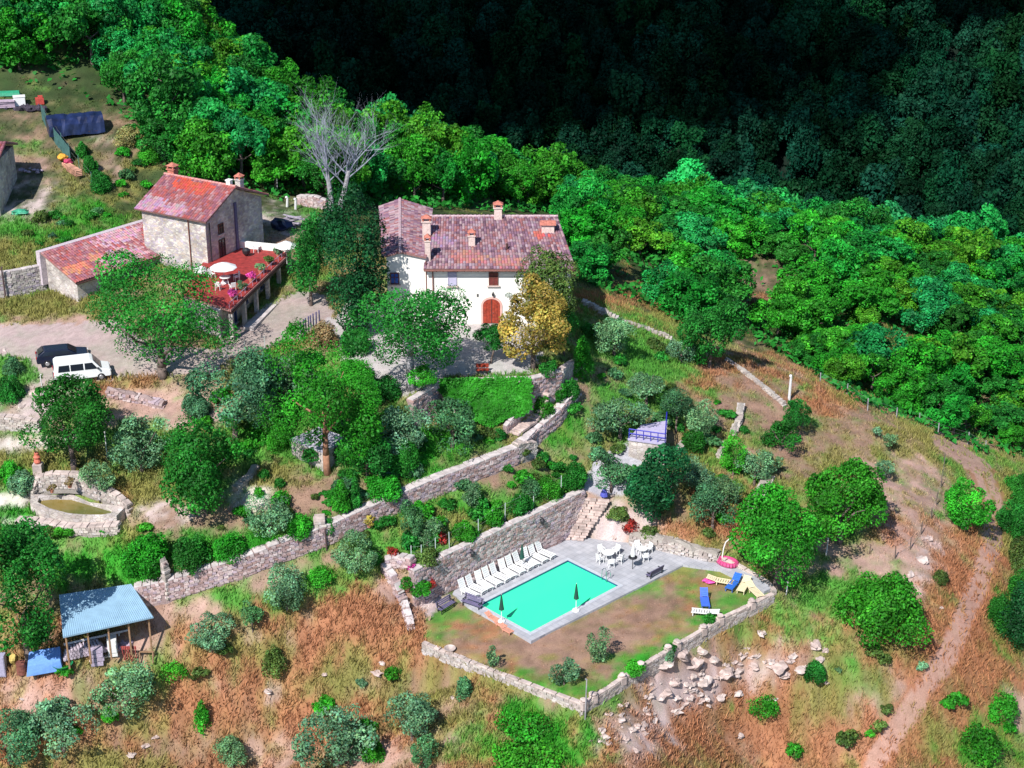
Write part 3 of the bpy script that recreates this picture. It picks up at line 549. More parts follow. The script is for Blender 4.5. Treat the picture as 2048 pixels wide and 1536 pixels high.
O('dark silvery olive cut by the left frame edge at the bottom', 22, 1530, 110, 92, 'olivedark', trunk=.05)
O('big olive at the bottom edge between shed and pool lawn', 678, 1535, 132, 118, 'olive', trunk=.05)
O('olive on dry grass above the big bottom edge olive', 825, 1482, 98, 90, 'olive', trunk=.05)
O('small olive at the bottom edge left of the big one', 466, 1540, 62, 62, 'olive', trunk=.08)
O('low olive shoot at the bottom edge beside the bright green patch', 850, 1540, 54, 60, 'olivedark', trunk=.08)
O('olive hugging the long stone wall above the stone steps', 710, 1145, 76, 78, 'olive', trunk=.08)
O('small olive on the grass terrace between the two long walls', 943, 1022, 40, 48, 'olive', trunk=.12)
O('dark slim olive on the grass terrace, left one of a close pair', 825, 1085, 50, 76, 'olivedark', trunk=.15)
O('silvery olive on the grass terrace, right one of a close pair', 855, 1096, 50, 56, 'olive', trunk=.12)
O('round olive on the slope between pond and long wall', 285, 946, 108, 112, 'olive', trunk=.2)
O('small bluish olive right behind the round pond', 200, 1000, 58, 74, 'olive', trunk=.1)
O('dark olive on the bare bank below the forecourt', 472, 884, 150, 172, 'olivedark', trunk=.16, cover=1.6)
O('big silvery olive under the forecourt fence', 565, 832, 150, 150, 'olive', trunk=.14)
O('olive in the garden right of the tall red trunked tree', 812, 922, 96, 106, 'olive', trunk=.12)
O('olive at the foot of the yard wall in the garden, left of the ivy', 905, 895, 108, 100, 'olivedark', trunk=.12)
T('dark garden tree under the tall red trunked tree', 735, 960, 95, 100, 'mid', trunk=.15)
T('huge dark green tree overhanging the left end of the blue shed roof', 58, 1330, 165, 285, 'mid', trunk=.14, cover=2.0)
S('bright leafy bush above the blue shed, on top of the long wall', 292, 1140, 105, 100, 'bright')
S('dark leafy bush beside the bright one on the long wall', 385, 1132, 88, 72, 'mid')
S('low green bush right of the dark one along the long wall', 462, 1112, 70, 52, 'bright')
O('grey olive behind the long wall at the weeds', 540, 1075, 82, 82, 'olive', trunk=.06)
S('bright weedy bush at the long wall, near the lower gate', 600, 1072, 62, 50, 'bright')
plant('conical_shrub', 'pair forming dense pointed shrub above the lower gate', 'shrub', 682, 1028, 42, 66, 'bright', 'cone', trunk=.05)
plant('conical_shrub', 'slimmer pointed shrub leaning on its neighbour above the lower gate', 'shrub', 712, 1018, 30, 60, 'mid', 'cone', trunk=.05)
S('leafy bush below the dark garden tree', 768, 995, 80, 56, 'bright')
S('hedge like dark green bush above the long wall middle', 812, 950, 64, 84, 'mid')
S('small round clipped ball bush on pale gravel, upper one', 528, 958, 26, 24, 'mid', cover=2.4)
S('small round clipped ball bush on pale gravel, lower right one', 560, 975, 24, 22, 'mid', cover=2.4)
S('small round clipped ball bush on pale gravel, lower left one', 518, 992, 22, 20, 'bright', cover=2.4)
T('tiny clipped standard tree before the stone outbuilding', 622, 938, 30, 42, 'mid', trunk=.5, cover=2.2)
S('bright light green bush on the slope left of the stone outbuilding', 555, 900, 50, 70, 'bright')
S('dense bushes at the pond front, right of the pale path', 30, 1075, 60, 30, 'bright')
S('silvery lavender like bush left of the pond', 45, 985, 60, 50, 'olive')
S('green bushes at the left frame edge beside the small clay statue', 20, 960, 56, 46, 'bright')
S('green bush under the van on the stony bank', 22, 800, 60, 60, 'mid')
S('small grey bush on the parking bank left of the dark car', 28, 748, 50, 40, 'olivedark')
S('leafy green bush at the foot of the yard wall under the walnut', 770, 800, 80, 60, 'mid')
S('broad green bush between the walnut and the tall red trunked tree', 712, 772, 84, 70, 'bright')
S('leafy bush hiding the right side of the stone outbuilding', 700, 925, 70, 60, 'mid')
S('grey green bush on the bare bank left of the big dark olive', 395, 830, 70, 50, 'olivedark')
S('tiny green bush left of the garden stone steps', 660, 1068, 34, 30, 'mid')
S('climbing shrub with brown leaves on the forecourt fence corner', 650, 690, 64, 60, 'brown')
S('dark green mass behind the fence at the forecourt, beside the cypress foot', 715, 705, 70, 60, 'mid')
S('young leafy plant by the villa yard steps', 1140, 800, 40, 46, 'mid')
S('long thin green plants beside the garden stairs', 1085, 830, 46, 44, 'bright')
S('light green plant in the bend of the garden stairs', 1120, 800, 36, 36, 'bright')
S('green bush at the long wall top near the small gate landing', 1000, 880, 28, 26, 'mid')
S('shrub with red flowers on the wire fence over the pool wall', 884, 1085, 22, 24, 'red')
S('magenta flowering plant at the left end of the pool wall', 824, 1140, 22, 14, 'magenta')
S('leafy green potted hedge on the stone steps left of the pool', 838, 1192, 62, 34, 'bright')
S('dark hedge bush behind the wire fence, nearest the pool steps', 1150, 985, 56, 60, 'mid')
S('light green hedge bush behind the wire fence', 1095, 1000, 62, 52, 'bright')
S('low hedge bush in the middle of the wire fence', 1040, 1030, 60, 42, 'mid')
S('dim hedge bush behind the wire fence, left of the red flowers', 855, 1125, 60, 34, 'moss')
S('grassy hedge bush right of the red flowers on the wire fence', 930, 1075, 60, 38, 'bright')
S('leafy hedge bush over the wall lantern nearest the steps', 985, 1050, 56, 40, 'bright')
S('olive green bush on the slope over the pool fence', 1060, 990, 46, 40, 'olivedark')
S('low reddish brown shrubs on the boulders behind the pool', 1262, 1060, 40, 26, 'red', cover=.8)
S('moss green shrub on the rocks above the pool deck', 1235, 1040, 52, 32, 'moss')
S('low yellow green bush on the boulders beside the poolside tree', 1300, 1080, 46, 30, 'moss', cover=1)
S('dark bush at the right frame edge, the farthest one', 2035, 990, 60, 56, 'mid')
S('dark bush at the right frame edge beside the track bend', 2020, 1060, 78, 70, 'mid')
S('yellow green bush at the right frame edge, middle one', 2040, 1150, 72, 90, 'moss')
S('big dark bush mass at the right frame edge, nearest one', 2040, 1290, 118, 150, 'dark', cover=1.9)
S('dark bush at the right frame edge between the farthest and the bend one', 2045, 1030, 70, 60, 'mid')
S('dark green bush at the right frame edge just above the nearest mass', 2042, 1210, 80, 80, 'mid')
S('dark bush on the left flank of the nearest bush mass', 1995, 1255, 56, 80, 'mid')
S('low dark bush left of the track beside the dome bush', 1880, 1165, 40, 30, 'moss')
S('grass green bush in the lower right corner', 1950, 1500, 120, 60, 'bright', cover=.9)
S('green weedy bush at the dirt track in the lower right', 2000, 1430, 80, 50, 'bright', cover=.9)
S('sprawling bright green bush in front of the lawn wall corner', 1050, 1450, 150, 34, 'bright', cover=.6)
S('bright green bush at the bottom edge below the lawn corner', 1060, 1530, 190, 52, 'bright', cover=.7)
S('small green bush among rocks right of the lawn wall', 1520, 1425, 76, 36, 'bright', cover=.9)
S('dark bush beside the pale boulders lower right', 1630, 1360, 52, 40, 'mid')
S('green tuft bush growing on the right lawn wall', 1338, 1305, 32, 20, 'mid')
S('green weeds along the inner side of the right lawn wall', 1270, 1345, 60, 18, 'bright')
S('small grey shrub against the outside of the left lawn wall', 928, 1395, 34, 46, 'olivedark')
S('bluish shrub hanging over the right lawn wall', 1335, 1318, 30, 26, 'olive')
S('green clump inside the far right lawn wall', 1418, 1245, 30, 20, 'mid')
S('weedy green bush on dry grass right of the shed', 350, 1355, 60, 30, 'bright', cover=.7)
S('green bush on the red dry grass above the bottom olives', 405, 1460, 36, 60, 'bright', cover=.9)
S('yellow green bush in the red dry grass left of the lawn', 550, 1350, 50, 60, 'moss', cover=.8)
S('bright green bush on the slope above the pointed olive', 645, 1165, 64, 34, 'bright', cover=.9)
S('bright green small bush at the lower gate steps', 745, 1130, 40, 36, 'mid')
S('bright green bush beside the big bottom edge olive', 745, 1520, 56, 40, 'bright')
S('long dark green hedge of climbers beside the vegetable plot, lower end', 200, 380, 50, 50, 'mid', cover=2)
S('dark green climber hedge beside the vegetable plot, middle', 182, 345, 36, 40, 'mid', cover=2)
S('green netting climber at the vegetable plot, upper end', 165, 312, 30, 34, 'mid', cover=2)
S('tall pale reeds in front of the dark tarpaulin shelter', 255, 290, 60, 46, 'reed', cover=.9)
S('bush of pale reeds nearer the wood edge', 285, 282, 30, 44, 'reed', cover=.9)
S('bluish shrub at the wood edge above the tower', 325, 320, 34, 40, 'olivedark')
S('bright bush at the wood edge beside the vegetable plot', 300, 325, 50, 36, 'bright')
S('grey green bush alone in the clearing on the wooded slope', 1462, 575, 36, 40, 'olive')
S('orange brown dry bush among the trees of the right wood', 1598, 480, 24, 40, 'yellow', cover=.8)
# weeds and low bushes filling the terraces: copies of a few kinds
WD = []
for k in range(8):
    t = crown_mesh(3000 + k, .75, .62, .5, .2, .17, 1.5, 'low', .32); WD.append(t)
wp = {}; gw = random.Random(77)
for (lb, gp, n, poly) in (
 ('low green weedy bush in the garden between the pond and the long wall', 'weedy bushes of the lower garden', 46, [(120, 1080), (640, 1050), (1010, 885), (980, 860), (800, 880), (620, 970), (430, 1060), (200, 1060), (0, 1060), (0, 1090)]),
 ('low green weedy bush among the garden trees under the forecourt', 'weedy bushes of the upper garden', 40, [(230, 880), (400, 860), (470, 760), (640, 700), (760, 800), (860, 840), (760, 900), (560, 860), (480, 960), (240, 1000)]),
 ('low green weedy bush on the grass terrace over the pool wall', 'weedy bushes over the pool wall', 34, [(700, 1110), (820, 1105), (1150, 965), (1150, 900), (1060, 925), (860, 1000), (690, 1090)]),
 ('low green weedy bush on the olive slope right of the villa', 'weedy bushes of the olive slope', 40, [(1170, 640), (1360, 720), (1500, 850), (1490, 1000), (1430, 1080), (1280, 1050), (1160, 900), (1130, 830), (1190, 760)]),
 ('low green weedy bush on the dry slope at the bottom of the photo', 'weedy bushes of the dry slope', 14, [(300, 1280), (700, 1200), (830, 1330), (1080, 1440), (1200, 1440), (1250, 1536), (0, 1536), (0, 1400)]),
 ('low green weedy bush on the slope right of the pool lawn', 'weedy bushes right of the lawn', 16, [(1560, 1200), (1640, 1240), (1720, 1290), (1890, 1290), (2040, 1380), (2040, 1536), (1500, 1536), (1600, 1350)]),
 ('low green weedy bush on the farm plot left of the tower', 'weedy bushes of the farm plot', 24, [(0, 440), (200, 400), (250, 250), (310, 290), (330, 330), (260, 410), (90, 520), (0, 520)])):
    xs = [p[0] for p in poly]; ys = [p[1] for p in poly]; c = 0
    while c < n:
        px, py = gw.uniform(min(xs), max(xs)), gw.uniform(min(ys), max(ys))
        if not inpoly(np.array([px]), np.array([py]), poly)[0] or inpoly(np.array([px]), np.array([py]), FORE)[0]: continue
        c += 1; q = hit(px, py); kd = gw.choice(['bright', 'moss', 'olive', 'bright'] if 'slope' in lb and 'olive slope' not in lb else ['bright', 'mid', 'mid', 'olivedark', 'moss']); key = (c % 8, kd)
        if key not in wp: o = link(WD[c % 8].copy(), 'weedy_bush', F_[kd]); wp[key] = o
        else: o = wp[key].copy(); C.objects.link(o)
        o.location = q; s = gw.uniform(.55, 1.5); o.scale = (s * gw.uniform(.8, 1.3), s, s * gw.uniform(.7, 1.3)); o.rotation_euler = (0, 0, gw.uniform(0, 6)); tag(o, lb, 'shrub', gp)
# ivy that has grown over the yard wall: many hanging leaf clumps
P = walls_w['yard']; g = np.random.default_rng(5); seg = [q for q in P if 885 <= proj(q[0], q[1], q[2])[0] <= 1075]
X = np.array([g.uniform(0, len(seg) - 1.001) for _ in range(7000)]); i = X.astype(int); f = X - i; SA = np.array(seg)
pos = SA[i] * (1 - f)[:, None] + SA[i + 1] * f[:, None]; dn = g.random(7000) ** .8 * np.clip(.55 + 1.1 * fbm(X * .35, X * 0, 31, 3) - .9 * np.abs(X / len(seg) - .5) ** 2 * 2, .2, 1.15)
wob = fbm(X * .9, dn * 3, 4) * 1.2
V3 = np.stack([pos[:, 0] + g.normal(0, .1, 7000), pos[:, 1] - .35 - dn * 1.2 - wob * .9, pos[:, 2] + .35 - dn * (pos[:, 2] - pos[:, 3] + .3) + wob * .4], 1)
Nn = unit(np.stack([g.normal(0, .5, 7000), -np.ones(7000) * .8, g.normal(.6, .5, 7000)], 1)); V, F = leaf_quads(V3, Nn, .34, g)
t = thing('ivy', 'thick bright green ivy hanging over the high wall of the villa yard', 'ivy', (pos[0][0], pos[0][1], 9)); V = V - np.array([pos[0][0], pos[0][1], 9])
link(np_mesh('foliage', V, F, g.uniform(.7, 1.3, 7000)[:, None] * np.ones(3)), 'foliage', F_['bright'], t)
# bare pale dead tree behind the forecourt
p = hit(668, 424); s_, u_ = ppm(p); t = thing('dead_tree', 'tall leafless pale grey tree with a double trunk above the wood edge', 'bare tree', p)
g = random.Random(11); m = MB(); twm = MB()
def branch(mb, a, d, L, r, lv, thin):
    b = a; pr = r
    for k in range(3):
        d = (d + Vector((g.uniform(-.22, .22), g.uniform(-.22, .22), g.uniform(-.06, .12)))).normalized(); e = b + d * L / 3; nr = pr * .82; mb.cyl(b, e, pr, nr, 6 if r > .08 else 4, False); b = e; pr = nr
        if lv > 0:
            for _ in range(2 if lv > 1 else 1):
                dd = (d + Vector((g.uniform(-1, 1), g.uniform(-1, 1), g.uniform(-.15, .6)))).normalized(); branch(thin, b, dd, L * g.uniform(.45, .7), pr * .55, lv - 1, thin)
    return b
HT = 205 / u_
for (x, dx, n) in ((-.25, -.06, 6), (.35, .28, 7)):
    b = Vector((x, 0, -.4)); e = b + Vector((dx, 0, 1)).normalized() * HT * .45; m.tube([b, b.lerp(e, .5) + Vector((.1, 0, 0)), e], [.36, .27, .2], 8)
    for k in range(n):
        dd = Vector((g.uniform(-.85, 1.0), g.uniform(-.6, .6), 1)).normalized(); branch(twm, b.lerp(e, g.uniform(.55, 1)), dd, HT * g.uniform(.30, .47), .085, 3, twm)
m.build('trunk', BARKP, t); twm.build('branches', plain('branch_pale', (.30, .32, .38), .9, var=.25, scale=2), t)
T('leafy tree wrapped around the foot of the bare dead tree', 655, 405, 90, 90, 'mid', trunk=.1)

# ------------------------------------------------------------------ the woods: single trees, each with crown and trunk
protos = []
for k in range(9):
    Rr = 2.85 + .25 * (k % 3); hz_ = 2.4 + .35 * (k % 4); me = crown_mesh(900 + k, Rr, Rr * (.85 + .1 * (k % 3)), hz_, 3.7, .34, 1.7, 'lumpy', .24 if k % 2 else .20)
    tm = trunk_mb(500 + k, 2.9, .17, Rr, 5, limb=.5, up=.4); protos.append((me, tm))
HOLES = [(1500, 568, 100, 52), (1775, 700, 48, 56), (1855, 700, 60, 26), (1600, 485, 26, 36), (1530, 625, 60, 26), (1250, 552, 34, 30), (1350, 552, 46, 30), (1430, 520, 40, 22), (1600, 655, 22, 15), (105, 180, 190, 40), (600, 430, 90, 40), (560, 470, 60, 40)]
LOW = [(-200, 150), (0, 165), (110, 175), (230, 215), (270, 250), (310, 300), (345, 385), (520, 385), (560, 400), (640, 395), (700, 410), (830, 415), (1115, 425), (1150, 555), (1200, 575), (1290, 610), (1370, 655), (1460, 672), (1560, 705), (1620, 745), (1700, 800), (1850, 852), (1900, 880), (1960, 905), (2048, 925), (2300, 960)]
LX, LY = zip(*LOW); made = []; group_of = {}
cand = []
for j in range(60):
    for i in range(66):
        X = -78 + i * 4.25 + (j % 2) * 2.1 + random.uniform(-1.3, 1.3); Y = 146 + j * 3.95 + random.uniform(-1.1, 1.1)
        if Y > 226: continue
        z = float(hz(X, Y)); px, py = proj(X, Y, z)
        if px < -60 or px > 2110 or py > np.interp(px, LX, LY) - 4: continue
        if py < -130: continue
        if any(((px - a) / c) ** 2 + ((py - b) / d) ** 2 < 1 for a, b, c, d in HOLES): continue
        cand.append((X, Y, z, px, py))
cand.sort(key=lambda q: q[1])
WOODL = {0: ('broadleaf tree of the bright wood climbing the slope behind the stone farmhouse', 'trees of the wood behind the stone farmhouse'),
         1: ('broadleaf tree of the wood directly behind the white villa', 'trees of the wood behind the white villa'),
         2: ('broadleaf tree of the wood on the sunny slope right of the villa', 'trees of the wood right of the villa')}
pro = {}
for n, (X, Y, z, px, py) in enumerate(cand[:300]):
    zone = 0 if px < 640 else (1 if px < 1160 else 2); me, tm = protos[n % 9]; kind = ('wood', 'wood', 'bright', 'mid', 'wood', 'mid')[(n * 7 + n // 5) % 6]
    key = (n % 9, kind)
    sc_ = random.uniform(.72, 1.18) * (1.12 if zone == 0 else 1.0) * (.8 if Y < 163 and zone == 2 else 1)
    if key not in pro:
        t = thing('wood_tree', WOODL[zone][0], 'tree', (X, Y, z - .3), random.uniform(0, 6.28), WOODL[zone][1])
        m2 = me.copy(); link(m2, 'crown', F_[kind], t); o2 = tm.build('trunk', BARK, t); pro[key] = t
    else:
        t = copy_tree(pro[key]); t.location = (X, Y, z - .3); t.rotation_euler = (0, 0, random.uniform(0, 6.28)); tag(t, WOODL[zone][0], 'tree', WOODL[zone][1])
    t.scale = (sc_ * random.uniform(.9, 1.12), sc_ * random.uniform(.9, 1.12), sc_ * random.uniform(.85, 1.2) * (.82 if zone == 2 else 1))
def merged(places, ms, mat, name, label, cat, group=None):
    Vs = []; Fs = []; Ts = []; o = 0; g = np.random.default_rng(8)
    for X, Y, z, s, k in places:
        V, F, t = ms[k % len(ms)]; a = g.uniform(0, 6.28); c, s2 = math.cos(a), math.sin(a)
        W = V * s; W = np.stack([W[:, 0] * c - W[:, 1] * s2 + X, W[:, 0] * s2 + W[:, 1] * c + Y, W[:, 2] * g.uniform(.85, 1.3) + z], 1)
        Vs.append(W); Fs.append(F + o); o += len(W); Ts.append((t * .35 + t.mean() * .65) * g.uniform(.4, 1.9) * np.array([g.uniform(.8, 1.4), 1, g.uniform(.7, 1.5)]))
    return tag(link(np_mesh(name, np.concatenate(Vs), np.concatenate(Fs), np.concatenate(Ts)), name, mat), label, cat, group, 'stuff')
sm = [crown_geo(np.random.default_rng(70 + k), 2.9, 2.9, 2.7, 3.6, .42, 1.6, 'lumpy', .24) for k in range(5)]
rest = [(X, Y, z - .4, random.uniform(.85, 1.25), n) for n, (X, Y, z, px, py) in enumerate(cand[300:])]
print('wood trees', len(cand))
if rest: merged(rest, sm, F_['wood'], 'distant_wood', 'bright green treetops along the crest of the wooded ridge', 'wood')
fl = []
for j in range(46):
    for i in range(90):
        Y = 262 + j * 3.9 + random.uniform(-1.3, 1.3); X = -190 + i * 4.5 + random.uniform(-1.5, 1.5)
        z = float(hz(min(X, 179), Y)); px, py = proj(X, Y, z)
        if px < -60 or px > 2110 or py > 620 or py < -60: continue
        fl.append((X, Y, z - .8, random.uniform(.75, 1.35), i + j))
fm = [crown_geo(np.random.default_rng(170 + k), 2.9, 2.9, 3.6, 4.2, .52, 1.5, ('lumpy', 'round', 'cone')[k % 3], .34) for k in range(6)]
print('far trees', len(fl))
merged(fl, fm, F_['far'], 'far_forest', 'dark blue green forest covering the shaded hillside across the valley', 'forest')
# undergrowth of the woods
g = np.random.default_rng(3); n = 60000; X = g.uniform(-75, 85, n); Y = g.uniform(146, 226, n); z = hz(X, Y); dep = Y * cp + (CAMH - z) * sp; up = Y * sp - (CAMH - z) * cp; px = 1024 + FPX * X / dep; py = 768 - FPX * up / dep
k = (px > -80) & (px < 2130) & (py < np.interp(px, LX, LY) + 4) & (py > -60); k &= (fbm(X / 4, Y / 4, 9) > .36)
for a, b, c, d in HOLES: k &= (((px - a) / c) ** 2 + ((py - b) / d) ** 2 > .9) | (g.random(n) < .12)
X, Y, z = X[k], Y[k], z[k]; n = len(X); P3 = np.stack([X, Y, z + g.uniform(0, .9, n)], 1)
V, F = leaf_quads(P3, unit(g.normal(size=(n, 3)) * .6 + np.array([0, -.2, .9])), .7, g)
tag(link(np_mesh('undergrowth', V, F, g.uniform(.6, 1.3, n)[:, None] * np.ones(3)), 'undergrowth', F_['mid']), 'low green undergrowth filling the gaps between the wood trees', 'undergrowth', None, 'stuff')

# ------------------------------------------------------------------ grass
g = np.random.default_rng(12); n = 190000; X = g.uniform(-56, 58, n); Y = 92 + (188 - 92) * g.random(n) ** 1.25; z = hz(X, Y)
Wt, PX, PY = cover(X, Y, z)
keep = (PX > -40) & (PX < 2090) & (PY < 1570) & ~inpoly(PX, PY, FORE) & ~inpoly(PX, PY, YARD) & ~inpoly(PX, PY, PATH) & ~inpoly(X, Y, [tuple(p) for p in DECK])
tr = pldist(PX, PY, TRK) < 24; lawn = inpoly(PX, PY, LAWN_PX) & (z < .5)
ki = {k: i for i, k in enumerate(kinds)}
dens = Wt[ki['red']] * 1.4 + Wt[ki['yel']] * 1.1 + Wt[ki['green']] * .8 + Wt[ki['lush']] * .9 + Wt[ki['dry']] * .45 + Wt[ki['pink']] * .12 + Wt[ki['floor']] * .2
dens = np.where(lawn, .25 * dens, dens) * np.where(tr, .15, 1); keep &= g.random(n) < dens
X, Y, z, Wt, lawn = X[keep], Y[keep], z[keep], Wt[:, keep], lawn[keep]; n = len(X); col = np.tensordot(Wt, COLS, axes=(0, 0))
hgt = (Wt[ki['red']] * .42 + Wt[ki['yel']] * .36 + Wt[ki['green']] * .3 + Wt[ki['lush']] * .38 + .12) * g.uniform(.5, 1.3, n); hgt = np.where(lawn, .09, hgt)
B_ = 5; m_ = n * B_; bx = np.repeat(X, B_) + g.normal(0, .13, m_); by = np.repeat(Y, B_) + g.normal(0, .13, m_); bz = hz(bx, by) - .02; hh = np.repeat(hgt, B_) * g.uniform(.6, 1.2, m_)
a = g.uniform(0, 6.28, m_); w2 = .03 + .04 * g.random(m_); le = g.normal(0, .35, (m_, 2)) * hh[:, None]
V = np.stack([np.stack([bx - np.cos(a) * w2, by - np.sin(a) * w2, bz], 1), np.stack([bx + np.cos(a) * w2, by + np.sin(a) * w2, bz], 1), np.stack([bx + le[:, 0], by + le[:, 1], bz + hh], 1)], 1).reshape(-1, 3)
tc = np.repeat(col, B_, 0) * g.uniform(.75, 1.45, m_)[:, None]
gr = np.repeat((Wt[ki['green']] + Wt[ki['lush']]) > (Wt[ki['red']] + Wt[ki['dry']] + Wt[ki['pink']] + .5 * Wt[ki['yel']]), B_)
gm = tinted('grass_blades', .8, 3.0, .85, 1.15, 0, .1)
for nm, lb, sel in (('green_grass', 'green grass tufts scattered over the terraces and slopes', gr), ('dry_grass', 'dry straw and rust coloured grass covering the sunburnt slopes', ~gr)):
    s_ = np.where(sel)[0]; VV = V.reshape(-1, 3, 3)[s_].reshape(-1, 3); tag(link(np_mesh(nm, VV, np.arange(len(VV)).reshape(-1, 3), tc[s_]), nm, gm), lb, 'grass', None, 'stuff')
# ------------------------------------------------------------------ stone walls
ST_PINK = stone('stone_pink', [(.56, .43, .41), (.62, .50, .48), (.48, .34, .33), (.66, .56, .54), (.52, .44, .50), (.44, .30, .27)], 2.4, (.42, .33, .31))
ST_PALE = stone('stone_pale', [(.54, .49, .43), (.60, .54, .48), (.47, .41, .37), (.56, .51, .48), (.50, .43, .39)], 2.4, (.40, .35, .31))
ST_GREY = stone('stone_farm', [(.50, .46, .42), (.60, .54, .48), (.42, .36, .36), (.66, .62, .54), (.48, .42, .46), (.55, .46, .38)], 3.0, (.50, .45, .40))
ST_CAP = plain('stone_cap', (.56, .50, .48), .9, var=.25, scale=2.0, bump=.3)
ROCK = plain('rock', (.54, .42, .37), .95, var=.35, scale=1.6, bump=.6); ROCKP = plain('rock_pale', (.56, .46, .41), .95, var=.3, scale=1.6, bump=.5)
def wall_mesh(P, th, jit=.05, seed=1, cap=.0, up=None):
    """P: [(x,y,ztop,zfoot)] -> uneven dry stone wall"""
    g = random.Random(seed); Q = []
    for a, b in zip(P[:-1], P[1:]):
        n = max(1, int(math.hypot(b[0] - a[0], b[1] - a[1]) / .55))
        for k in range(n): t = k / n; Q.append(tuple(a[i] + (b[i] - a[i]) * t for i in range(4)))
    Q.append(P[-1]); m = MB(); vs = []
    for i, q in enumerate(Q):
        a = Q[max(0, i - 1)]; b = Q[min(len(Q) - 1, i + 1)]; d = Vector((b[0] - a[0], b[1] - a[1])).normalized(); nn = Vector((-d.y, d.x)) * th / 2
        zt = q[2] + g.uniform(-jit, jit) * 1.2; zb = q[3] - .5; zm = (zt * .5 + q[3] * .5)
        j = lambda: g.uniform(-jit, jit)
        ring = [(q[0] + nn.x * s * k + j(), q[1] + nn.y * s * k + j(), z) for s, k, z in ((-1, 1.15, zb), (-1, 1.1, zm + j()), (-1, 1, zt + j()), (0, 1, zt + jit * .6), (1, 1, zt + j()), (1, 1.1, zm), (1, 1.15, zb))]
        vs += ring
    fs = [(i * 7 + k, (i + 1) * 7 + k, (i + 1) * 7 + k + 1, i * 7 + k + 1) for i in range(len(Q) - 1) for k in range(6)]
    fs += [(6, 5, 4, 3, 2, 1, 0), tuple((len(Q) - 1) * 7 + k for k in range(7))]
    fs = [tuple(reversed(f)) for f in fs]
    m.add(vs, fs); return m, Q
STPAL = {'stone_pink': [(.52, .39, .37), (.58, .46, .44), (.45, .32, .31), (.62, .52, .50), (.48, .38, .42), (.42, .28, .25)], 'stone_pale': [(.52, .47, .41), (.58, .52, .46), (.43, .37, .33), (.55, .50, .47), (.47, .40, .36)], 'stone_farm': [(.45, .41, .37), (.54, .49, .44), (.36, .31, .31), (.58, .54, .48), (.42, .37, .41)]}
def stone_wall(label, P, th=.5, mat=None, seed=1, coping=True, jit=.05, name='stone_wall'):
    o = Vector((P[0][0], P[0][1], P[0][3])); L = [(q[0] - o.x, q[1] - o.y, q[2] - o.z, q[3] - o.z) for q in P]
    t = thing(name, label, 'wall', o); m, Q = wall_mesh(L, th * .9, jit, seed); pal = STPAL[(mat or ST_PINK).name]; g = random.Random(seed * 3 + 1); m.t = [tuple(c * .7 for c in pal[0])] * len(m.f)
    for a, b in zip(L[:-1], L[1:]):
        d = Vector((b[0] - a[0], b[1] - a[1])); l = d.length; an = math.atan2(d.y, d.x); hh = max(a[2] - a[3], b[2] - b[3]) + .15
        if l < .05: continue
        rows = max(1, int(hh / .21)); nn = max(1, round(l / .36))
        for r in range(rows):
            for k in range(nn):
                f = (k + .5 + (.5 if r % 2 else 0) * .6 + g.uniform(-.12, .12)) / nn; f = min(f, 1.02); zt = a[2] + (b[2] - a[2]) * f; c = g.choice(pal); v_ = g.uniform(.82, 1.18); m.col = (c[0] * v_, c[1] * v_, c[2] * v_)
                m.box((a[0] + d.x * f, a[1] + d.y * f, zt - (r + .5) * .21 + g.uniform(-.02, .02)), (l / nn * g.uniform(.8, 1.02), th * g.uniform(1.04, 1.04 + jit * 3.2 / max(th, .3)), .195 * g.uniform(.8, 1.05)), an + g.uniform(-.05, .05), 0, g.uniform(-.05, .05))
    m.build('masonry', tinted('dry_stone', .95, 7.0, .7, 1.2, .5), t, tint=True)
    if coping:
        g = random.Random(seed + 5); c = MB(); i = 0
        for a, b in zip(Q[:-1], Q[1:]):
            d = Vector((b[0] - a[0], b[1] - a[1])); l = d.length
            if l < .05: continue
            c.box(((a[0] + b[0]) / 2 + g.uniform(-.03, .03), (a[1] + b[1]) / 2 + g.uniform(-.03, .03), (a[2] + b[2]) / 2 + .05 + g.uniform(-.02, .03)), (l * g.uniform(.88, .97), th * g.uniform(1.0, 1.16), .13), math.atan2(d.y, d.x), g.uniform(-.05, .05), math.atan2(a[2] - b[2], l))
        c.build('coping', ST_CAP if mat is not ST_PALE else ROCKP, t, bevel=.025)
    return t
def px_wall(label, L, **k):
    """L: [(px, py of the foot, height in m)]"""
    P = []
    for px, py, h in L:
        q = hit(px, py); P.append((q.x, q.y, q.z + h, q.z - .1))
    return stone_wall(label, P, **k)
stone_wall('high pink stone retaining wall behind the row of white sunbeds', walls_w['pool'], .6, seed=2)
stone_wall('long stone retaining wall crossing the garden from the shed up to the villa steps', walls_w['long'], .75, seed=3)
stone_wall('high yard wall under the villa with ivy on its right part', walls_w['yard'], .6, seed=4)
stone_wall('stone retaining wall at the left frame edge joining the farmhouse end wall', walls_w['byre'], .5, ST_GREY, seed=5)
stone_wall('low pale stone wall on the left front side of the pool lawn', walls_w['lawn_l'], .34, ST_PALE, seed=6, jit=.04)
stone_wall('low pale stone wall with small pillars on the right front side of the pool lawn', walls_w['lawn_r'], .34, ST_PALE, seed=7, jit=.03)
stone_wall('short thick pale wall curving beside the olives of the right meadow', walls_w['knoll_a'], .9, ST_PALE, seed=8, coping=False)
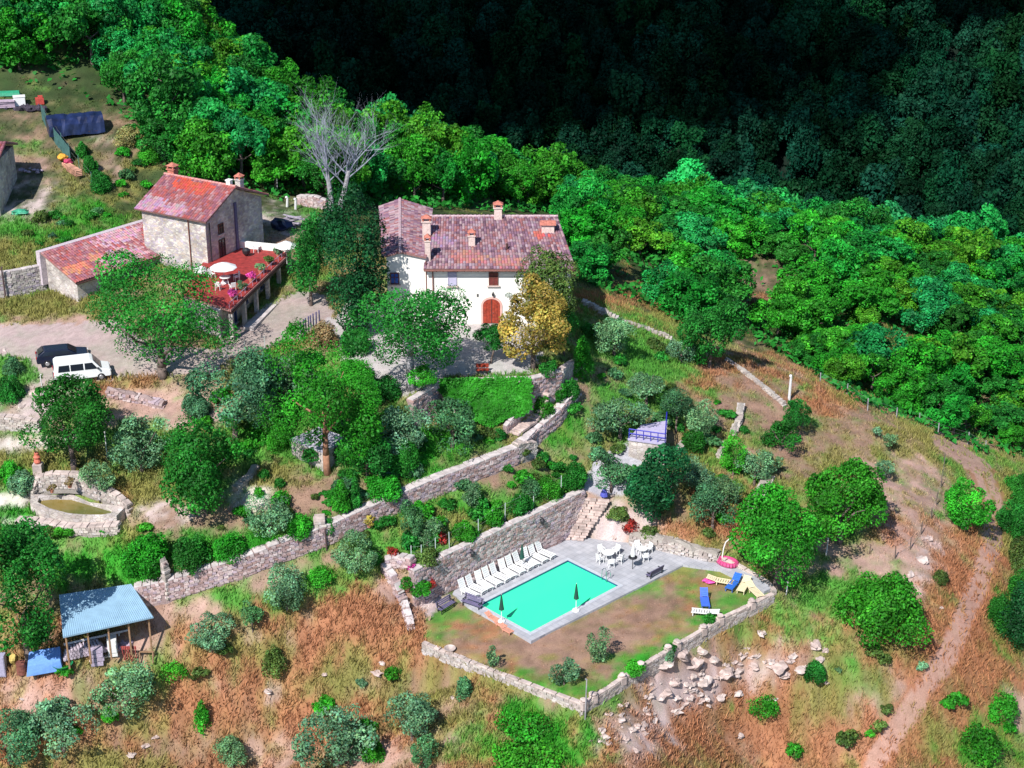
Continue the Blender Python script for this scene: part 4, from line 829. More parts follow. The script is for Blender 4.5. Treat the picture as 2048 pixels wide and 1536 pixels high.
for k, (px, py) in enumerate([(1216, 1400), (1172, 1398), (1247, 1355), (1303, 1325), (1338, 1300), (1372, 1283), (1415, 1255), (1457, 1235), (1500, 1210)]):
    q = at(px, py, .1); i = min(range(len(walls_w['lawn_r'])), key=lambda i: (walls_w['lawn_r'][i][0] - q.x) ** 2 + (walls_w['lawn_r'][i][1] - q.y) ** 2); q = Vector(walls_w['lawn_r'][i][:3]); m = MB()
    m.box((q.x, q.y, q.z - .1), (.5, .5, .65), .6); m.blob((q.x, q.y, q.z + .36), (.3, .28, .16), k, .3); o = m.build('stone_pillar', ROCKP, bevel=.03)
    tag(o, ['short stone pillar on the right lawn wall next to the front corner', 'stone pillar standing at the front corner of the lawn walls', 'stone pillar third from the front corner on the right lawn wall', 'stone pillar beside the green weeds of the right lawn wall', 'stone pillar with the bluish shrub at its foot', 'stone pillar behind the green tuft bush on the right lawn wall', 'stone pillar next to the green clump inside the wall', 'stone pillar nearest the blue deck chair on the lawn', 'stone pillar at the far right bend of the lawn wall'][k], 'pillar', 'pillars on the lawn wall')
px_wall('rough boulder wall running from the stone steps along the back of the pool deck', [(1262, 1082, .75), (1300, 1092, .9), (1345, 1102, .9), (1390, 1115, .8), (1436, 1122, .7)], th=.9, mat=ST_PALE, seed=11, jit=.16, coping=False)
px_wall('low pale kerb wall along the outer edge of the narrow poolside path', [(1440, 1122, .2), (1480, 1138, .2), (1530, 1168, .3), (1548, 1190, .4)], th=.35, mat=ST_PALE, seed=12)
px_wall('crumbled pale stone wall beside the grass right of the villa, upper piece', [(1165, 608, .5), (1210, 630, .45), (1238, 642, .3)], th=.5, mat=ST_PALE, seed=13, jit=.1, coping=False)
px_wall('thin broken line of pale stones under the dry ridge grass, middle piece', [(1245, 645, .25), (1300, 662, .25), (1345, 682, .3)], th=.4, mat=ST_PALE, seed=14, jit=.1, coping=False)
px_wall('long pale log like stone edging running down to the white pole', [(1452, 722, .3), (1495, 752, .35), (1535, 785, .35), (1568, 812, .3)], th=.35, mat=ST_PALE, seed=15, jit=.08, coping=False)
px_wall('narrow pale wall piece on the meadow above the olives', [(1482, 815, .5), (1476, 850, .5), (1466, 872, .4)], th=.5, mat=ST_PALE, seed=16, jit=.08, coping=False)
px_wall('small pale wall piece near the slender tree of the meadow', [(1450, 893, .4), (1436, 915, .3)], th=.4, mat=ST_PALE, seed=17, jit=.08, coping=False)
px_wall('pale stone block kerb among the olives under the blue railed terrace', [(1368, 890, .4), (1350, 912, .4)], th=.5, mat=ST_PALE, seed=18, coping=False)
px_wall('short stone wall end right of the stone steps below the grass terrace', [(768, 1140, .5), (790, 1175, .6), (808, 1215, .55), (822, 1262, .3)], th=.55, seed=19, jit=.07)
px_wall('low pink wall with rounded bin like end at the left end of the pool wall', [(770, 1135, .6), (800, 1130, .8), (826, 1140, 1.0)], th=.6, seed=20, jit=.06)
px_wall('thin pale wall stub at the gate landing of the long wall', [(1030, 918, 1.2), (1068, 912, 1.3)], th=.6, mat=ST_PALE, seed=21, jit=.06)
px_wall('upper garden stairs side wall of pale stones', [(1120, 770, .9), (1145, 745, 1.0), (1165, 730, .7)], th=.5, mat=ST_PALE, seed=22)
px_wall('side wall of the garden stairs under the ivy', [(1010, 868, .6), (1050, 825, .7), (1085, 785, .8)], th=.4, mat=ST_PINK, seed=23)
px_wall('stone flanked gate jamb at the lower gap of the long wall', [(332, 1190, 2.6), (340, 1205, 2.5)], th=.5, mat=ST_PALE, seed=24)
px_wall('pale retaining wall at the left frame edge under the parked cars', [(-30, 855, 1.1), (30, 858, 1.1), (80, 862, .9)], th=.5, mat=ST_PALE, seed=25)
px_wall('rubble wall under the forecourt on the pink bank, left of the big olive', [(215, 790, .5), (280, 800, .4), (330, 812, .3)], th=.7, mat=ST_PINK, seed=26, jit=.12, coping=False)
px_wall('broken stone wall behind the grey forecourt trees beside the dead tree', [(598, 408, .9), (630, 415, 1.2), (655, 420, 1.0)], th=.6, mat=ST_PINK, seed=27)
px_wall('stone garden stair block at the middle gap of the long wall', [(628, 1050, .5), (652, 1060, .8)], th=1.0, mat=ST_PALE, seed=28)
px_wall('pale dry stone wall along the front of the garden under the round clipped bushes', [(470, 985, .5), (500, 960, .5), (512, 940, .4)], th=.5, mat=ST_PALE, seed=29, coping=False)
# steps in the slope right of the pool wall
t0 = hit(1180, 1008); t1 = hit(1128, 1078); m = MB(); t = thing('stone_steps', 'rough pink stone steps descending to the pool deck beside the high wall', 'steps', t1); g = random.Random(4)
for k in range(15):
    a = k / 14; q = t1.lerp(t0, a) - t1; q.z = max(q.z, float(hz(q.x + t1.x, q.y + t1.y)) - t1.z)
    for s in range(4):
        m.box((q.x + (s - 1.0) * .55 + g.uniform(-.05, .05) + .3, q.y + g.uniform(-.05, .05) - .1 * s, q.z + .03), (.52, .34, .2), g.uniform(-.1, .1))
m.build('treads', ROCK, t, bevel=.03)
t0 = hit(1080, 800); t1 = hit(1020, 868); m = MB(); t = thing('stone_steps', 'narrow shaded stone stairs between ivy and the long wall', 'steps', t1)
for k in range(14):
    q = t1.lerp(t0, k / 13) - t1; q.z = float(hz(q.x + t1.x, q.y + t1.y)) - t1.z; m.box((q.x + .3, q.y, q.z + .08), (1.3, .36, .22), math.atan2(t0.y - t1.y, t0.x - t1.x) - 1.57)
m.build('treads', ROCK, t, bevel=.02)
# boulders
gb = random.Random(9)
for k in range(110):
    a = gb.random(); px = 1225 + 290 * a + gb.gauss(0, 26); py = 1470 - 165 * a + gb.gauss(0, 20); q = hit(px, py)
    if q.z > -1.7: continue
    s = gb.uniform(.12, .62); m = MB(); m.blob((0, 0, 0), (s * .7, s * .5, s * .32), k + 400, .6, 2); o = m.build('boulder', (ROCKP, ROCK)[k % 2]); o.location = q; o.rotation_euler = (0, 0, gb.uniform(0, 6)); tag(o, 'broken pinkish stone in the stony bank running below the pool lawn wall', 'rock', 'rubble of the stony bank')
RL = [(1385, 1335, 1.7, 'large pale outcrop'), (1425, 1320, 1.3, 'rounded pale boulder'), (1350, 1365, 1.4, 'flat pink boulder'), (1475, 1385, 1.2, 'grey pink boulder'), (1555, 1330, 1.8, 'broad pale outcrop'), (1600, 1340, 1.3, 'broken pale rock'), (1630, 1290, 1.5, 'pointed pale rock'), (1640, 1320, 1.2, 'squat pale rock'), (1535, 1400, .9, 'small pale rock'), (1550, 1398, .6, 'tiny pale rock'), (1652, 1366, .6, 'white little stone'), (1480, 1470, .8, 'white stone in rusty grass'), (1290, 1420, .8, 'pale stone under the lawn corner'), (1240, 1440, .8, 'loose stone by the lawn corner'), (755, 1345, 1.1, 'upright slab on the rusty slope'), (765, 1330, .7, 'small slab on the rusty slope'), (650, 1350, .7, 'flat stone in yellow grass'), (535, 1380, 1.0, 'pink flat rock in rusty grass'), (290, 1495, 1.0, 'long grey rock'), (262, 1510, .9, 'grey rock near the bottom left olive'), (310, 1478, .7, 'small grey rock behind the long grey one'), (45, 1402, .5, 'little pale stone left of the big round olive'), (65, 785, 1.2, 'big bank boulder'), (45, 810, 1.1, 'grey bank boulder'), (95, 790, .9, 'bank boulder below the van'), (10, 700, .8, 'boulder near the frame edge'), (300, 748, .8, 'round boulder in front of the big tree'), (1840, 1120, 1.3, 'rock above the track'), (1855, 1075, 1.2, 'upper rock above the track'), (1820, 1150, 1.0, 'lower rock above the track'), (1000, 660, .0, ''), (1325, 1330, 1.5, 'low pale outcrop nearest the lawn wall'), (1360, 1310, 1.4, 'pale lilac outcrop'), (1400, 1300, 1.2, 'stepped pale outcrop'), (1450, 1345, 1.6, 'cracked pale outcrop'), (1405, 1365, 1.5, 'dusty pink outcrop'), (1330, 1385, 1.2, 'sunken pink outcrop'), (1440, 1400, 1.1, 'pink ledge'), (1570, 1350, 1.3, 'second ledge of the broad outcrop'), (1585, 1315, 1.2, 'upper ledge of the broad outcrop'), (1650, 1300, 1.0, 'narrow upright rock'), (1300, 1395, .9, 'pink stone on the pale path'), (1270, 1500, 1.0, 'flat rock at the bottom edge'), (1380, 1400, 1.2, 'ledge fading into the rusty grass'), (1250, 1050, 1.3, 'boulder beside the stone steps'), (1228, 1075, .8, 'small boulder at the pool steps'), (1330, 1085, 1.0, 'round boulder on the rough boulder wall'), (905, 1395, .6, 'stone outside the left lawn wall'), (1150, 760, .7, 'pale block at the garden stairs'), (1160, 790, .6, 'second pale block at the garden stairs'), (1265, 650, .5, 'pale stone in the ridge grass'), (1880, 1215, .6, 'stone right beside the dirt track'), (560, 1000, .6, 'white rock at the round ball bushes'), (490, 1005, .6, 'white rock left of the ball bushes')]
for k, (px, py, s, lb) in enumerate(RL):
    if s == 0: continue
    q = hit(px, py); m = MB(); g = random.Random(k); s *= .72
    for j in range(3 if s > .9 else 1):
        m.blob((g.uniform(-.28, .28) * s * (j > 0), g.uniform(-.22, .22) * s * (j > 0), -s * .07), (s * g.uniform(.4, .65), s * g.uniform(.35, .6), s * g.uniform(.2, .3)), k * 3 + j, .5, 2)
    o = m.build('boulder', (ROCK, ROCKP)[k % 2]); o.location = q; o.rotation_euler = (0, 0, g.uniform(0, 3)); tag(o, lb + (' on the slope below the pool lawn' if py > 1270 and px > 1300 else ' on the hillside'), 'rock', 'boulders and stones on the slopes')

# ------------------------------------------------------------------ pool and deck
def flat_poly(poly, hole, z0, z1, name, mat, parent=None, tint=None):
    n = len(poly); V = [Vector((p[0], p[1])) for p in poly] + [Vector((p[0], p[1])) for p in (hole or [])]
    E = [(i, (i + 1) % n) for i in range(n)] + ([(n + i, n + (i + 1) % len(hole)) for i in range(len(hole))] if hole else [])
    v2, e2, f2, *_ = delaunay_2d_cdt(V, E, [], 1 if not hole else 0, 1e-5)
    P = [tuple(p) for p in poly]; Hh = [tuple(p) for p in hole] if hole else None; fs = []
    for f in f2:
        c = sum((v2[i] for i in f), Vector((0, 0))) / len(f)
        if inpoly(np.array([c.x]), np.array([c.y]), P)[0] and not (Hh and inpoly(np.array([c.x]), np.array([c.y]), Hh)[0]): fs.append(tuple(f))
    m = MB(); k = len(v2); vs = [(v.x, v.y, z1) for v in v2] + [(v.x, v.y, z0) for v in v2]; side = []
    for lp in ((V[:n], n, 0), (V[n:], len(V) - n, n)):
        for i in range(lp[1]): a = lp[2] + i; b = lp[2] + (i + 1) % lp[1]; side.append((a + 0, k + a, k + b, b))
    m.add(vs, fs + side); return m.build(name, mat, parent)
def pave_mat():
    m, nt, b = base_mat('deck_slabs'); geo = N(nt, "ShaderNodeNewGeometry"); mp = N(nt, "ShaderNodeMapping"); mp.inputs["Rotation"].default_value = (0, 0, -math.atan2((POOL[3] - POOL[0]).y, (POOL[3] - POOL[0]).x)); nt.links.new(geo.outputs["Position"], mp.inputs["Vector"])
    br = N(nt, "ShaderNodeTexBrick", Scale=1.0); br.offset = 0; br.inputs["Brick Width"].default_value = .5; br.inputs["Row Height"].default_value = .5; br.inputs["Mortar Size"].default_value = .012
    br.inputs["Color1"].default_value = rgb((.46, .46, .48)); br.inputs["Color2"].default_value = rgb((.40, .405, .43)); br.inputs["Mortar"].default_value = rgb((.27, .28, .31)); nt.links.new(mp.outputs[0], br.inputs["Vector"])
    no = N(nt, "ShaderNodeTexNoise", Scale=.9, Detail=6.0); nt.links.new(geo.outputs["Position"], no.inputs["Vector"]); mr = N(nt, "ShaderNodeMapRange"); mr.inputs[1].default_value = .3; mr.inputs[2].default_value = .7; mr.inputs[3].default_value = .8; mr.inputs[4].default_value = 1.12; nt.links.new(no.outputs[0], mr.inputs[0])
    v = N(nt, "ShaderNodeVectorMath", operation='SCALE'); nt.links.new(br.outputs[0], v.inputs[0]); nt.links.new(mr.outputs[0], v.inputs["Scale"]); nt.links.new(v.outputs[0], b.inputs["Base Color"]); b.inputs["Roughness"].default_value = .8
    return m
def grow(poly, d):
    c = sum((Vector(p) for p in poly), Vector((0, 0, 0))) / len(poly) if len(poly[0]) == 3 else None; out = []; n = len(poly)
    for i in range(n):
        p = Vector(poly[i][:2]); a = (p - Vector(poly[i - 1][:2])).normalized(); b = (Vector(poly[(i + 1) % n][:2]) - p).normalized(); out.append(p + (a - b) * d)
    return out
# regular pool rectangle from its four corners
A, D_, Cc, B2 = POOL; L = ((B2 - A) + (Cc - D_)) / 2; S_ = ((D_ - A) + (Cc - B2)) / 2; u = L.normalized(); v = Vector((u.y, -u.x, 0)); Ll = L.length; Wd = abs(S_.dot(v)); cc = pc
RC = [cc - u * Ll / 2 - v * Wd / 2, cc - u * Ll / 2 + v * Wd / 2, cc + u * Ll / 2 + v * Wd / 2, cc + u * Ll / 2 - v * Wd / 2]
R2 = [p.to_2d() for p in RC]; cop = grow(R2, .32)
tag(flat_poly(DECK, cop, -.3, .05, 'deck', pave_mat()), kind='structure')
t = thing('swimming_pool', 'rectangular swimming pool with bright emerald water and pale rim', 'pool', cc)
loc = lambda P: [p - cc.to_2d() for p in P]
flat_poly(loc(cop), loc(grow(R2, .02)), -.25, .075, 'coping', plain('pool_rim', (.50, .52, .55), .7, var=.08, scale=3), t)
m = MB(); q = loc(R2); qi = loc(grow(R2, -.02))
for i in range(4): a, b = q[i], q[(i + 1) % 4]; m.add([(a.x, a.y, .06), (b.x, b.y, .06), (b.x, b.y, -.2), (a.x, a.y, -.2)], [(0, 1, 2, 3)])
m.build('tile_band', plain('tile_blue', (.03, .09, .22), .3, var=.1), t)
m = MB(); q3 = [p - cc for p in RC]
for i in range(4): a, b = q3[i], q3[(i + 1) % 4]; m.add([(a.x, a.y, -.2), (b.x, b.y, -.2), (b.x, b.y, -1.6), (a.x, a.y, -1.6)], [(0, 1, 2, 3)])
m.add([(a.x, a.y, -1.6) for a in q3], [(0, 1, 2, 3)]); m.build('basin', plain('pool_paint', (.05, .75, .50), .5, var=.05), t)
wm, nt_, b_ = base_mat('pool_water'); b_.inputs["Base Color"].default_value = (.05, .90, .42, 1); b_.inputs["Roughness"].default_value = .12; b_.inputs["IOR"].default_value = 1.2
no = N(nt_, "ShaderNodeTexNoise", Scale=3.5, Detail=3.0); bp = N(nt_, "ShaderNodeBump", Strength=.12, Distance=.05); nt_.links.new(no.outputs[0], bp.inputs["Height"]); nt_.links.new(bp.outputs[0], b_.inputs["Normal"])
m = MB(); m.add([(a.x * .999, a.y * .999, -.1) for a in q3], [(0, 1, 2, 3)]); m.build('water', wm, t)
STEEL = plain('steel', (.5, .5, .52), .25, 1.0, .05); WHITE = plain('white_plastic', (.80, .80, .77), .45, var=.04); DGREEN = plain('parasol_green', (.01, .07, .05), .8, var=.2)
pu = math.atan2(u.y, u.x)
t = thing('pool_ladder', 'steel pool ladder with two curved rails at the right corner of the pool', 'ladder', RC[3] * .25 + RC[2] * .75 + Vector((0, 0, .07)), pu)
for s in (-.25, .25):
    m = MB(); pts_ = [(.35, s, 0), (.35, s, .55), (.25, s, .78), (.08, s, .85), (-.1, s, .75), (-.15, s, .4), (-.15, s, -.15)]; m.tube(pts_, [.028] * 7, 6); m.build('handrail', STEEL, t)

# ------------------------------------------------------------------ poolside furniture
def make_lounger(label, mat=WHITE, group=None, loc=(0, 0, 0), rz=0, back=66, cat='sun lounger', name='sun_lounger'):
    t = thing(name, label, cat, loc, rz, group); m = MB()     # feet towards +x
    for k in range(7): m.box((-.32 + .2 * k, 0, .34), (.15, .58, .035))
    for s in (-.31, .31): m.box((.28, s, .33), (1.42, .05, .08))
    m.build('seat', mat, t, bevel=.01); b = MB(); c, s_ = math.cos(R(back)), math.sin(R(back))
    for k in range(5): d = .09 + k * .15; b.box((-.42 - c * d, 0, .36 + s_ * d), (.13, .56, .035), 0, 0, R(back))
    for s in (-.28, .28): b.box((-.42 - c * .38, s, .36 + s_ * .38), (.8, .05, .06), 0, 0, R(back))
    b.build('backrest', mat, t)
    for x in (-.3, .85):
        for s in (-.27, .27): MB().box((x, s, .16), (.06, .05, .32), 0, 0, 0).build('leg', mat, t)
    return t
dU = u; dV = v
row0 = at(934, 1190, .05); row1 = at(1088, 1112, .05)
proto = None
for k in range(11):
    q = row0.lerp(row1, k / 10) + Vector((0, 0, 0)); lb = ['white plastic sunbed at the left end of the row along the stone wall', 'second white sunbed from the left end of the row', 'third white sunbed from the left end of the row', 'fourth white sunbed from the left end of the row', 'fifth white sunbed from the left end of the row', 'middle white sunbed of the row of eleven', 'white sunbed left of the closed green parasol in the row', 'white sunbed directly behind the closed green parasol', 'third white sunbed from the right end of the row', 'white sunbed next to the right end of the row', 'white plastic sunbed at the right end of the row nearest the stone steps'][k]
    if proto is None: o = proto = make_lounger(lb, group='white sunbeds in a row by the pool')
    else: o = copy_tree(proto); o['label'] = lb
    o.location = q; o.rotation_euler = (0, 0, math.atan2(dV.y, dV.x) + .12 * math.sin(k * 2.1)); o.scale = (1.05, .98, 1.12)
def make_chair(label, mat=WHITE, loc=(0, 0, 0), rz=0, group=None, fabric=None, s=1):
    t = thing('garden_chair', label, 'chair', loc, rz, group)      # faces +x
    MB().box((0, 0, .42), (.46, .46, .05)).build('seat', fabric or mat, t, bevel=.02); b = MB(); b.box((-.25, 0, .66), (.05, .46, .48), 0, 0, R(-8)); b.build('backrest', fabric or mat, t, bevel=.02)
    for s_ in (-.24, .24): m = MB(); m.box((-.02, s_, .62), (.44, .05, .04)); m.box((.18, s_, .52), (.04, .04, .2)); m.build('armrest', mat, t)
    for x in (-.2, .2):
        for y in (-.2, .2): MB().cyl((x * 1.1, y * 1.1, 0), (x, y, .41), .025, .03, 6).build('leg', mat, t)
    t.scale = (s, s, s); return t
def make_table(label, loc, r=.5, mat=WHITE, group=None, h=.72, legs=4, sq=False):
    t = thing('garden_table', label, 'table', loc, .3, group); m = MB()
    if sq: m.box((0, 0, h), (r * 2, r * 1.5, .05))
    else: m.lathe([(r * .97, -.03), (r, 0), (r * .98, .02)], (0, 0, h), 22)
    m.build('tabletop', mat, t)
    for k in range(legs): a = 2 * math.pi * (k + .5) / legs; MB().cyl((math.cos(a) * r * .75, math.sin(a) * r * .75, 0), (math.cos(a) * r * .55, math.sin(a) * r * .55, h), .03, .03, 6).build('leg', mat, t)
    return t
cp_ = None
def chair_at(lb, q, face, grp):
    global cp_
    a = math.atan2(face.y - q.y, face.x - q.x)
    if cp_ is None: cp_ = make_chair(lb, loc=q, rz=a, group=grp); return cp_
    o = copy_tree(cp_); o.location = q; o.rotation_euler = (0, 0, a); o['label'] = lb; o['group'] = grp; return o
TB = at(1216, 1120, .05); make_table('round white plastic table on the deck behind the pool', TB, .52)
for (px, py), lb in (((1203, 1110), 'white chair on the upper left of the round deck table'), ((1232, 1110), 'white chair on the upper right of the round deck table'), ((1240, 1126), 'white chair right of the round deck table'), ((1222, 1134), 'white chair in front of the round deck table'), ((1200, 1126), 'white chair left of the round deck table')):
    chair_at(lb, at(px, py, .05), TB, 'white chairs round the deck table')
TB = at(1284, 1112, .05); make_table('white plastic table on the deck close to the boulder wall', TB, .45)
for (px, py), lb in (((1276, 1102), 'white chair behind the table near the boulder wall'), ((1297, 1106), 'white chair right of the table near the boulder wall'), ((1290, 1122), 'white chair in front of the table near the boulder wall')):
    chair_at(lb, at(px, py, .05), TB, 'white chairs by the boulder wall')
def parasol_closed(label, loc, h=2.1, mat=DGREEN):
    t = thing('closed_parasol', label, 'parasol', loc, 0, 'closed parasols by the pool'); MB().cyl((0, 0, .1), (0, 0, h * 1.02), .03, .025, 8).build('pole', WHITE, t)
    MB().lathe([(.03, h), (.05, h * .97), (.10, h * .8), (.17, h * .56), (.21, h * .45), (.12, h * .47), (.04, h * .5)], n=8).build('folded_canopy', mat, t); MB().lathe([(.3, 0), (.28, .1), (.08, .16), (.05, .3)], n=14).build('base', WHITE, t); return t
parasol_closed('closed dark green parasol at the lower left rim of the pool', at(1003, 1243, .07), 2.4)
parasol_closed('closed dark green parasol on the front rim of the pool', at(1152, 1221, .07), 2.4)
parasol_closed('closed dark green parasol among the row of white sunbeds', at(1044, 1138, .05), 2.3)
t = thing('closed_parasol', 'white closed parasol on a dark stand near the two deck tables', 'parasol', at(1265, 1138, .05), 0, 'closed parasols by the pool'); BLK = plain('black_metal', (.02, .02, .025), .5, var=.1); MB().cyl((0, 0, 0), (0, 0, 1.1), .03, .03, 8).build('pole', BLK, t); MB().lathe([(.05, .9), (.36, 1.05), (.38, 1.12), (.1, 1.14)], n=12).build('bowl', BLK, t); MB().lathe([(.18, 1.2), (.2, 1.4), (.1, 2.0), (.03, 2.4)], n=8).build('folded_canopy', WHITE, t)
WOOD = plain('wood', (.30, .18, .10), .7, var=.3, scale=8); TEAK = plain('wood_pale', (.66, .50, .30), .7, var=.15, scale=8); VIO = plain('bench_slats', (.16, .14, .24), .6, var=.2); BLUE = plain('fabric_blue', (.02, .14, .55), .8, var=.15); CREAM = plain('fabric_cream', (.78, .66, .42), .85, var=.08); ORG = plain('fabric_orange', (.72, .33, .22), .85, var=.15)
def bench(label, px, py, rz, w=1.7, mat=VIO):
    t = thing('park_bench', label, 'bench', hit(px, py) + Vector((0, 0, .02)), rz, 'benches round the pool'); m = MB(); [m.box((0, -.16 + .15 * k, .44), (w, .11, .04)) for k in range(3)]; m.build('seat', mat, t)
    m = MB(); [m.box((0, .27 + .04 * k, .58 + .15 * k), (w, .035, .11), 0, R(-12)) for k in range(3)]; m.build('backrest', mat, t)
    for s in (-1, 1):
        m = MB(); m.box((s * w * .42, -.16, .22), (.07, .06, .44)); m.box((s * w * .42, .26, .45), (.07, .06, .9), 0, R(-8)); m.box((s * w * .42, .03, .62), (.07, .45, .05)); m.build('leg', BLK, t)
    return t
bench('violet grey slatted bench on the gravel left of the pool', 893, 1222, pu + .1); bench('dark low bench at the left end of the deck beside the pool', 944, 1216, pu - 1.57 + .2, 1.8); bench('dark bench on the lawn edge right of the pool ladder', 1308, 1154, pu + 3.14, 1.6)
for px, py, a, lb in ((985, 1240, -.9, 'orange folding deck chair beside the lower left pool rim, upper one'), (1000, 1253, -.9, 'orange folding deck chair beside the lower left pool rim, middle one'), (1013, 1264, -.9, 'orange folding deck chair beside the lower left pool rim, lower one')):
    make_lounger(lb, ORG, 'orange deck chairs by the pool corner', at(px, py, -.15), pu - 1.57, back=25).scale = (.6, .75, .7)
make_lounger('cream sunbed lying along the paved path behind the lawn', CREAM, None, at(1442, 1168, -.15), -.35, 12)
make_lounger('bright blue deck chair beside two cream sunbeds', BLUE, None, at(1466, 1174, -.15), 4.2, 30)
make_lounger('cream sunbed with wooden frame right of the blue deck chair', CREAM, None, at(1487, 1178, -.15), 4.3, 20)
make_lounger('cream sunbed in the far corner of the lawn next to the wall', CREAM, None, at(1509, 1188, -.15), 5.1, 20)
make_lounger('blue folding sunbed on the lawn standing behind the white one', plain('fabric_cobalt', (.06, .16, .72), .7, var=.15), None, at(1409, 1207, -.15), 4.7, 40)
make_lounger('white reclined sunbed lying sideways on the open lawn', WHITE, None, at(1408, 1230, -.15), 2.95, 8)
m = MB(); m.blob((0, 0, .12), (.5, .3, .13), 5, .5); m.blob((.4, .1, .12), (.25, .2, .1), 6, .4); o = m.build('beach_towel', plain('towel_pink', (.85, .10, .42), .9, var=.3, scale=3)); o.location = at(1416, 1164, -.15); tag(o, 'crumpled bright pink towel on the lawn at the end of a cream sunbed', 'towel')
m = MB()
for k in range(20):
    a0, a1 = 2 * math.pi * k / 20, 2 * math.pi * (k + 1) / 20; m.cyl((math.cos(a0) * .55, math.sin(a0) * .8, .2), (math.cos(a1) * .55, math.sin(a1) * .8, .2), .2, .2, 8, False)
m.box((0, 0, .08), (1.0, 1.4, .06)); o = m.build('inflatable_boat', plain('pink_vinyl', (.62, .08, .22), .35, var=.15)); o.location = at(1455, 1128, .06); o.rotation_euler = (0, 0, .9); tag(o, 'pink red inflatable boat under the big tree at the path corner', 'boat')
t = thing('outdoor_shower', 'white bent shower post standing at the corner of the poolside path', 'shower', at(1443, 1122, .06)); MB().tube([(0, 0, 0), (.12, 0, 1.2), (.25, 0, 1.75), (.75, .1, 2.2)], [.05, .05, .045, .04], 8).build('pipe', WHITE, t); MB().lathe([(.11, 0), (.09, .05), (.03, .08)], (.76, .1, 2.12), 10).build('shower_head', STEEL, t)
# wall lamps and hanging baskets on the pool wall
for px, py, lb in ((940, 1104, 'black wrought lantern on the pool wall over the left sunbeds'), (1083, 1032, 'black wrought lantern on the pool wall nearest the steps')):
    q0 = min(walls_w['pool'], key=lambda w_: abs(proj(w_[0], w_[1], w_[2])[0] - px)); q = Vector((q0[0] - .12, q0[1] - .42, q0[2] - .95)); t = thing('wall_lantern', lb, 'wall lamp', q, pu - 1.57 * 0, 'lanterns on the pool wall')
    MB().tube([(-.1, .1, .5), (.1, -.15, .55), (.2, -.25, .42)], [.04] * 3, 6).build('bracket', BLK, t); MB().lathe([(.06, -.05), (.14, 0), (.2, .34), (.24, .36), (.04, .5)], (.2, -.25, -.1), 6).build('lantern_body', BLK, t)
    MB().box((-.35, -.02, .25), (.14, .14, .42)).build('junction_box', plain('grey_box', (.14, .13, .2), .6), t)
# wire fence above the pool wall
def post_fence(label, pxs, h, mat, wires=True, r=.03, net=None):
    P = [hit(a, b) for a, b in pxs]; t = thing('wire_fence', label, 'fence', P[0]); g = random.Random(len(pxs))
    for q in P:
        d = q - P[0]; MB().cyl((d.x, d.y, d.z - .2), (d.x + g.uniform(-.04, .04), d.y, d.z + h), r, r * .9, 6).build('post', mat, t)
    m = MB()
    for a, b in zip(P[:-1], P[1:]):
        for k in (.25, .6, .92): m.cyl(a - P[0] + Vector((0, 0, h * k)), b - P[0] + Vector((0, 0, h * k)), .008, .008, 3, False)
    if wires: m.build('wire', plain('wire', (.25, .26, .25), .6), t)
    return t
PZ = plain('zinc_post', (.52, .60, .56), .5, var=.1)
post_fence('wire fence with thin grey green posts on top of the pool wall', [(823, 1128), (843, 1126), (871, 1113), (899, 1100), (930, 1086), (957, 1073), (985, 1058), (1010, 1046), (1040, 1032), (1067, 1018), (1095, 1002), (1122, 988)], 1.55, PZ, r=.04)
post_fence('rustic fence of weathered posts along the ridge above the meadow', [(1640, 770), (1693, 792), (1735, 822), (1792, 840), (1838, 850), (1876, 870), (1935, 888), (1970, 905)], 1.3, BARKP, r=.06)
post_fence('bare stake fence between the meadow and the dirt track', [(1888, 930), (1882, 975), (1872, 1010), (1862, 1040), (1842, 1070), (1820, 1100), (1790, 1118)], 1.2, BARK, r=.05)
post_fence('wire fence with stakes along the front of the forecourt', [(455, 722), (490, 712), (530, 700), (566, 690), (600, 680), (630, 668)], 1.3, PZ, r=.03)
post_fence('dark paling fence at the right end of the forecourt', [(603, 678), (608, 674), (613, 670), (618, 667), (623, 664), (628, 661), (633, 658), (640, 654)], 1.6, plain('paling', (.10, .09, .22), .7), r=.07)
post_fence('green netting fence beside the vegetable plot', [(92, 250), (108, 275), (125, 300), (140, 320), (160, 345), (185, 378)], 1.8, plain('net_green', (.06, .20, .16), .8), r=.04)
def net(pxs, h, mat, name, label, cat='screen'):
    P = [hit(a, b) for a, b in pxs]; m = MB(); vs = []
    for q in P: d = q - P[0]; vs += [(d.x, d.y, d.z - .1), (d.x, d.y, d.z + h), (d.x + .05, d.y + .04, d.z - .1), (d.x + .05, d.y + .04, d.z + h)]
    fs = [];
    for i in range(len(P) - 1): a = i * 4; b = a + 4; fs += [(a, b, b + 1, a + 1), (b + 2, a + 2, a + 3, b + 3), (a + 1, b + 1, b + 3, a + 3)]
    m.add(vs, fs); o = m.build(name, mat); o.location = P[0]; tag(o, label, cat); return o
net([(84, 238), (96, 262), (112, 290), (130, 312), (142, 328)], 1.6, plain('shade_net', (.05, .14, .13), .9, var=.3, scale=2), 'shade_net', 'dark green shade netting in front of the tarpaulin shelter')
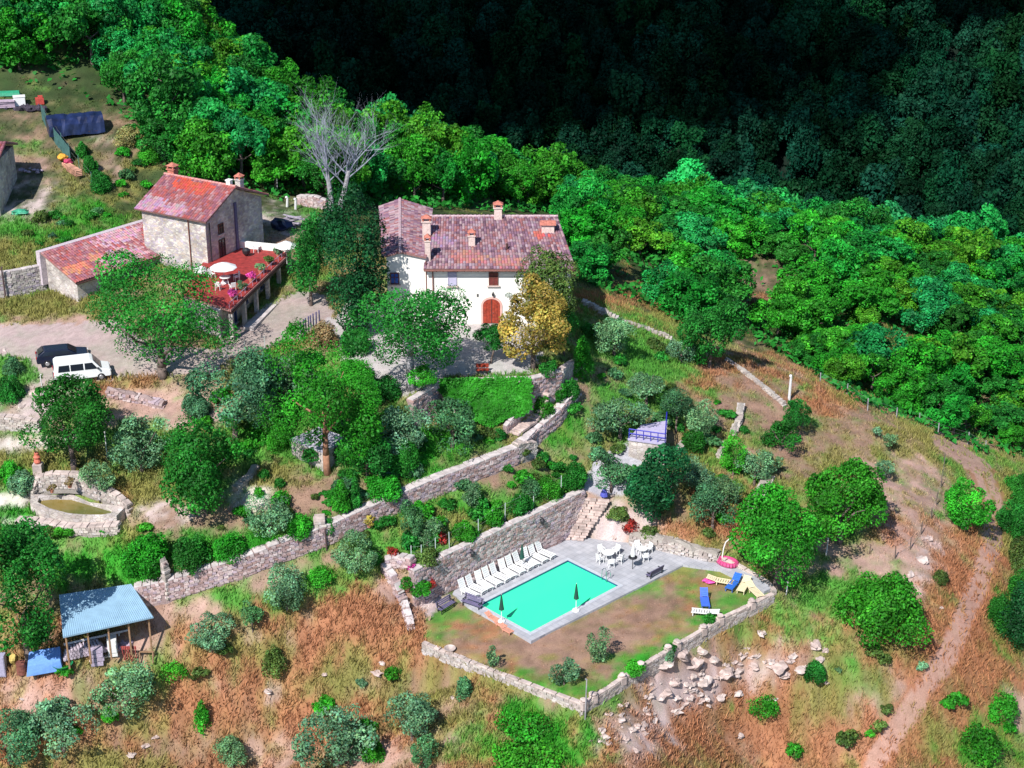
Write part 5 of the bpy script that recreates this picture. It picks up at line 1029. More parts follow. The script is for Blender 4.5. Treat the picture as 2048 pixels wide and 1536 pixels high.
# poles
for px, py, h, r, mat, lb in ((1578, 800, 2.4, .14, 'w', 'thick white pole standing on the meadow under the ridge'), (1652, 1110, 1.6, .06, 'w', 'thin white stake before the round chestnut tree'), (1572, 1190, 1.2, .05, 'w', 'thin white stake under the broad bright tree'), (1395, 550, 2.0, .07, 'w', 'pale pole among the trees of the right wood'), (654, 1105, 1.9, .07, 'b', 'dark rusty post at the middle gap of the long wall'), (215, 918, 2.4, .05, 'w', 'thin pale pole beside the dark tree under the van'), (88, 800, 2.3, .05, 'w', 'thin lamp pole on the stony bank below the van'), (12, 600, 3.2, .09, 'b', 'dark post in front of the stone wall at the left frame edge'), (338, 1203, 3.0, .08, 'b', 'dark drain pipe at the lower gate of the long wall'), (1170, 1440, 3.4, .06, 'g', 'tall thin post outside the front corner of the lawn walls'), (574, 414, 1.0, .14, 'w', 'short white post by the dead tree, left one'), (591, 420, 1.1, .14, 'w', 'short yellowish white post by the dead tree, right one'), (555, 385, 1.6, .05, 'w', 'thin white stake at the wood edge behind the tower'), (1738, 1110, .9, .04, 'b', 'small rusty stake on the pink path below the chestnut'), (156, 755, 1.0, .04, 'w', 'thin stake just in front of the van')):
    q = hit(px, py); m = MB(); m.cyl((0, 0, -.2), (random.uniform(-.1, .1), 0, h), r, r * .8, 8); m.lathe([(r * 1.1, 0), (r * .9, r), (.01, r * 1.3)], (0, 0, h), 8); o = m.build('post', {'w': plain('white_post', (.72, .72, .70), .7, var=.15), 'b': plain('rust', (.10, .06, .06), .8, var=.3), 'g': BARKP}[mat]); o.location = q; tag(o, lb, 'post')

# ------------------------------------------------------------------ roofs of clay tiles
TILE = tinted('clay_tile', .85, 5.0, .75, 1.2, .2)
PAL_VILLA = [(.38, .20, .21), (.33, .19, .24), (.42, .26, .28), (.28, .16, .22), (.44, .31, .32), (.37, .15, .15), (.20, .11, .15), (.42, .31, .35)]
PAL_FARM = [(.40, .14, .14), (.43, .18, .18), (.36, .13, .16), (.46, .25, .26), (.33, .14, .18), (.45, .12, .11)]
def tile_roof(parent, e0, e1, r1, r0, pal, name='roof', ch=.30, row=.42, th=.14, spots=()):
    """e0,e1 eave; r0,r1 ridge (local points). barrel tiles as real rows, each with its own colour"""
    e0, e1, r1, r0 = map(Vector, (e0, e1, r1, r0)); nu = max(4, int((e1 - e0).length / ch)); nv = max(4, int((r0 - e0).length / row)); nn = (e1 - e0).cross(r0 - e0).normalized()
    if nn.z < 0: nn = -nn
    g = random.Random(nu * 7 + nv); m = MB()
    P = lambda a, b: e0.lerp(e1, a).lerp(r0.lerp(r1, a), b)
    cs = [[None] * nu for _ in range(nv)]
    for j in range(nv):
        for i in range(nu):
            c = g.choice(pal); f = g.uniform(.62, .94); cs[j][i] = (c[0] * f, c[1] * f, c[2] * f)
    for a, b, rad, c in spots:
        for j in range(nv):
            for i in range(nu):
                if math.hypot((i / nu - a), (j / nv - b) * .8) < rad * g.uniform(.6, 1.2): cs[j][i] = tuple(x * g.uniform(.8, 1.2) for x in c)
    for j in range(nv):
        b0, b1 = j / nv, (j + 1.12) / nv
        for i in range(nu):
            a0, a1 = i / nu, (i + 1) / nu; w_ = g.uniform(-.012, .012); z = .0 + .035 + w_; jj = g.uniform(-.15, .15) / nv
            m.col = cs[j][i]; vs = []
            for (aa, hh) in ((a0, 0), (a0 * .72 + a1 * .28, .075), (a0 * .28 + a1 * .72, .075), (a1 * .98 + a0 * .02, 0)):
                vs += [P(aa, b0 + (jj if j else 0)) + nn * (hh + z), P(aa, min(b1, 1.0)) + nn * (hh * .85 + w_ + .012)]
            m.add(vs, [(0, 2, 3, 1), (2, 4, 5, 3), (4, 6, 7, 5), (0, 6, 4, 2)])
    m.col = (.30, .16, .14); q = [P(0, 0), P(1, 0), P(1, 1), P(0, 1)]; m.hexa([p - nn * th for p in q], [p + nn * .005 for p in q])
    o = m.build(name, TILE, parent, tint=True)
    c = MB()
    for k in range(int((r1 - r0).length / .4)): a = r0.lerp(r1, (k + .5) / max(1, int((r1 - r0).length / .4))); d = (r1 - r0).normalized() * .23; c.cyl(a - d + nn * .02, a + d + nn * .05, .13, .15, 6)
    return o, c
def quadbox(m, pts4, z0, z1): m.prism(pts4, z0, z1)
def chimney(parent, x, y, z0, z1, w=.7, d=.6, body=None, hood=True, name='chimney', rz=0):
    m = MB(); m.box((x, y, (z0 + z1) / 2), (w, d, z1 - z0), rz); m.box((x, y, z1 + .05), (w * 1.25, d * 1.25, .12), rz); o = m.build(name, body or plain('render_pinkish', (.66, .52, .46), .9, var=.2), parent, bevel=.015)
    if hood:
        h = MB(); [h.box((x + sx * w * .42, y + sy * d * .42, z1 + .24), (.14, .14, .28), rz) for sx in (-1, 1) for sy in (-1, 1)]
        c, s = math.cos(rz), math.sin(rz); q = [Vector((sx * w * .66, sy * d * .66, 0)) for sx, sy in ((-1, -1), (1, -1), (1, 1), (-1, 1))]; q = [Vector((x + p.x * c - p.y * s, y + p.x * s + p.y * c, z1 + .38)) for p in q]; ap = Vector((x, y, z1 + .72))
        h.add(q + [ap], [(3, 2, 1, 0), (0, 1, 4), (1, 2, 4), (2, 3, 4), (3, 0, 4)]); h.build('hood', plain('brick_red', (.50, .17, .12), .9, var=.3), o)
    return o
DKBR = plain('wood_dark', (.07, .03, .025), .7, var=.2); GLASSD = plain('window_glass', (.03, .035, .05), .12, var=.05); REDW = plain('door_red_wood', (.34, .045, .02), .6, var=.35, scale=5); SHADE = plain('shutter_brown', (.16, .05, .035), .7, var=.2)
PLAST = plain('plaster_white', (.88, .86, .78), .9, var=.08, scale=.5); STRIM = plain('stone_trim', (.62, .50, .44), .9, var=.12); PIPE = plain('copper_pipe', (.20, .07, .05), .5, var=.2)
def window(parent, c, w, h, nrm, depth=.06, shutter=False, pane=GLASSD, frame=SHADE, bars=True, sill=STRIM):
    """upright window in a wall: c centre on the wall face, nrm outward unit (2-d)"""
    a = math.atan2(nrm[1], nrm[0]) + math.pi / 2; ox, oy = nrm; f = MB()
    B_ = lambda m, dx, dz, dd, size: m.box((c[0] + math.cos(a) * dx + ox * dd, c[1] + math.sin(a) * dx + oy * dd, c[2] + dz), size, a)
    for s in (-1, 1): B_(f, s * (w / 2 - .04), 0, .03, (.08, .1, h))
    for s in (-1, 1): B_(f, 0, s * (h / 2 - .04), .032, (w - .17, .1, .08))
    if bars: B_(f, 0, 0, .028, (.06, .08, h - .17)); B_(f, 0, h * .1, .026, (w - .17, .07, .05))
    o = f.build('window', frame, parent); p = MB(); B_(p, 0, 0, .0, (w - .12, .04, h - .12)); p.build('pane', pane, o); s_ = MB(); B_(s_, 0, -h / 2 - .06, .07, (w + .3, .22, .1)); s_.build('sill', sill, o)
    return o
# ---------------- white villa (local origin: ground point at the front left corner of the main block)
V0 = at(853, 532, 17.5); V0.z = 12.0
vil = thing('white_villa', 'large white rendered villa with weathered pink tiled roof and red arched door', 'house', V0)
W_v = 12.9; WH = 5.6; RZ = 7.75; DP = 7.2
m = MB(); m.prism([(0, 0), (W_v, 0), (W_v - .9, DP * 2 - .4), (0, DP * 2 - .4)], -1.2, WH - .35); 
m.prism([(.0, .01), (W_v - .2, .01), (W_v - .9, DP), (0, DP)], WH - .35, [WH - .1, WH - .1, RZ - .35, RZ - .35]); m.build('wall', PLAST, vil)
o, c = tile_roof(vil, (-.25, -.55, WH - .22), (W_v + .5, -.55, WH - .22), (W_v - 1.0, DP, RZ), (-.1, DP, RZ), PAL_VILLA, ch=.27, row=.40, spots=[(.82, .62, .06, (.50, .13, .10)), (.3, .2, .12, (.42, .19, .17)), (.55, .12, .10, (.40, .20, .18)), (.1, .5, .1, (.34, .22, .30))])
c.build('ridge_tiles', plain('ridge_tile', (.50, .36, .38), .9, var=.3), o)
tile_roof(vil, (W_v - 1.3, DP * 2 + .2, WH - .2), (-.2, DP * 2 + .2, WH - .2), (-.2, DP + .02, RZ - .02), (W_v - 1.1, DP + .02, RZ - .02), PAL_VILLA, name='rear_roof', ch=.4, row=.6)
m = MB(); m.cyl((-.2, -.68, WH - .3), (W_v + .5, -.68, WH - .3), .09, .09, 8); m.build('gutter', PIPE, vil); m = MB(); m.cyl((.55, -.12, -.1), (.55, -.12, WH - .4), .055, .055, 8); m.build('drainpipe', PIPE, vil)
# rafters under the eave
m = MB(); [m.box((.3 + k * .62, -.28, WH - .42), (.1, .5, .1)) for k in range(20)]; m.build('rafters', DKBR, vil)
px2x = lambda px, py, z: at(px, py, z).x - V0.x
wz = 12 + 4.4; wx = px2x(987, 552, wz)
window(vil, (wx, -.02, 4.3), .85, 1.25, (0, -1), pane=plain('shutter_closed', (.17, .035, .03), .6, var=.2), bars=True)
window(vil, (px2x(905, 550, wz), -.02, 4.3), .8, 1.35, (0, -1), frame=plain('shutter_grey', (.42, .40, .52), .8, var=.08), pane=plain('shutter_lilac', (.48, .46, .60), .8, var=.05), bars=False)
dx = px2x(983, 620, 13.5); m = MB(); n = 12; dw = .78; dh = 1.75
arc = [(dx + dw, 0)] + [(dx + dw * math.cos(math.pi * k / n), dh + .62 * math.sin(math.pi * k / n)) for k in range(n + 1)] + [(dx - dw, 0)]
pts_f = [(x, -.06, z) for x, z in arc]; pts_b = [(x, .02, z) for x, z in arc]; nA = len(arc)
m.add(pts_f + pts_b, [tuple(range(nA)), tuple(range(2 * nA - 1, nA - 1, -1))] + [((i + 1) % nA, i, nA + i, nA + (i + 1) % nA) for i in range(nA)]); 
[m.box((dx + s, -.075, 1.0), (.03, .04, 2.0)) for s in (-.5, -.25, .25, .5)]
door = m.build('door', REDW, vil); MB().box((dx, -.085, 1.15), (.06, .05, 2.3)).build('door_stile', DKBR, door); MB().blob((dx + .14, -.13, 1.05), (.05, .05, .05), 1, 0, 1).build('handle', STEEL, door)
m = MB()
for k in range(n):
    a0, a1 = math.pi * k / n, math.pi * (k + 1) / n; r0_, r1_ = 1.0, 1.22
    q = [(dx + dw * r * math.cos(a), dh + .62 * (r if r == 1 else r * 1.05) * math.sin(a)) for r, a in ((r0_, a0), (r1_, a0), (r1_, a1), (r0_, a1))]; m.hexa([(x, .0, z) for x, z in q], [(x, -.1, z) for x, z in q])
for s in (-1, 1): m.box((dx + s * dw * 1.11, -.05, dh / 2), (dw * .22, .1, dh))
m.build('door_surround', plain('surround_pink', (.70, .42, .36), .9, var=.1), vil)
m = MB(); m.box((px2x(986, 582, 15.2), -.12, 3.0), (.08, .2, .08)); m.lathe([(.04, 0), (.1, .1), (.12, .3), (.02, .4)], (px2x(986, 582, 15.2), -.24, 2.65), 6); m.build('porch_lamp', BLK, vil)
MB().box((px2x(955, 588, 15), -.03, 2.7), (.16, .06, .26)).build('name_plate', plain('plate_dark', (.1, .1, .1), .5), vil)
for px, py, zz in ((1017, 590, 2.75), (1018, 633, .6)):
    m = MB(); x_ = px2x(px, py, 12 + zz); g = random.Random(px)
    for k in range(9): a = k * .7; m.box((x_ + math.cos(a) * .28, -.05, zz + math.sin(a) * .2), (.14, .05, .10), 0, 0, a)
    m.blob((x_, -.07, zz), (.14, .06, .12), px, .3); m.build('wall_plaque', plain('plaque_grey', (.42, .48, .42), .8, var=.4, scale=8), vil)
# left wing of the villa
zb = 6.3; m = MB(); X0 = -3.6; m.prism([(X0, .35), (-.02, .35), (-.02, 12), (X0 - .6, 13)], -.8, zb - .25); ax = -2.35
m.add([(X0, .35, zb - .25), (-.02, .35, zb - .25), (-.02, .35, zb - .1), (ax, .35, zb + .33), (X0, .35, zb - .02), (X0, 12, zb - .25), (-.02, 12, zb - .25), (-.02, 12, zb - .1), (ax, 12, zb + .33), (X0, 12, zb - .02)], [(0, 1, 2, 3, 4), (9, 8, 7, 6, 5), (0, 4, 9, 5), (1, 6, 7, 2)]); m.build('wing_wall', PLAST, vil)
o, c = tile_roof(vil, (.0, 13.5, zb + .12), (.0, .1, zb - .02), (ax, .1, zb + .5), (ax - .8, 13.5, zb + 1.15), PAL_VILLA, name='wing_roof', ch=.3, row=.35); c.build('ridge_tiles', MATS['ridge_tile'], o)
tile_roof(vil, (X0 - .4, .1, zb + .02), (X0 - 1.6, 13.5, zb + .35), (ax - .8, 13.5, zb + 1.13), (ax, .1, zb + .48), PAL_VILLA, name='wing_roof', ch=.3, row=.35)
m = MB(); m.cyl((-.02, .0, .4), (-.05, -.02, zb - .3), .05, .05, 8); m.build('drainpipe', PIPE, vil)
window(vil, (-2.9, .33, 4.2), .8, 1.1, (0, -1), pane=plain('pane_blue', (.02, .12, .5), .3), bars=True)
chimney(vil, .1, .75, WH - .4, WH + 2.0, .5, .5); chimney(vil, -.15, 4.4, WH + .6, WH + 2.6, .75, .6)
chimney(vil, px2x(996, 437, 20) , DP - .3, RZ - .4, RZ + .95, .72, .62); chimney(vil, px2x(944, 485, 18.5), 2.9, WH + .3, WH + 1.75, .6, .5); chimney(vil, W_v - 1.95, 5.0, WH + .8, WH + 2.15, 1.15, .8, hood=False)
m = MB(); x = W_v - 1.95; m.hexa([(x - .75, 4.4, WH + 2.22), (x + .75, 4.4, WH + 2.22), (x + .75, 5.6, WH + 2.22), (x - .75, 5.6, WH + 2.22)], [(x - .7, 4.9, WH + 2.5), (x + .7, 4.9, WH + 2.5), (x + .7, 5.1, WH + 2.5), (x - .7, 5.1, WH + 2.5)]); m.build('chimney_cap', MATS['brick_red'], vil)
m = MB(); m.cyl((px2x(1014, 500, 18), 2.2, WH + .3), (px2x(1014, 500, 18), 2.2, WH + 1.25), .1, .1, 8); m.build('vent_pipe', DKBR, vil)

# ---------------- stone farmhouse: tower
A_ = at(271, 412, 19.5); ang = R(-29); A_.z = 14.8
far = thing('stone_farmhouse', 'old stone farmhouse with a two storey tower and a low wing under red tiles', 'house', A_, ang)
TW, TD, TE, TR = 8.3, 9.4, 4.55, 6.6
m = MB(); m.prism([(.35, .4), (TW - .35, .4), (TW - .35, TD - .3), (.35, TD - .3)], -2.5, TE - .2)
for x0, x1 in ((.35, TW - .35),): m.add([(x0, .4, TE - .2), (x1, .4, TE - .2), (x1, TD - .3, TE - .2), (x0, TD - .3, TE - .2), (x0, TD / 2, TR - .2), (x1, TD / 2, TR - .2)], [(0, 3, 4), (1, 5, 2), (0, 1, 5, 4), (3, 2, 5, 4)])
m.build('wall', ST_GREY, far)
o, c = tile_roof(far, (-.15, -.1, TE - .1), (TW + .15, -.1, TE - .1), (TW + .15, TD / 2, TR), (-.15, TD / 2, TR), PAL_FARM, ch=.28, row=.4, spots=[(.35, .8, .17, (.50, .09, .06)), (.6, .75, .14, (.48, .10, .07)), (.5, .1, .15, (.45, .26, .30)), (.15, .15, .2, (.42, .25, .31))]); c.build('ridge_tiles', plain('ridge_red', (.55, .25, .22), .9, var=.3), o)
tile_roof(far, (TW + .15, TD + .3, TE - .1), (-.15, TD + .3, TE - .1), (-.15, TD / 2 + .02, TR - .02), (TW + .15, TD / 2 + .02, TR - .02), PAL_FARM, name='rear_roof', ch=.35, row=.5)
chimney(far, .55, TD / 2 + .4, TR - .6, TR + .45, .75, .7, body=MATS['brick_red']); chimney(far, TW - .75, TD / 2 + 1.7, TR - 1.1, TR + .1, .6, .6, body=ST_GREY, hood=True); chimney(far, TW - .7, TD / 2 + .1, TR - .4, TR + .45, .45, .45, body=PLAST, hood=False)
m = MB(); m.cyl((TW - 2.3, .28, -1.2), (TW - 2.3, .28, TE - .2), .05, .05, 8); m.build('drainpipe', PIPE, far); m = MB(); m.cyl((TW - .27, .9, -.2), (TW - .27, .9, TE - .5), .05, .05, 8); m.build('drainpipe', BLK, far)
m = MB(); m.box((TW - .27, TD / 2 + .2, 2.3), (.12, .34, 5.2)); m.build('painted_shadow_line', plain('shadow_strip', (.12, .11, .2), .9), far)  # dark strip painted in as the shadow line down the gable wall
window(far, (TW - .35, 2.6, 3.0), .8, 1.0, (1, 0)); window(far, (TW - .35, 2.6, .95), .95, 2.0, (1, 0), frame=DKBR, sill=ST_CAP)
# low wing
E1 = at(151, 563, 14.8); E2 = at(393, 486, 14.8); uw = (E2 - E1); Lw = uw.length; uw.normalize(); vw = Vector((-uw.y, uw.x, 0)); aw = math.atan2(uw.y, uw.x) - ang
Mi = Matrix.Rotation(-ang, 4, 'Z') @ Matrix.Translation(-A_); F3 = lambda P: Mi @ Vector(P)
def wing(name_mat, pts_): return [F3(p) for p in pts_]
Wd2 = 5.0; base = [E1 + uw * .35 + vw * .35, E2 + vw * .35, E2 + vw * Wd2, E1 + uw * .35 + vw * Wd2]; lb_ = [F3((p.x, p.y, 0)) for p in base]
zb0 = 11.4 - A_.z; ze = 14.62 - A_.z; zr = 16.2 - A_.z
m = MB(); m.prism([(p.x, p.y) for p in lb_], zb0, [ze, ze, zr, zr]); m.build('wing_wall', ST_PALE, far)
el = F3(E1 - vw * .15 - uw * .1); er = F3(E2 - vw * .15 + uw * .3); rr_ = F3(Vector(E2 + vw * Wd2)); rl_ = F3(Vector(E1 + vw * Wd2 - uw * .1)); el.z = er.z = 14.72 - A_.z; rr_.z = rl_.z = 16.45 - A_.z
o, c = tile_roof(far, el, er, rr_, rl_, PAL_FARM, name='wing_roof', ch=.27, row=.4, spots=[(.08, .3, .11, (.48, .19, .12)), (.28, .45, .08, (.46, .19, .14)), (.55, .8, .2, (.46, .27, .31)), (.45, .25, .2, (.44, .24, .29))])
m = MB(); pA = F3(E1 + vw * (Wd2 + .35)); pB = F3(E2 + vw * (Wd2 + .35)); pm = (pA + pB) / 2; m.box((pm.x, pm.y, 16.35 - A_.z - 1.5), (Lw + .4, .6, 3.3), aw); m.build('parapet', plain('wall_top_lilac', (.55, .47, .50), .9, var=.2), far)
nw = (-vw); nl = Matrix.Rotation(-ang, 3, 'Z') @ nw; wq = at(207, 563, 13.7); wq = E1 + uw * ((wq - E1).dot(uw)) + vw * .33; wq = F3((wq.x, wq.y, 13.75)); window(far, wq, .8, .8, (nl.x, nl.y), sill=ST_CAP)
wq = E1 + uw * (Lw - 1.6) + vw * .33; wq = F3((wq.x, wq.y, 13.3)); window(far, wq, 1.1, 2.1, (nl.x, nl.y), frame=plain('wood_orange', (.40, .15, .06), .7, var=.2), pane=DKBR, sill=ST_CAP)
m = MB(); a = F3(E1 - vw * .28 - uw * .1); b = F3(E2 - vw * .28 + uw * .2); a.z = b.z = 14.6 - A_.z; m.cyl(a, b, .07, .07, 8); m.build('gutter', DKBR, far)
# paved terrace roof with its arcaded front
TP = [at(583, 503, 15), at(460, 618, 15)]; tA = Vector((TP[0].x, TP[0].y, 0)); tB = Vector((TP[1].x, TP[1].y, 0))
tA = Vector((-21.2, 154.6, 0)); tB = Vector((-24.7, 139.6, 0)); tC = Vector((-29.6, 143.2, 0)); tD = Vector((-29.2, 151.6, 0)); tE = Vector((-27.0, 156.2, 0))
ter = thing('terrace_annex', 'flat roofed stone annex with a red paved roof terrace and shaded arcade', 'annex', (tB.x, tB.y, 12.2)); o3 = Vector((tB.x, tB.y, 12.2)); L3 = lambda p: (p.x - o3.x, p.y - o3.y)
poly = [L3(p) for p in (tB, tA, tE, tD, tC)]; inn = [L3(p) for p in (tB + Vector((-1.1, .3, 0)), tA + Vector((-1.1, -.2, 0)), tE, tD, tC)]
m = MB(); m.prism(inn, -.8, 2.55); m.build('wall', ST_GREY, ter); m = MB(); m.prism(poly, 2.56, 2.78); m.build('terrace_slab', plain('slab_edge', (.42, .20, .18), .8, var=.2), ter); m = MB(); m.prism([((x * .985) - .05, y * .99 + .06) for x, y in poly], 2.782, 2.80); m.build('terrace_floor', plain('cotto', (.33, .035, .03), .75, var=.3, scale=2.5), ter)
d = (tA - tB).normalized(); m = MB(); aa = math.atan2(d.y, d.x)
for k in range(6): q = tB + d * (.3 + k * (14.9 / 5)) ; x, y = L3(q); MB().box((x - .12, y, 1.2), (.34, .34, 2.7), aa).build('pillar', ST_PALE, ter)
m = MB(); q = (tA + tB) / 2; x, y = L3(q); m.box((x - .12, y, 2.45), (15.2, .36, .2), aa); m.build('arcade_beam', DKBR, ter)
m = MB(); m.box((x + .35, y - 1, .1), (9.0, 1.0, .3), aa); m.build('porch_step', ST_CAP, ter); m = MB(); q = tB + d * 11.5; x, y = L3(q); m.box((x + .1, y, .27), (4.4, 1.3, .1), aa); m.build('porch_floor', MATS['cotto'], ter)
nrm = Vector((d.y, -d.x, 0));
for s, w_, h_, zz in ((3.2, .9, 1.9, 1.1), (6.0, 1.0, 1.1, 1.5), (10.2, .9, 1.2, 1.5), (13.2, 1.0, 1.9, 1.1)): q = tB + d * s - nrm * 1.08; x, y = L3(q); window(ter, (x, y, zz), w_, h_, (nrm.x, nrm.y), frame=plain('frame_blue', (.10, .14, .35), .6), sill=ST_CAP)
m = MB(); q = tA.lerp(tE, .5); x, y = L3(q); dd = tE - tA; m.box((x, y, 3.1), (dd.length, .3, .7), math.atan2(dd.y, dd.x)); m.build('parapet', PLAST, ter)
# low glass like edge rail with lilac planters along the terrace
m = MB()
for k in range(16): q = tB + d * (.3 + k * .95) - nrm * .25; x, y = L3(q); m.cyl((x, y, 2.8), (x, y, 3.25), .02, .02, 5)
q = (tA + tB) / 2 - nrm * .25; x, y = L3(q); m.box((x, y, 3.27), (14.6, .04, .04), aa); m.build('railing', plain('rail_lilac', (.38, .32, .45), .5), ter)
POT = plain('terracotta', (.55, .22, .14), .85, var=.2)
def pot(label, loc, s=.3, kind='bright', g_=None):
    t = thing('potted_plant', label, 'potted plant', loc, 0, g_); MB().lathe([(s * .6, 0), (s * .9, s * 1.2), (s, s * 1.25), (s, s * 1.4), (s * .8, s * 1.38)], n=12).build('pot', POT, t); link(crown_mesh(int(abs(loc[0]) * 1000) % 9999, s * 1.6, s * 1.6, s * 1.3, s * 2.2, .12, 1.6, 'round'), 'foliage', F_[kind], t); return t
for k, (s, kd) in enumerate(((2.2, 'magenta'), (4.6, 'olive'), (6.8, 'magenta'), (9.2, 'olive'), (11.4, 'moss'), (13.9, 'olive'))):
    q = tB + d * s - nrm * .7; pot(['flower pot at the near end of the terrace railing', 'second potted plant along the terrace railing', 'pot with pink flowers in the middle of the terrace railing', 'silvery potted plant past the middle of the terrace railing', 'brownish potted plant on the terrace railing', 'potted plant at the far corner of the terrace'][k], (q.x, q.y, 15.0), .28, kd, 'pots along the terrace railing')
PT = at(449, 566, 15.02); t = thing('open_parasol', 'large white open parasol over the table on the red terrace', 'parasol', PT); MB().cyl((0, 0, 0), (0, 0, 2.1), .03, .025, 8).build('pole', STEEL, t); MB().lathe([(1.25, 1.5), (1.2, 1.55), (.62, 1.82), (.05, 2.0)], n=10).build('canopy', WHITE, t); MB().lathe([(.35, 0), (.3, .1), (.05, .15)], n=12).build('base', WHITE, t)
make_table('round white table in the shade of the terrace parasol', PT + Vector((.15, -.35, 0)), .5)
for (px, py), lb in (((437, 580), 'white chair at the left front of the terrace table'), ((466, 582), 'white chair at the right front of the terrace table'), ((424, 556), 'white chair left of the terrace table'), ((474, 562), 'white chair right of the terrace table')): chair_at(lb, at(px, py, 15.01), PT, 'white chairs of the terrace table')
chair_at('single white chair near the back parapet of the terrace', at(512, 505, 15.01), at(512, 560, 15), 'white chairs of the terrace table')
m = MB(); m.lathe([(.62, 0), (.5, .35), (.1, .55)], n=14); o = m.build('sun_hat_shade', WHITE); o.name = 'table_cover'; o.location = at(402, 543, 15.6); tag(o, 'small white dome cover beside the tower door on the terrace', 'cover')
m = MB(); m.lathe([(.1, 0), (.35, .3), (.42, .62), (.2, .8)], n=10); o = m.build('barbecue', BLK); o.location = at(493, 512, 15.01); tag(o, 'round dark barbecue kettle on the red terrace', 'barbecue')
m = MB(); m.lathe([(1.1, 0), (1.05, .06), (.1, .5)], n=12); m.cyl((0, 0, -1.8), (0, 0, .5), .03, .03, 6); o = m.build('open_parasol', WHITE); o.location = at(572, 492, 16.2); tag(o, 'white parasol behind the far end of the red terrace', 'parasol')

# ---------------- building at the left frame edge
q = hit(-30, 432); t = thing('stone_barn', 'corner of a grey stone building cut by the left frame edge', 'building', q); m = MB(); m.prism([(-5, 0), (1.55, 0), (1.55, 7), (-5, 7)], -1, 5.2); m.build('wall', ST_GREY, t); tile_roof(t, (-5.3, -.5, 5.2), (1.9, -.5, 5.2), (1.9, 3.6, 6.5), (-5.3, 3.6, 6.5), PAL_FARM); tile_roof(t, (1.9, 7.6, 5.2), (-5.3, 7.6, 5.2), (-5.3, 3.62, 6.48), (1.9, 3.62, 6.48), PAL_FARM, name='rear_roof')
# ---------------- shed with the blue metal roof
q0 = at(126, 1274, 2.6); q1 = at(307, 1234, 2.6); q2 = at(263, 1168, 3.6); q3_ = at(118, 1190, 3.6); o3 = Vector((q0.x, q0.y, .0)); t = thing('garden_shed', 'open fronted garden shed with a light blue corrugated metal roof', 'shed', o3); T_ = [p - o3 for p in (q0, q1, q2, q3_)]
SB = plain('metal_blue', (.26, .42, .54), .45, .0, .1, 1.5); m = MB(); nC = 44
for k in range(nC):
    a0, a1 = k / nC, (k + 1) / nC; e0, e1 = T_[0].lerp(T_[1], a0), T_[0].lerp(T_[1], a1); r0_, r1_ = T_[3].lerp(T_[2], a0), T_[3].lerp(T_[2], a1); up = Vector((0, 0, .03)) ; md = Vector((0, 0, .0)); me_, mr_ = (e0 + e1) / 2 + up, (r0_ + r1_) / 2 + up
    m.add([e0, me_, e1, r0_, mr_, r1_], [(0, 1, 4, 3), (1, 2, 5, 4)])
m.hexa([p - Vector((0, 0, .1)) for p in T_], [p - Vector((0, 0, .01)) for p in T_]); m.build('roof', SB, t)
inb = lambda a, b: T_[0].lerp(T_[1], a).lerp(T_[3].lerp(T_[2], a), b)
for a in (.03, .27, .5, .73, .96): p = inb(a, .08); MB().box((p.x, p.y, p.z / 2 - .25), (.12, .12, p.z + .3)).build('post', WOOD, t)
m = MB(); a, b = inb(.02, .93), inb(.98, .93); c_ = (a + b) / 2; m.box((c_.x, c_.y, c_.z / 2 - .3), ((b - a).length, .14, c_.z + .3), math.atan2(b.y - a.y, b.x - a.x)); m.build('back_wall', plain('planks_dark', (.10, .08, .07), .9, var=.3), t)
m = MB(); m.tube([inb(.02, .06) - Vector((0, 0, .14)), inb(.98, .06) - Vector((0, 0, .14))], [.06, .06], 6); m.build('front_beam', DKBR, t)
g = random.Random(31)
JC = [(.75, .75, .75), (.6, .58, .7), (.7, .25, .15), (.25, .25, .5), (.5, .35, .3), (.62, .60, .62)]
def at_shed(a, b, z=0): p = inb(a, b) + o3; return Vector((p.x, p.y, float(hz(p.x, p.y)) + z))
def junk(name, label, cat, loc, build, mat, rz=0): m = MB(); build(m); o = m.build(name, mat, bevel=.01); o.location = loc; o.rotation_euler = (0, 0, rz); tag(o, label, cat); return o
junk('refrigerator', 'white upright cabinet stored under the blue shed roof', 'cabinet', at_shed(.55, .3), lambda m: (m.box((0, 0, .8), (.7, .6, 1.6)), m.box((0, -.32, .9), (.64, .05, 1.1)), m.box((.25, -.36, .9), (.03, .04, .3))), WHITE, .2)
junk('crate_stack', 'stack of lilac grey crates left of the white cabinet in the shed', 'crates', at_shed(.36, .2), lambda m: [m.box((g.uniform(-.1, .1), 0, .18 + .36 * k), (.9, .5, .32), g.uniform(-.1, .1)) for k in range(4)], plain('crate_lilac', (.45, .38, .48), .8, var=.3), .3)
junk('tool_rack', 'red and blue garden tools hanging at the right side of the shed', 'tools', at_shed(.72, .15), lambda m: [m.box((.16 * k - .5, 0, .75), (.05, .05, 1.5), 0, .1, g.uniform(-.15, .15)) for k in range(7)] + [m.box((.16 * k - .5, -.03, 1.35), (.14, .04, .3)) for k in range(7)], plain('tools_red', (.42, .08, .07), .7, var=.4))
junk('sawhorse', 'wooden trestle at the right end of the shed', 'trestle', at_shed(.9, .1), lambda m: (m.box((0, 0, .8), (1.2, .1, .1)), m.box((-.5, .2, .4), (.08, .08, .85), 0, .3), m.box((-.5, -.2, .4), (.08, .08, .85), 0, -.3), m.box((.5, .2, .4), (.08, .08, .85), 0, .3), m.box((.5, -.2, .4), (.08, .08, .85), 0, -.3)), WOOD)
q = hit(215, 1283); a0 = math.atan2((q1 - q0).y, (q1 - q0).x)
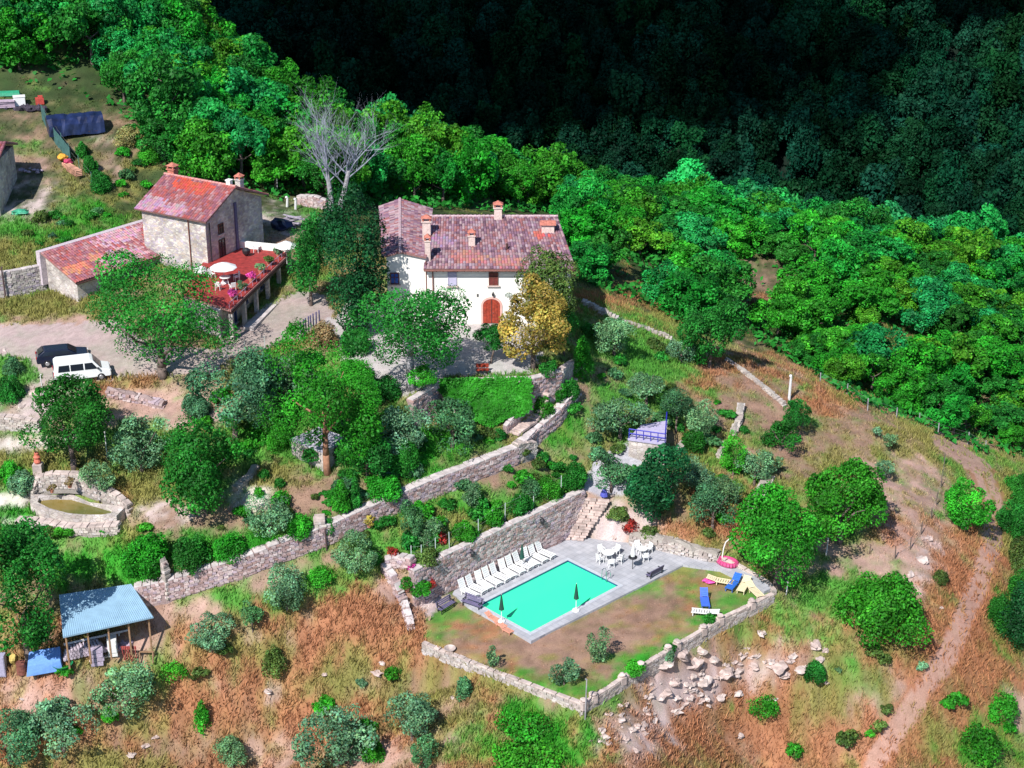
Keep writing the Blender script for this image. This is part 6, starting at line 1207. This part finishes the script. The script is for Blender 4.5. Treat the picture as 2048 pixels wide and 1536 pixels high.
junk('low_barrier', 'long white plank barrier along the front of the shed', 'barrier', q, lambda m: (m.box((0, 0, .45), (6.4, .1, .16)), [m.box((x, 0, .2), (.1, .1, .5)) for x in (-2.8, -.9, .9, 2.8)]), plain('white_paint', (.75, .72, .72), .6, var=.1), a0)
def logs(m):
    for r in range(4):
        for k in range(13 - r): m.cyl((-1.6 + k * .25 + r * .12, -.4, .13 + r * .21), (-1.6 + k * .25 + r * .12 + g.uniform(-.04, .04), .4, .13 + r * .21), .12, .11, 7)
junk('log_pile', 'pile of pale grey cut logs in front of the left part of the shed', 'firewood', hit(172, 1312), logs, plain('logs_pale', (.52, .44, .50), .9, var=.4, scale=4), a0)
junk('rubble_pile', 'heap of broken lilac stones beside the log pile', 'rubble', hit(235, 1300), lambda m: [m.blob((g.uniform(-1.2, 1.2), g.uniform(-.35, .35), g.uniform(.0, .3)), (.26, .24, .2), k, .5, 1) for k in range(22)], plain('rubble', (.48, .38, .46), .95, var=.4), a0)
junk('plank', 'pale plank lying on the grass in front of the log pile', 'plank', hit(205, 1318), lambda m: (m.box((0, 0, .12), (2.0, .28, .08)), m.box((0.1, .3, .1), (1.7, .2, .06), .06)), plain('plank_pale', (.66, .58, .48), .8, var=.2), a0 + .1)
junk('water_butt', 'green plastic tub on the ground near the shed corner', 'tub', hit(126, 1338), lambda m: m.lathe([(.5, 0), (.75, .35), (.8, .4), (.72, .38), (.45, .1)], n=18), plain('plastic_green', (.01, .22, .08), .4, var=.2))
junk('tarpaulin', 'light blue tarpaulin stretched over a stack under the big left tree', 'tarpaulin', hit(95, 1338), lambda m: (m.hexa([(-1.5, -.7, 0), (1.1, -.5, 0), (1.2, .9, 0), (-1.3, .9, 0)], [(-1.35, -.45, .75), (1.0, -.35, .8), (1.05, .8, 1.3), (-1.2, .8, 1.2)])), plain('tarp_blue', (.16, .33, .70), .5, var=.1), .25)
junk('rusty_drum', 'rusty brown oil drum under the big left tree', 'drum', hit(45, 1348), lambda m: m.lathe([(.38, 0), (.4, .03), (.38, .3), (.4, .33), (.38, .6), (.4, .95), (.36, .92)], n=18), plain('drum_rust', (.20, .07, .05), .7, var=.3))
junk('old_cupboard', 'lilac grey cupboard cut by the left frame edge under the tree', 'cupboard', hit(4, 1350), lambda m: (m.box((0, 0, .9), (.8, .6, 1.8)), m.box((0, -.32, .9), (.7, .04, 1.6))), plain('cup_grey', (.38, .36, .48), .7, var=.15))
junk('wheelbarrow_load', 'small yellow sack on the drum side under the left tree', 'sack', hit(28, 1330), lambda m: m.blob((0, 0, .5), (.3, .3, .5), 3, .35), plain('sack_yel', (.55, .42, .12), .9, var=.3))
# ---------------- low stone outbuilding in the garden
a, b, c_ = at(581, 862, 10.6), at(645, 893, 10.3), at(700, 862, 10.6); a.z = b.z = c_.z = 0; d_ = a + (c_ - b); o3 = Vector((b.x, b.y, 8)); t = thing('stone_outbuilding', 'small low pale stone outbuilding with a flat roof in the garden', 'outbuilding', o3); P2 = [(p.x - o3.x, p.y - o3.y) for p in (a, b, c_, d_)]
m = MB(); m.prism(P2, -.8, 1.75); m.build('wall', ST_PALE, t); m = MB(); cx = sum(p[0] for p in P2) / 4; cy = sum(p[1] for p in P2) / 4; m.prism([(cx + (p[0] - cx) * 1.04, cy + (p[1] - cy) * 1.04) for p in P2], 1.755, 1.88); m.build('roof', plain('flat_roof_grey', (.52, .50, .58), .9, var=.15), t); m = MB(); mx, my = (P2[0][0] + P2[1][0]) / 2, (P2[0][1] + P2[1][1]) / 2; dn = math.atan2(P2[1][1] - P2[0][1], P2[1][0] - P2[0][0]); m.box((mx, my, 1.0), (.9, .12, .7), dn); m.build('hatch', WOOD, t)
# ---------------- blue railed concrete terrace among the olives
P4 = [at(1258, 876, 6.6), at(1330, 886, 6.6), at(1333, 842, 6.6), at(1284, 850, 6.6)]; o3 = Vector((P4[0].x, P4[0].y, 4.5)); t = thing('concrete_terrace', 'lilac grey concrete roof terrace with a blue railing among the olives', 'terrace', o3); P5 = [p - o3 for p in P4]
m = MB(); m.prism([(p.x, p.y) for p in P5], -.6, 1.9); m.build('wall', ST_PALE, t); m = MB(); c0 = sum((p for p in P5), Vector()) / 4; m.prism([(c0.x + (p.x - c0.x) * 1.06, c0.y + (p.y - c0.y) * 1.06) for p in P5], 1.91, 2.1); m.build('slab', plain('concrete_lilac', (.46, .42, .58), .85, var=.12), t)
BR = plain('rail_blue', (.03, .03, .40), .5)
for i, j in ((0, 1), (1, 2)):
    m = MB(); a, b = P5[i], P5[j]
    for hh in (.45, .85): m.cyl((a.x, a.y, 2.1 + hh), (b.x, b.y, 2.1 + hh), .055, .055, 6)
    for k in range(6): p = a.lerp(b, k / 5); m.cyl((p.x, p.y, 2.1), (p.x, p.y, 2.97), .04, .04, 6)
    m.build('railing', BR, t)
q = hit(1205, 1010); t = thing('parasol', 'blue closed sunshade leaning on the rocks above the steps', 'parasol', q); MB().cyl((0, 0, 0), (.2, 0, 1.2), .03, .03, 6).build('pole', WHITE, t); MB().lathe([(.36, .7), (.32, .9), (.12, 1.35), (.02, 1.5)], (.12, 0, 0), 8).build('folded_canopy', plain('cloth_blue', (.08, .09, .42), .8, var=.2), t)
# ---------------- stone basin with murky water
bz_ = 6.35; WP = [at(x, y, bz_) for x, y in ((79, 1003), (110, 1000), (143, 1001), (180, 1012), (229, 1026), (222, 1034), (205, 1037), (170, 1037), (137, 1034), (100, 1024), (76, 1012))]; o3 = sum(WP, Vector()) / len(WP); t = thing('fountain_basin', 'shield shaped stone pond basin with murky green brown water', 'pond', o3)
W2 = [Vector((p.x - o3.x, p.y - o3.y)) for p in WP]
if sum(W2[i].x * W2[(i + 1) % len(W2)].y - W2[(i + 1) % len(W2)].x * W2[i].y for i in range(len(W2))) < 0: W2.reverse()
OW = grow(W2, .75)
flat_poly([tuple(p) for p in OW], [tuple(p) for p in W2], -1.0, .35, 'rim', ST_PALE, t); 
wmt, nt_, b_ = base_mat('pond_water'); b_.inputs["Base Color"].default_value = (.13, .14, .025, 1); b_.inputs["Roughness"].default_value = .15; no = N(nt_, "ShaderNodeTexNoise", Scale=1.2, Detail=4.0); crr = N(nt_, "ShaderNodeValToRGB"); crr.color_ramp.elements[0].color = (.08, .11, .02, 1); crr.color_ramp.elements[1].color = (.24, .17, .04, 1); crr.color_ramp.elements[0].position = .35; crr.color_ramp.elements[1].position = .7; nt_.links.new(no.outputs[0], crr.inputs[0]); nt_.links.new(crr.outputs[0], b_.inputs["Base Color"])
m = MB(); m.add([(p.x, p.y, .05) for p in W2], [tuple(range(len(W2)))]); m.build('water', wmt, t)
px_wall('curved pale stone wall behind the pond basin', [(62, 1002, .6), (75, 982, .9), (110, 972, 1.1), (160, 976, 1.1), (205, 990, .9), (240, 1010, .7), (262, 1030, .5)], th=.55, mat=ST_PALE, seed=31)
px_wall('pale stone edge wall in front of the pond basin', [(35, 1046, .3), (90, 1052, .35), (150, 1062, .4), (240, 1062, .5)], th=.8, mat=ST_PALE, seed=32)
t = thing('clay_statue', 'small red clay figure on a square stone plinth on the left terrace', 'statue', hit(78, 948)); MB().box((0, 0, .45), (.75, .75, .95)).build('plinth', ROCKP, t, bevel=.03); MB().lathe([(.2, .92), (.3, 1.1), (.22, 1.35), (.3, 1.5), (.18, 1.68), (.2, 1.85), (.05, 2.0)], n=12).build('figure', plain('clay', (.60, .16, .10), .8, var=.2), t)
pot('small terracotta pot with plant on the basin wall, left one', at(104, 985, 7.4), .2, 'brown', 'pots at the pond'); pot('small terracotta pot with plant on the basin wall, middle one', at(140, 975, 7.6), .22, 'brown', 'pots at the pond')
pot('tall plant in a terracotta pot at the gate landing of the long wall', hit(1047, 918), .38, 'moss'); pot('terracotta pot on the stone steps left of the pool', hit(815, 1195), .34, 'bright'); pot('terracotta pot right of the hedge on the pool steps', hit(856, 1190), .34, 'red'); pot('orange potted shrub at the middle gap of the long wall', hit(738, 1058), .3, 'yellow'); pot('potted flower at the wall over the pool fence end', hit(786, 1122), .3, 'red')
t = thing('wooden_bench', 'short dark red bench on the villa yard edge', 'bench', hit(965, 752) + Vector((0, .3, .0)), .1); MB().box((0, 0, .45), (1.1, .4, .08)).build('seat', REDW, t); [MB().box((s, 0, .2), (.08, .36, .42)).build('leg', DKBR, t) for s in (-.4, .4)]; MB().box((0, .2, .75), (1.1, .06, .35)).build('backrest', REDW, t)
for px, py, sc2, lb in ((900, 1302, .42, 'white round stone bowl on the lawn near the left lawn wall'),):
    m = MB(); m.lathe([(sc2 * .6, 0), (sc2, .2), (sc2 * 1.05, .28), (sc2 * .9, .26), (sc2 * .2, .12)], n=18); o = m.build('stone_bowl', ROCKP); o.location = hit(px, py); tag(o, lb, 'bowl')
# ---------------- top left: shelter, junk, tiles
q = hit(150, 262); t = thing('tarpaulin_shelter', 'long dark shelter covered with shiny navy tarpaulin at the vegetable plot', 'shelter', q, .35); m = MB(); g = random.Random(3); nS, nR = 14, 7; vs = []
for i in range(nS):
    x = -2.8 + 5.8 * i / (nS - 1)
    for j in range(nR): a_ = math.pi * j / (nR - 1); vs.append((x + g.uniform(-.08, .08), -math.cos(a_) * 1.7 + g.uniform(-.07, .07), math.sin(a_) ** .8 * 1.9 + g.uniform(-.09, .09)))
m.add(vs, [(i * nR + j, (i + 1) * nR + j, (i + 1) * nR + j + 1, i * nR + j + 1) for i in range(nS - 1) for j in range(nR - 1)] + [tuple(range(nR)), tuple((nS - 1) * nR + j for j in range(nR))]); m.build('cover', plain('tarp_navy', (.012, .022, .075), .35, var=.5, scale=1.2, bump=.4), t); MB().box((0, 0, .1), (5.6, 3.2, .25)).build('base', DKBR, t)
junk('white_crate', 'white cubic box among the junk at the wood edge, top left', 'box', hit(40, 212), lambda m: (m.box((0, 0, .5), (1.2, .8, 1.0)), m.box((0, 0, 1.03), (1.3, .9, .08))), WHITE, .3)
junk('red_crate', 'red box at the right end of the junk near the wood', 'box', hit(80, 208), lambda m: (m.box((0, 0, .35), (.9, .6, .7)), m.box((.1, 0, .8), (.5, .4, .25))), plain('crate_red', (.5, .07, .05), .7, var=.2), .3)
junk('plank_stack', 'stack of lilac grey boards at the top left frame edge', 'boards', hit(14, 216), lambda m: [m.box((0, .1 * math.sin(k), .1 + .16 * k), (1.8, .8, .12), .05 * math.sin(k * 3)) for k in range(5)], plain('boards_lilac', (.46, .36, .44), .9, var=.2), .2)
junk('green_tarpaulin', 'green tarpaulin strip lying behind the boards, top left', 'tarpaulin', hit(12, 193), lambda m: m.hexa([(-1.6, -.4, 0), (1.6, -.3, 0), (1.6, .4, 0), (-1.6, .5, 0)], [(-1.5, -.3, .35), (1.5, -.2, .3), (1.4, .3, .5), (-1.5, .35, .45)]), plain('tarp_green', (.03, .30, .16), .5, var=.2), .1)
junk('junk_heap', 'dark heap of scrap under the trees in the top left corner', 'scrap', hit(55, 220), lambda m: [m.blob((random.uniform(-2.6, 2.2), random.uniform(-.4, .5), .15), (.45, .35, .35), k, .6, 1) for k in range(16)], plain('scrap', (.05, .04, .06), .9, var=.5))
def tiles(m):
    for r in range(4):
        for k in range(11): m.cyl((-.35, -1.9 + k * .35, .1 + r * .17), (.35, -1.9 + k * .35 + .04, .1 + r * .17), .1, .09, 6)
junk('roof_tile_stack', 'long low stack of orange and cream roof tiles beside the netting', 'tiles', hit(144, 345), tiles, plain('tile_stack', (.68, .36, .24), .9, var=.5, scale=1.2), .62)
junk('yellow_cloth', 'yellow orange sheet on the upper end of the tile stack', 'sheet', hit(126, 322), lambda m: m.blob((0, 0, .4), (.5, .6, .3), 4, .5), plain('cloth_yellow', (.75, .36, .04), .9, var=.3), 0)
junk('red_tarp', 'crimson sheet lying on the tile stack', 'sheet', hit(136, 332), lambda m: m.blob((0, 0, .5), (.45, .5, .25), 9, .5), plain('cloth_crimson', (.5, .05, .12), .9, var=.3), 0)
junk('rubbish_pile', 'pile of pale stones and grey rubbish on the bare plot', 'rubble', hit(62, 340) + Vector((0, 0, 0)), lambda m: [m.blob((random.uniform(-1.2, 1.2), random.uniform(-1, 1), 0), (.25, .22, .14), k, .5, 1) for k in range(16)], MATS['rubble'])
junk('garden_cloche', 'turquoise plastic sheet over plants on the vegetable bed', 'sheet', hit(40, 428), lambda m: m.blob((0, 0, .15), (.9, .5, .25), 8, .5), plain('sheet_turq', (.05, .35, .20), .6, var=.4))
junk('stored_boards', 'pile of planks and blue sheets behind the terrace, near the dead tree', 'boards', hit(585, 455), lambda m: [m.box((random.uniform(-.5, .5), random.uniform(-.4, .4), .1 + .1 * k), (1.8, .22, .07), random.uniform(-.6, .6)) for k in range(12)], plain('boards_grey', (.40, .36, .42), .9, var=.4))
junk('parked_tractor_cover', 'rumpled navy cover thrown over a machine behind the terrace', 'cover', hit(562, 462), lambda m: m.blob((0, 0, .55), (1.0, .7, .65), 12, .45), MATS['tarp_navy'])

# ---------------- vehicles
TYRE = plain('tyre', (.015, .015, .016), .85); CARGL = plain('car_glass', (.015, .02, .03), .08, var=.02)
def loft(m, prof, hw, top):
    """side profile [(x,z)] ccw; width narrows with height by top"""
    zs = [p[1] for p in prof]; z0, z1 = min(zs), max(zs); n = len(prof); vs = []
    for s in (-1, 1):
        for x, z in prof: t_ = max(0, (z - .9) / (z1 - .9)) if z > .9 else 0; vs.append((x, s * hw * (1 - top * t_), z))
    m.add(vs, [tuple(range(n)), tuple(range(2 * n - 1, n - 1, -1))] + [((i + 1) % n, i, n + i, n + (i + 1) % n) for i in range(n)])
def side_pane(m, q, hw, top, z1, off=.012, sides=(-1, 1)):
    for s in sides:
        P_ = []
        for x, z in q: t_ = max(0, (z - .9) / (z1 - .9)); P_.append(Vector((x, s * (hw * (1 - top * t_) + off), z)))
        m.hexa([p - Vector((0, s * .05, 0)) for p in P_], P_)
def wheels(t, xs, r, hw):
    for x in xs:
        for s in (-1, 1):
            w = MB(); w.cyl((x, s * (hw - .22), r), (x, s * (hw + .015), r), r, r, 20); o = w.build('wheel', TYRE, t); h = MB(); h.cyl((x, s * (hw + .012), r), (x, s * (hw + .035), r), r * .58, r * .5, 14); h.build('rim', plain('rim', (.5, .5, .52), .35, .6), o)
q = hit(166, 757); t = thing('passenger_van', 'white passenger van parked in front of the dark car', 'van', q, .30, 'vehicles on the forecourt'); hw = .92; Z1 = 1.95
CW_ = plain('van_white', (.82, .84, .82), .3, var=.03)
m = MB(); loft(m, [(-2.35, .35), (2.3, .35), (2.36, .62), (2.30, .92), (1.55, 1.12), (.95, 1.86), (.7, Z1), (-2.05, Z1), (-2.28, 1.78), (-2.38, .9)], hw, .13); m.build('body', CW_, t, bevel=.05)
for s_ in (-1, 1):
    for q_ in ([(-2.0, 1.15), (-1.05, 1.15), (-1.05, 1.7), (-1.9, 1.7)], [(-.95, 1.15), (.1, 1.15), (.1, 1.7), (-.95, 1.7)], [(.22, 1.15), (1.3, 1.12), (.86, 1.7), (.22, 1.7)]): m = MB(); side_pane(m, q_, hw, .13, Z1, sides=(s_,)); m.build('side_window', CARGL, t)
m = MB(); m.add([(1.57, -.78, 1.14), (1.57, .78, 1.14), (.98, .68, 1.84), (.98, -.68, 1.84), (1.60, -.78, 1.16), (1.60, .78, 1.16), (1.01, .68, 1.86), (1.01, -.68, 1.86)], [(0, 3, 2, 1), (4, 5, 6, 7), (0, 1, 5, 4), (1, 2, 6, 5), (2, 3, 7, 6), (3, 0, 4, 7)]); m.build('windscreen', CARGL, t); MB().box((-2.335, 0, 1.38), (.06, 1.4, .6), 0, 0, R(-7)).build('rear_window', CARGL, t)
[MB().box((2.33, s * .66, .78), (.08, .3, .16)).build('headlight', plain('lamp_glass', (.7, .7, .7), .1), t) for s in (-1, 1)]; [MB().box((-2.385, s * .8, .95), (.06, .12, .4)).build('tail_light', plain('lamp_red', (.5, .02, .02), .3), t) for s in (-1, 1)]
MB().box((2.33, 0, .45), (.16, 1.8, .2)).build('front_bumper', plain('bumper_grey', (.10, .10, .11), .6), t, bevel=.03); MB().box((-2.38, 0, .45), (.16, 1.8, .2)).build('rear_bumper', MATS['bumper_grey'], t, bevel=.03); [MB().box((1.3, s * 1.04, 1.2), (.1, .2, .16)).build('wing_mirror', BLK, t) for s in (-1, 1)]; wheels(t, (-1.45, 1.5), .33, hw)
q = hit(128, 733); t = thing('estate_car', 'dark navy car parked behind the white van', 'car', q + Vector((-.3, 1.0, 0)), .30, 'vehicles on the forecourt'); CN = plain('car_navy', (.012, .016, .035), .2, var=.05)
m = MB(); loft(m, [(-2.2, .35), (2.15, .35), (2.22, .6), (2.1, .82), (1.15, .98), (.45, 1.42), (-1.5, 1.46), (-2.05, 1.1), (-2.25, .75)], .86, .2); m.build('body', CN, t, bevel=.06)
for s_ in (-1, 1):
    for q_ in ([(-1.75, 1.02), (-.75, 1.0), (-.75, 1.34), (-1.45, 1.36)], [(-.65, 1.0), (.95, .99), (.42, 1.34), (-.65, 1.34)]): m = MB(); side_pane(m, q_, .86, .2, 1.46, sides=(s_,)); m.build('side_window', CARGL, t)
MB().box((.86, 0, 1.22), (.78, 1.3, .03), 0, 0, R(32)).build('windscreen', CARGL, t); MB().box((-1.82, 0, 1.31), (.55, 1.25, .03), 0, 0, R(-34)).build('rear_window', CARGL, t)
[MB().box((2.17, s * .6, .68), (.08, .32, .14)).build('headlight', MATS['lamp_glass'], t) for s in (-1, 1)]; [MB().box((-2.22, s * .66, .85), (.06, .2, .2)).build('tail_light', MATS['lamp_red'], t) for s in (-1, 1)]; wheels(t, (-1.35, 1.35), .31, .86)

# ---------------- vapour mass added out of view so its shadow lies on the far hillside
def shade_cloud_mat():
    m, nt, b = base_mat('shade_cloud_vapour'); out = nt.nodes["Material Output"]; b.inputs["Base Color"].default_value = (.85, .86, .88, 1); b.inputs["Roughness"].default_value = 1
    tr = N(nt, "ShaderNodeBsdfTransparent"); ms = N(nt, "ShaderNodeMixShader"); geo = N(nt, "ShaderNodeNewGeometry"); no = N(nt, "ShaderNodeTexNoise", Scale=.018, Detail=4.0); nt.links.new(geo.outputs["Position"], no.inputs["Vector"])
    mr = N(nt, "ShaderNodeMapRange"); mr.inputs[1].default_value = .35; mr.inputs[2].default_value = .65; mr.inputs[3].default_value = .55; mr.inputs[4].default_value = .85; nt.links.new(no.outputs[0], mr.inputs[0]); nt.links.new(mr.outputs[0], ms.inputs[0]); nt.links.new(tr.outputs[0], ms.inputs[1]); nt.links.new(b.outputs[0], ms.inputs[2]); nt.links.new(ms.outputs[0], out.inputs[0]); return m
CZ = 300.0; sh = lambda X, Y, z: (X + sd.x / sd.z * (CZ - z), Y + sd.y / sd.z * (CZ - z))
m = MB(); g = random.Random(21)
for k in range(70):
    X = g.uniform(-175, 95); Y = g.uniform(285, 420) + max(0, X) * .12; x, y = sh(X, Y, -5 + (Y - 300) * .5); s = g.uniform(22, 40) * (1.0 if X < 20 else .5)
    if Y < 305 and X > -40: continue
    m.blob((x, y, CZ + g.uniform(-8, 8)), (s, s * .8, s * .35), k, .35, 3)
tag(m.build('shade_cloud', shade_cloud_mat(), smooth=True), 'unseen vapour mass added high up to shade the far hillside', 'shade_cloud', None, 'structure')
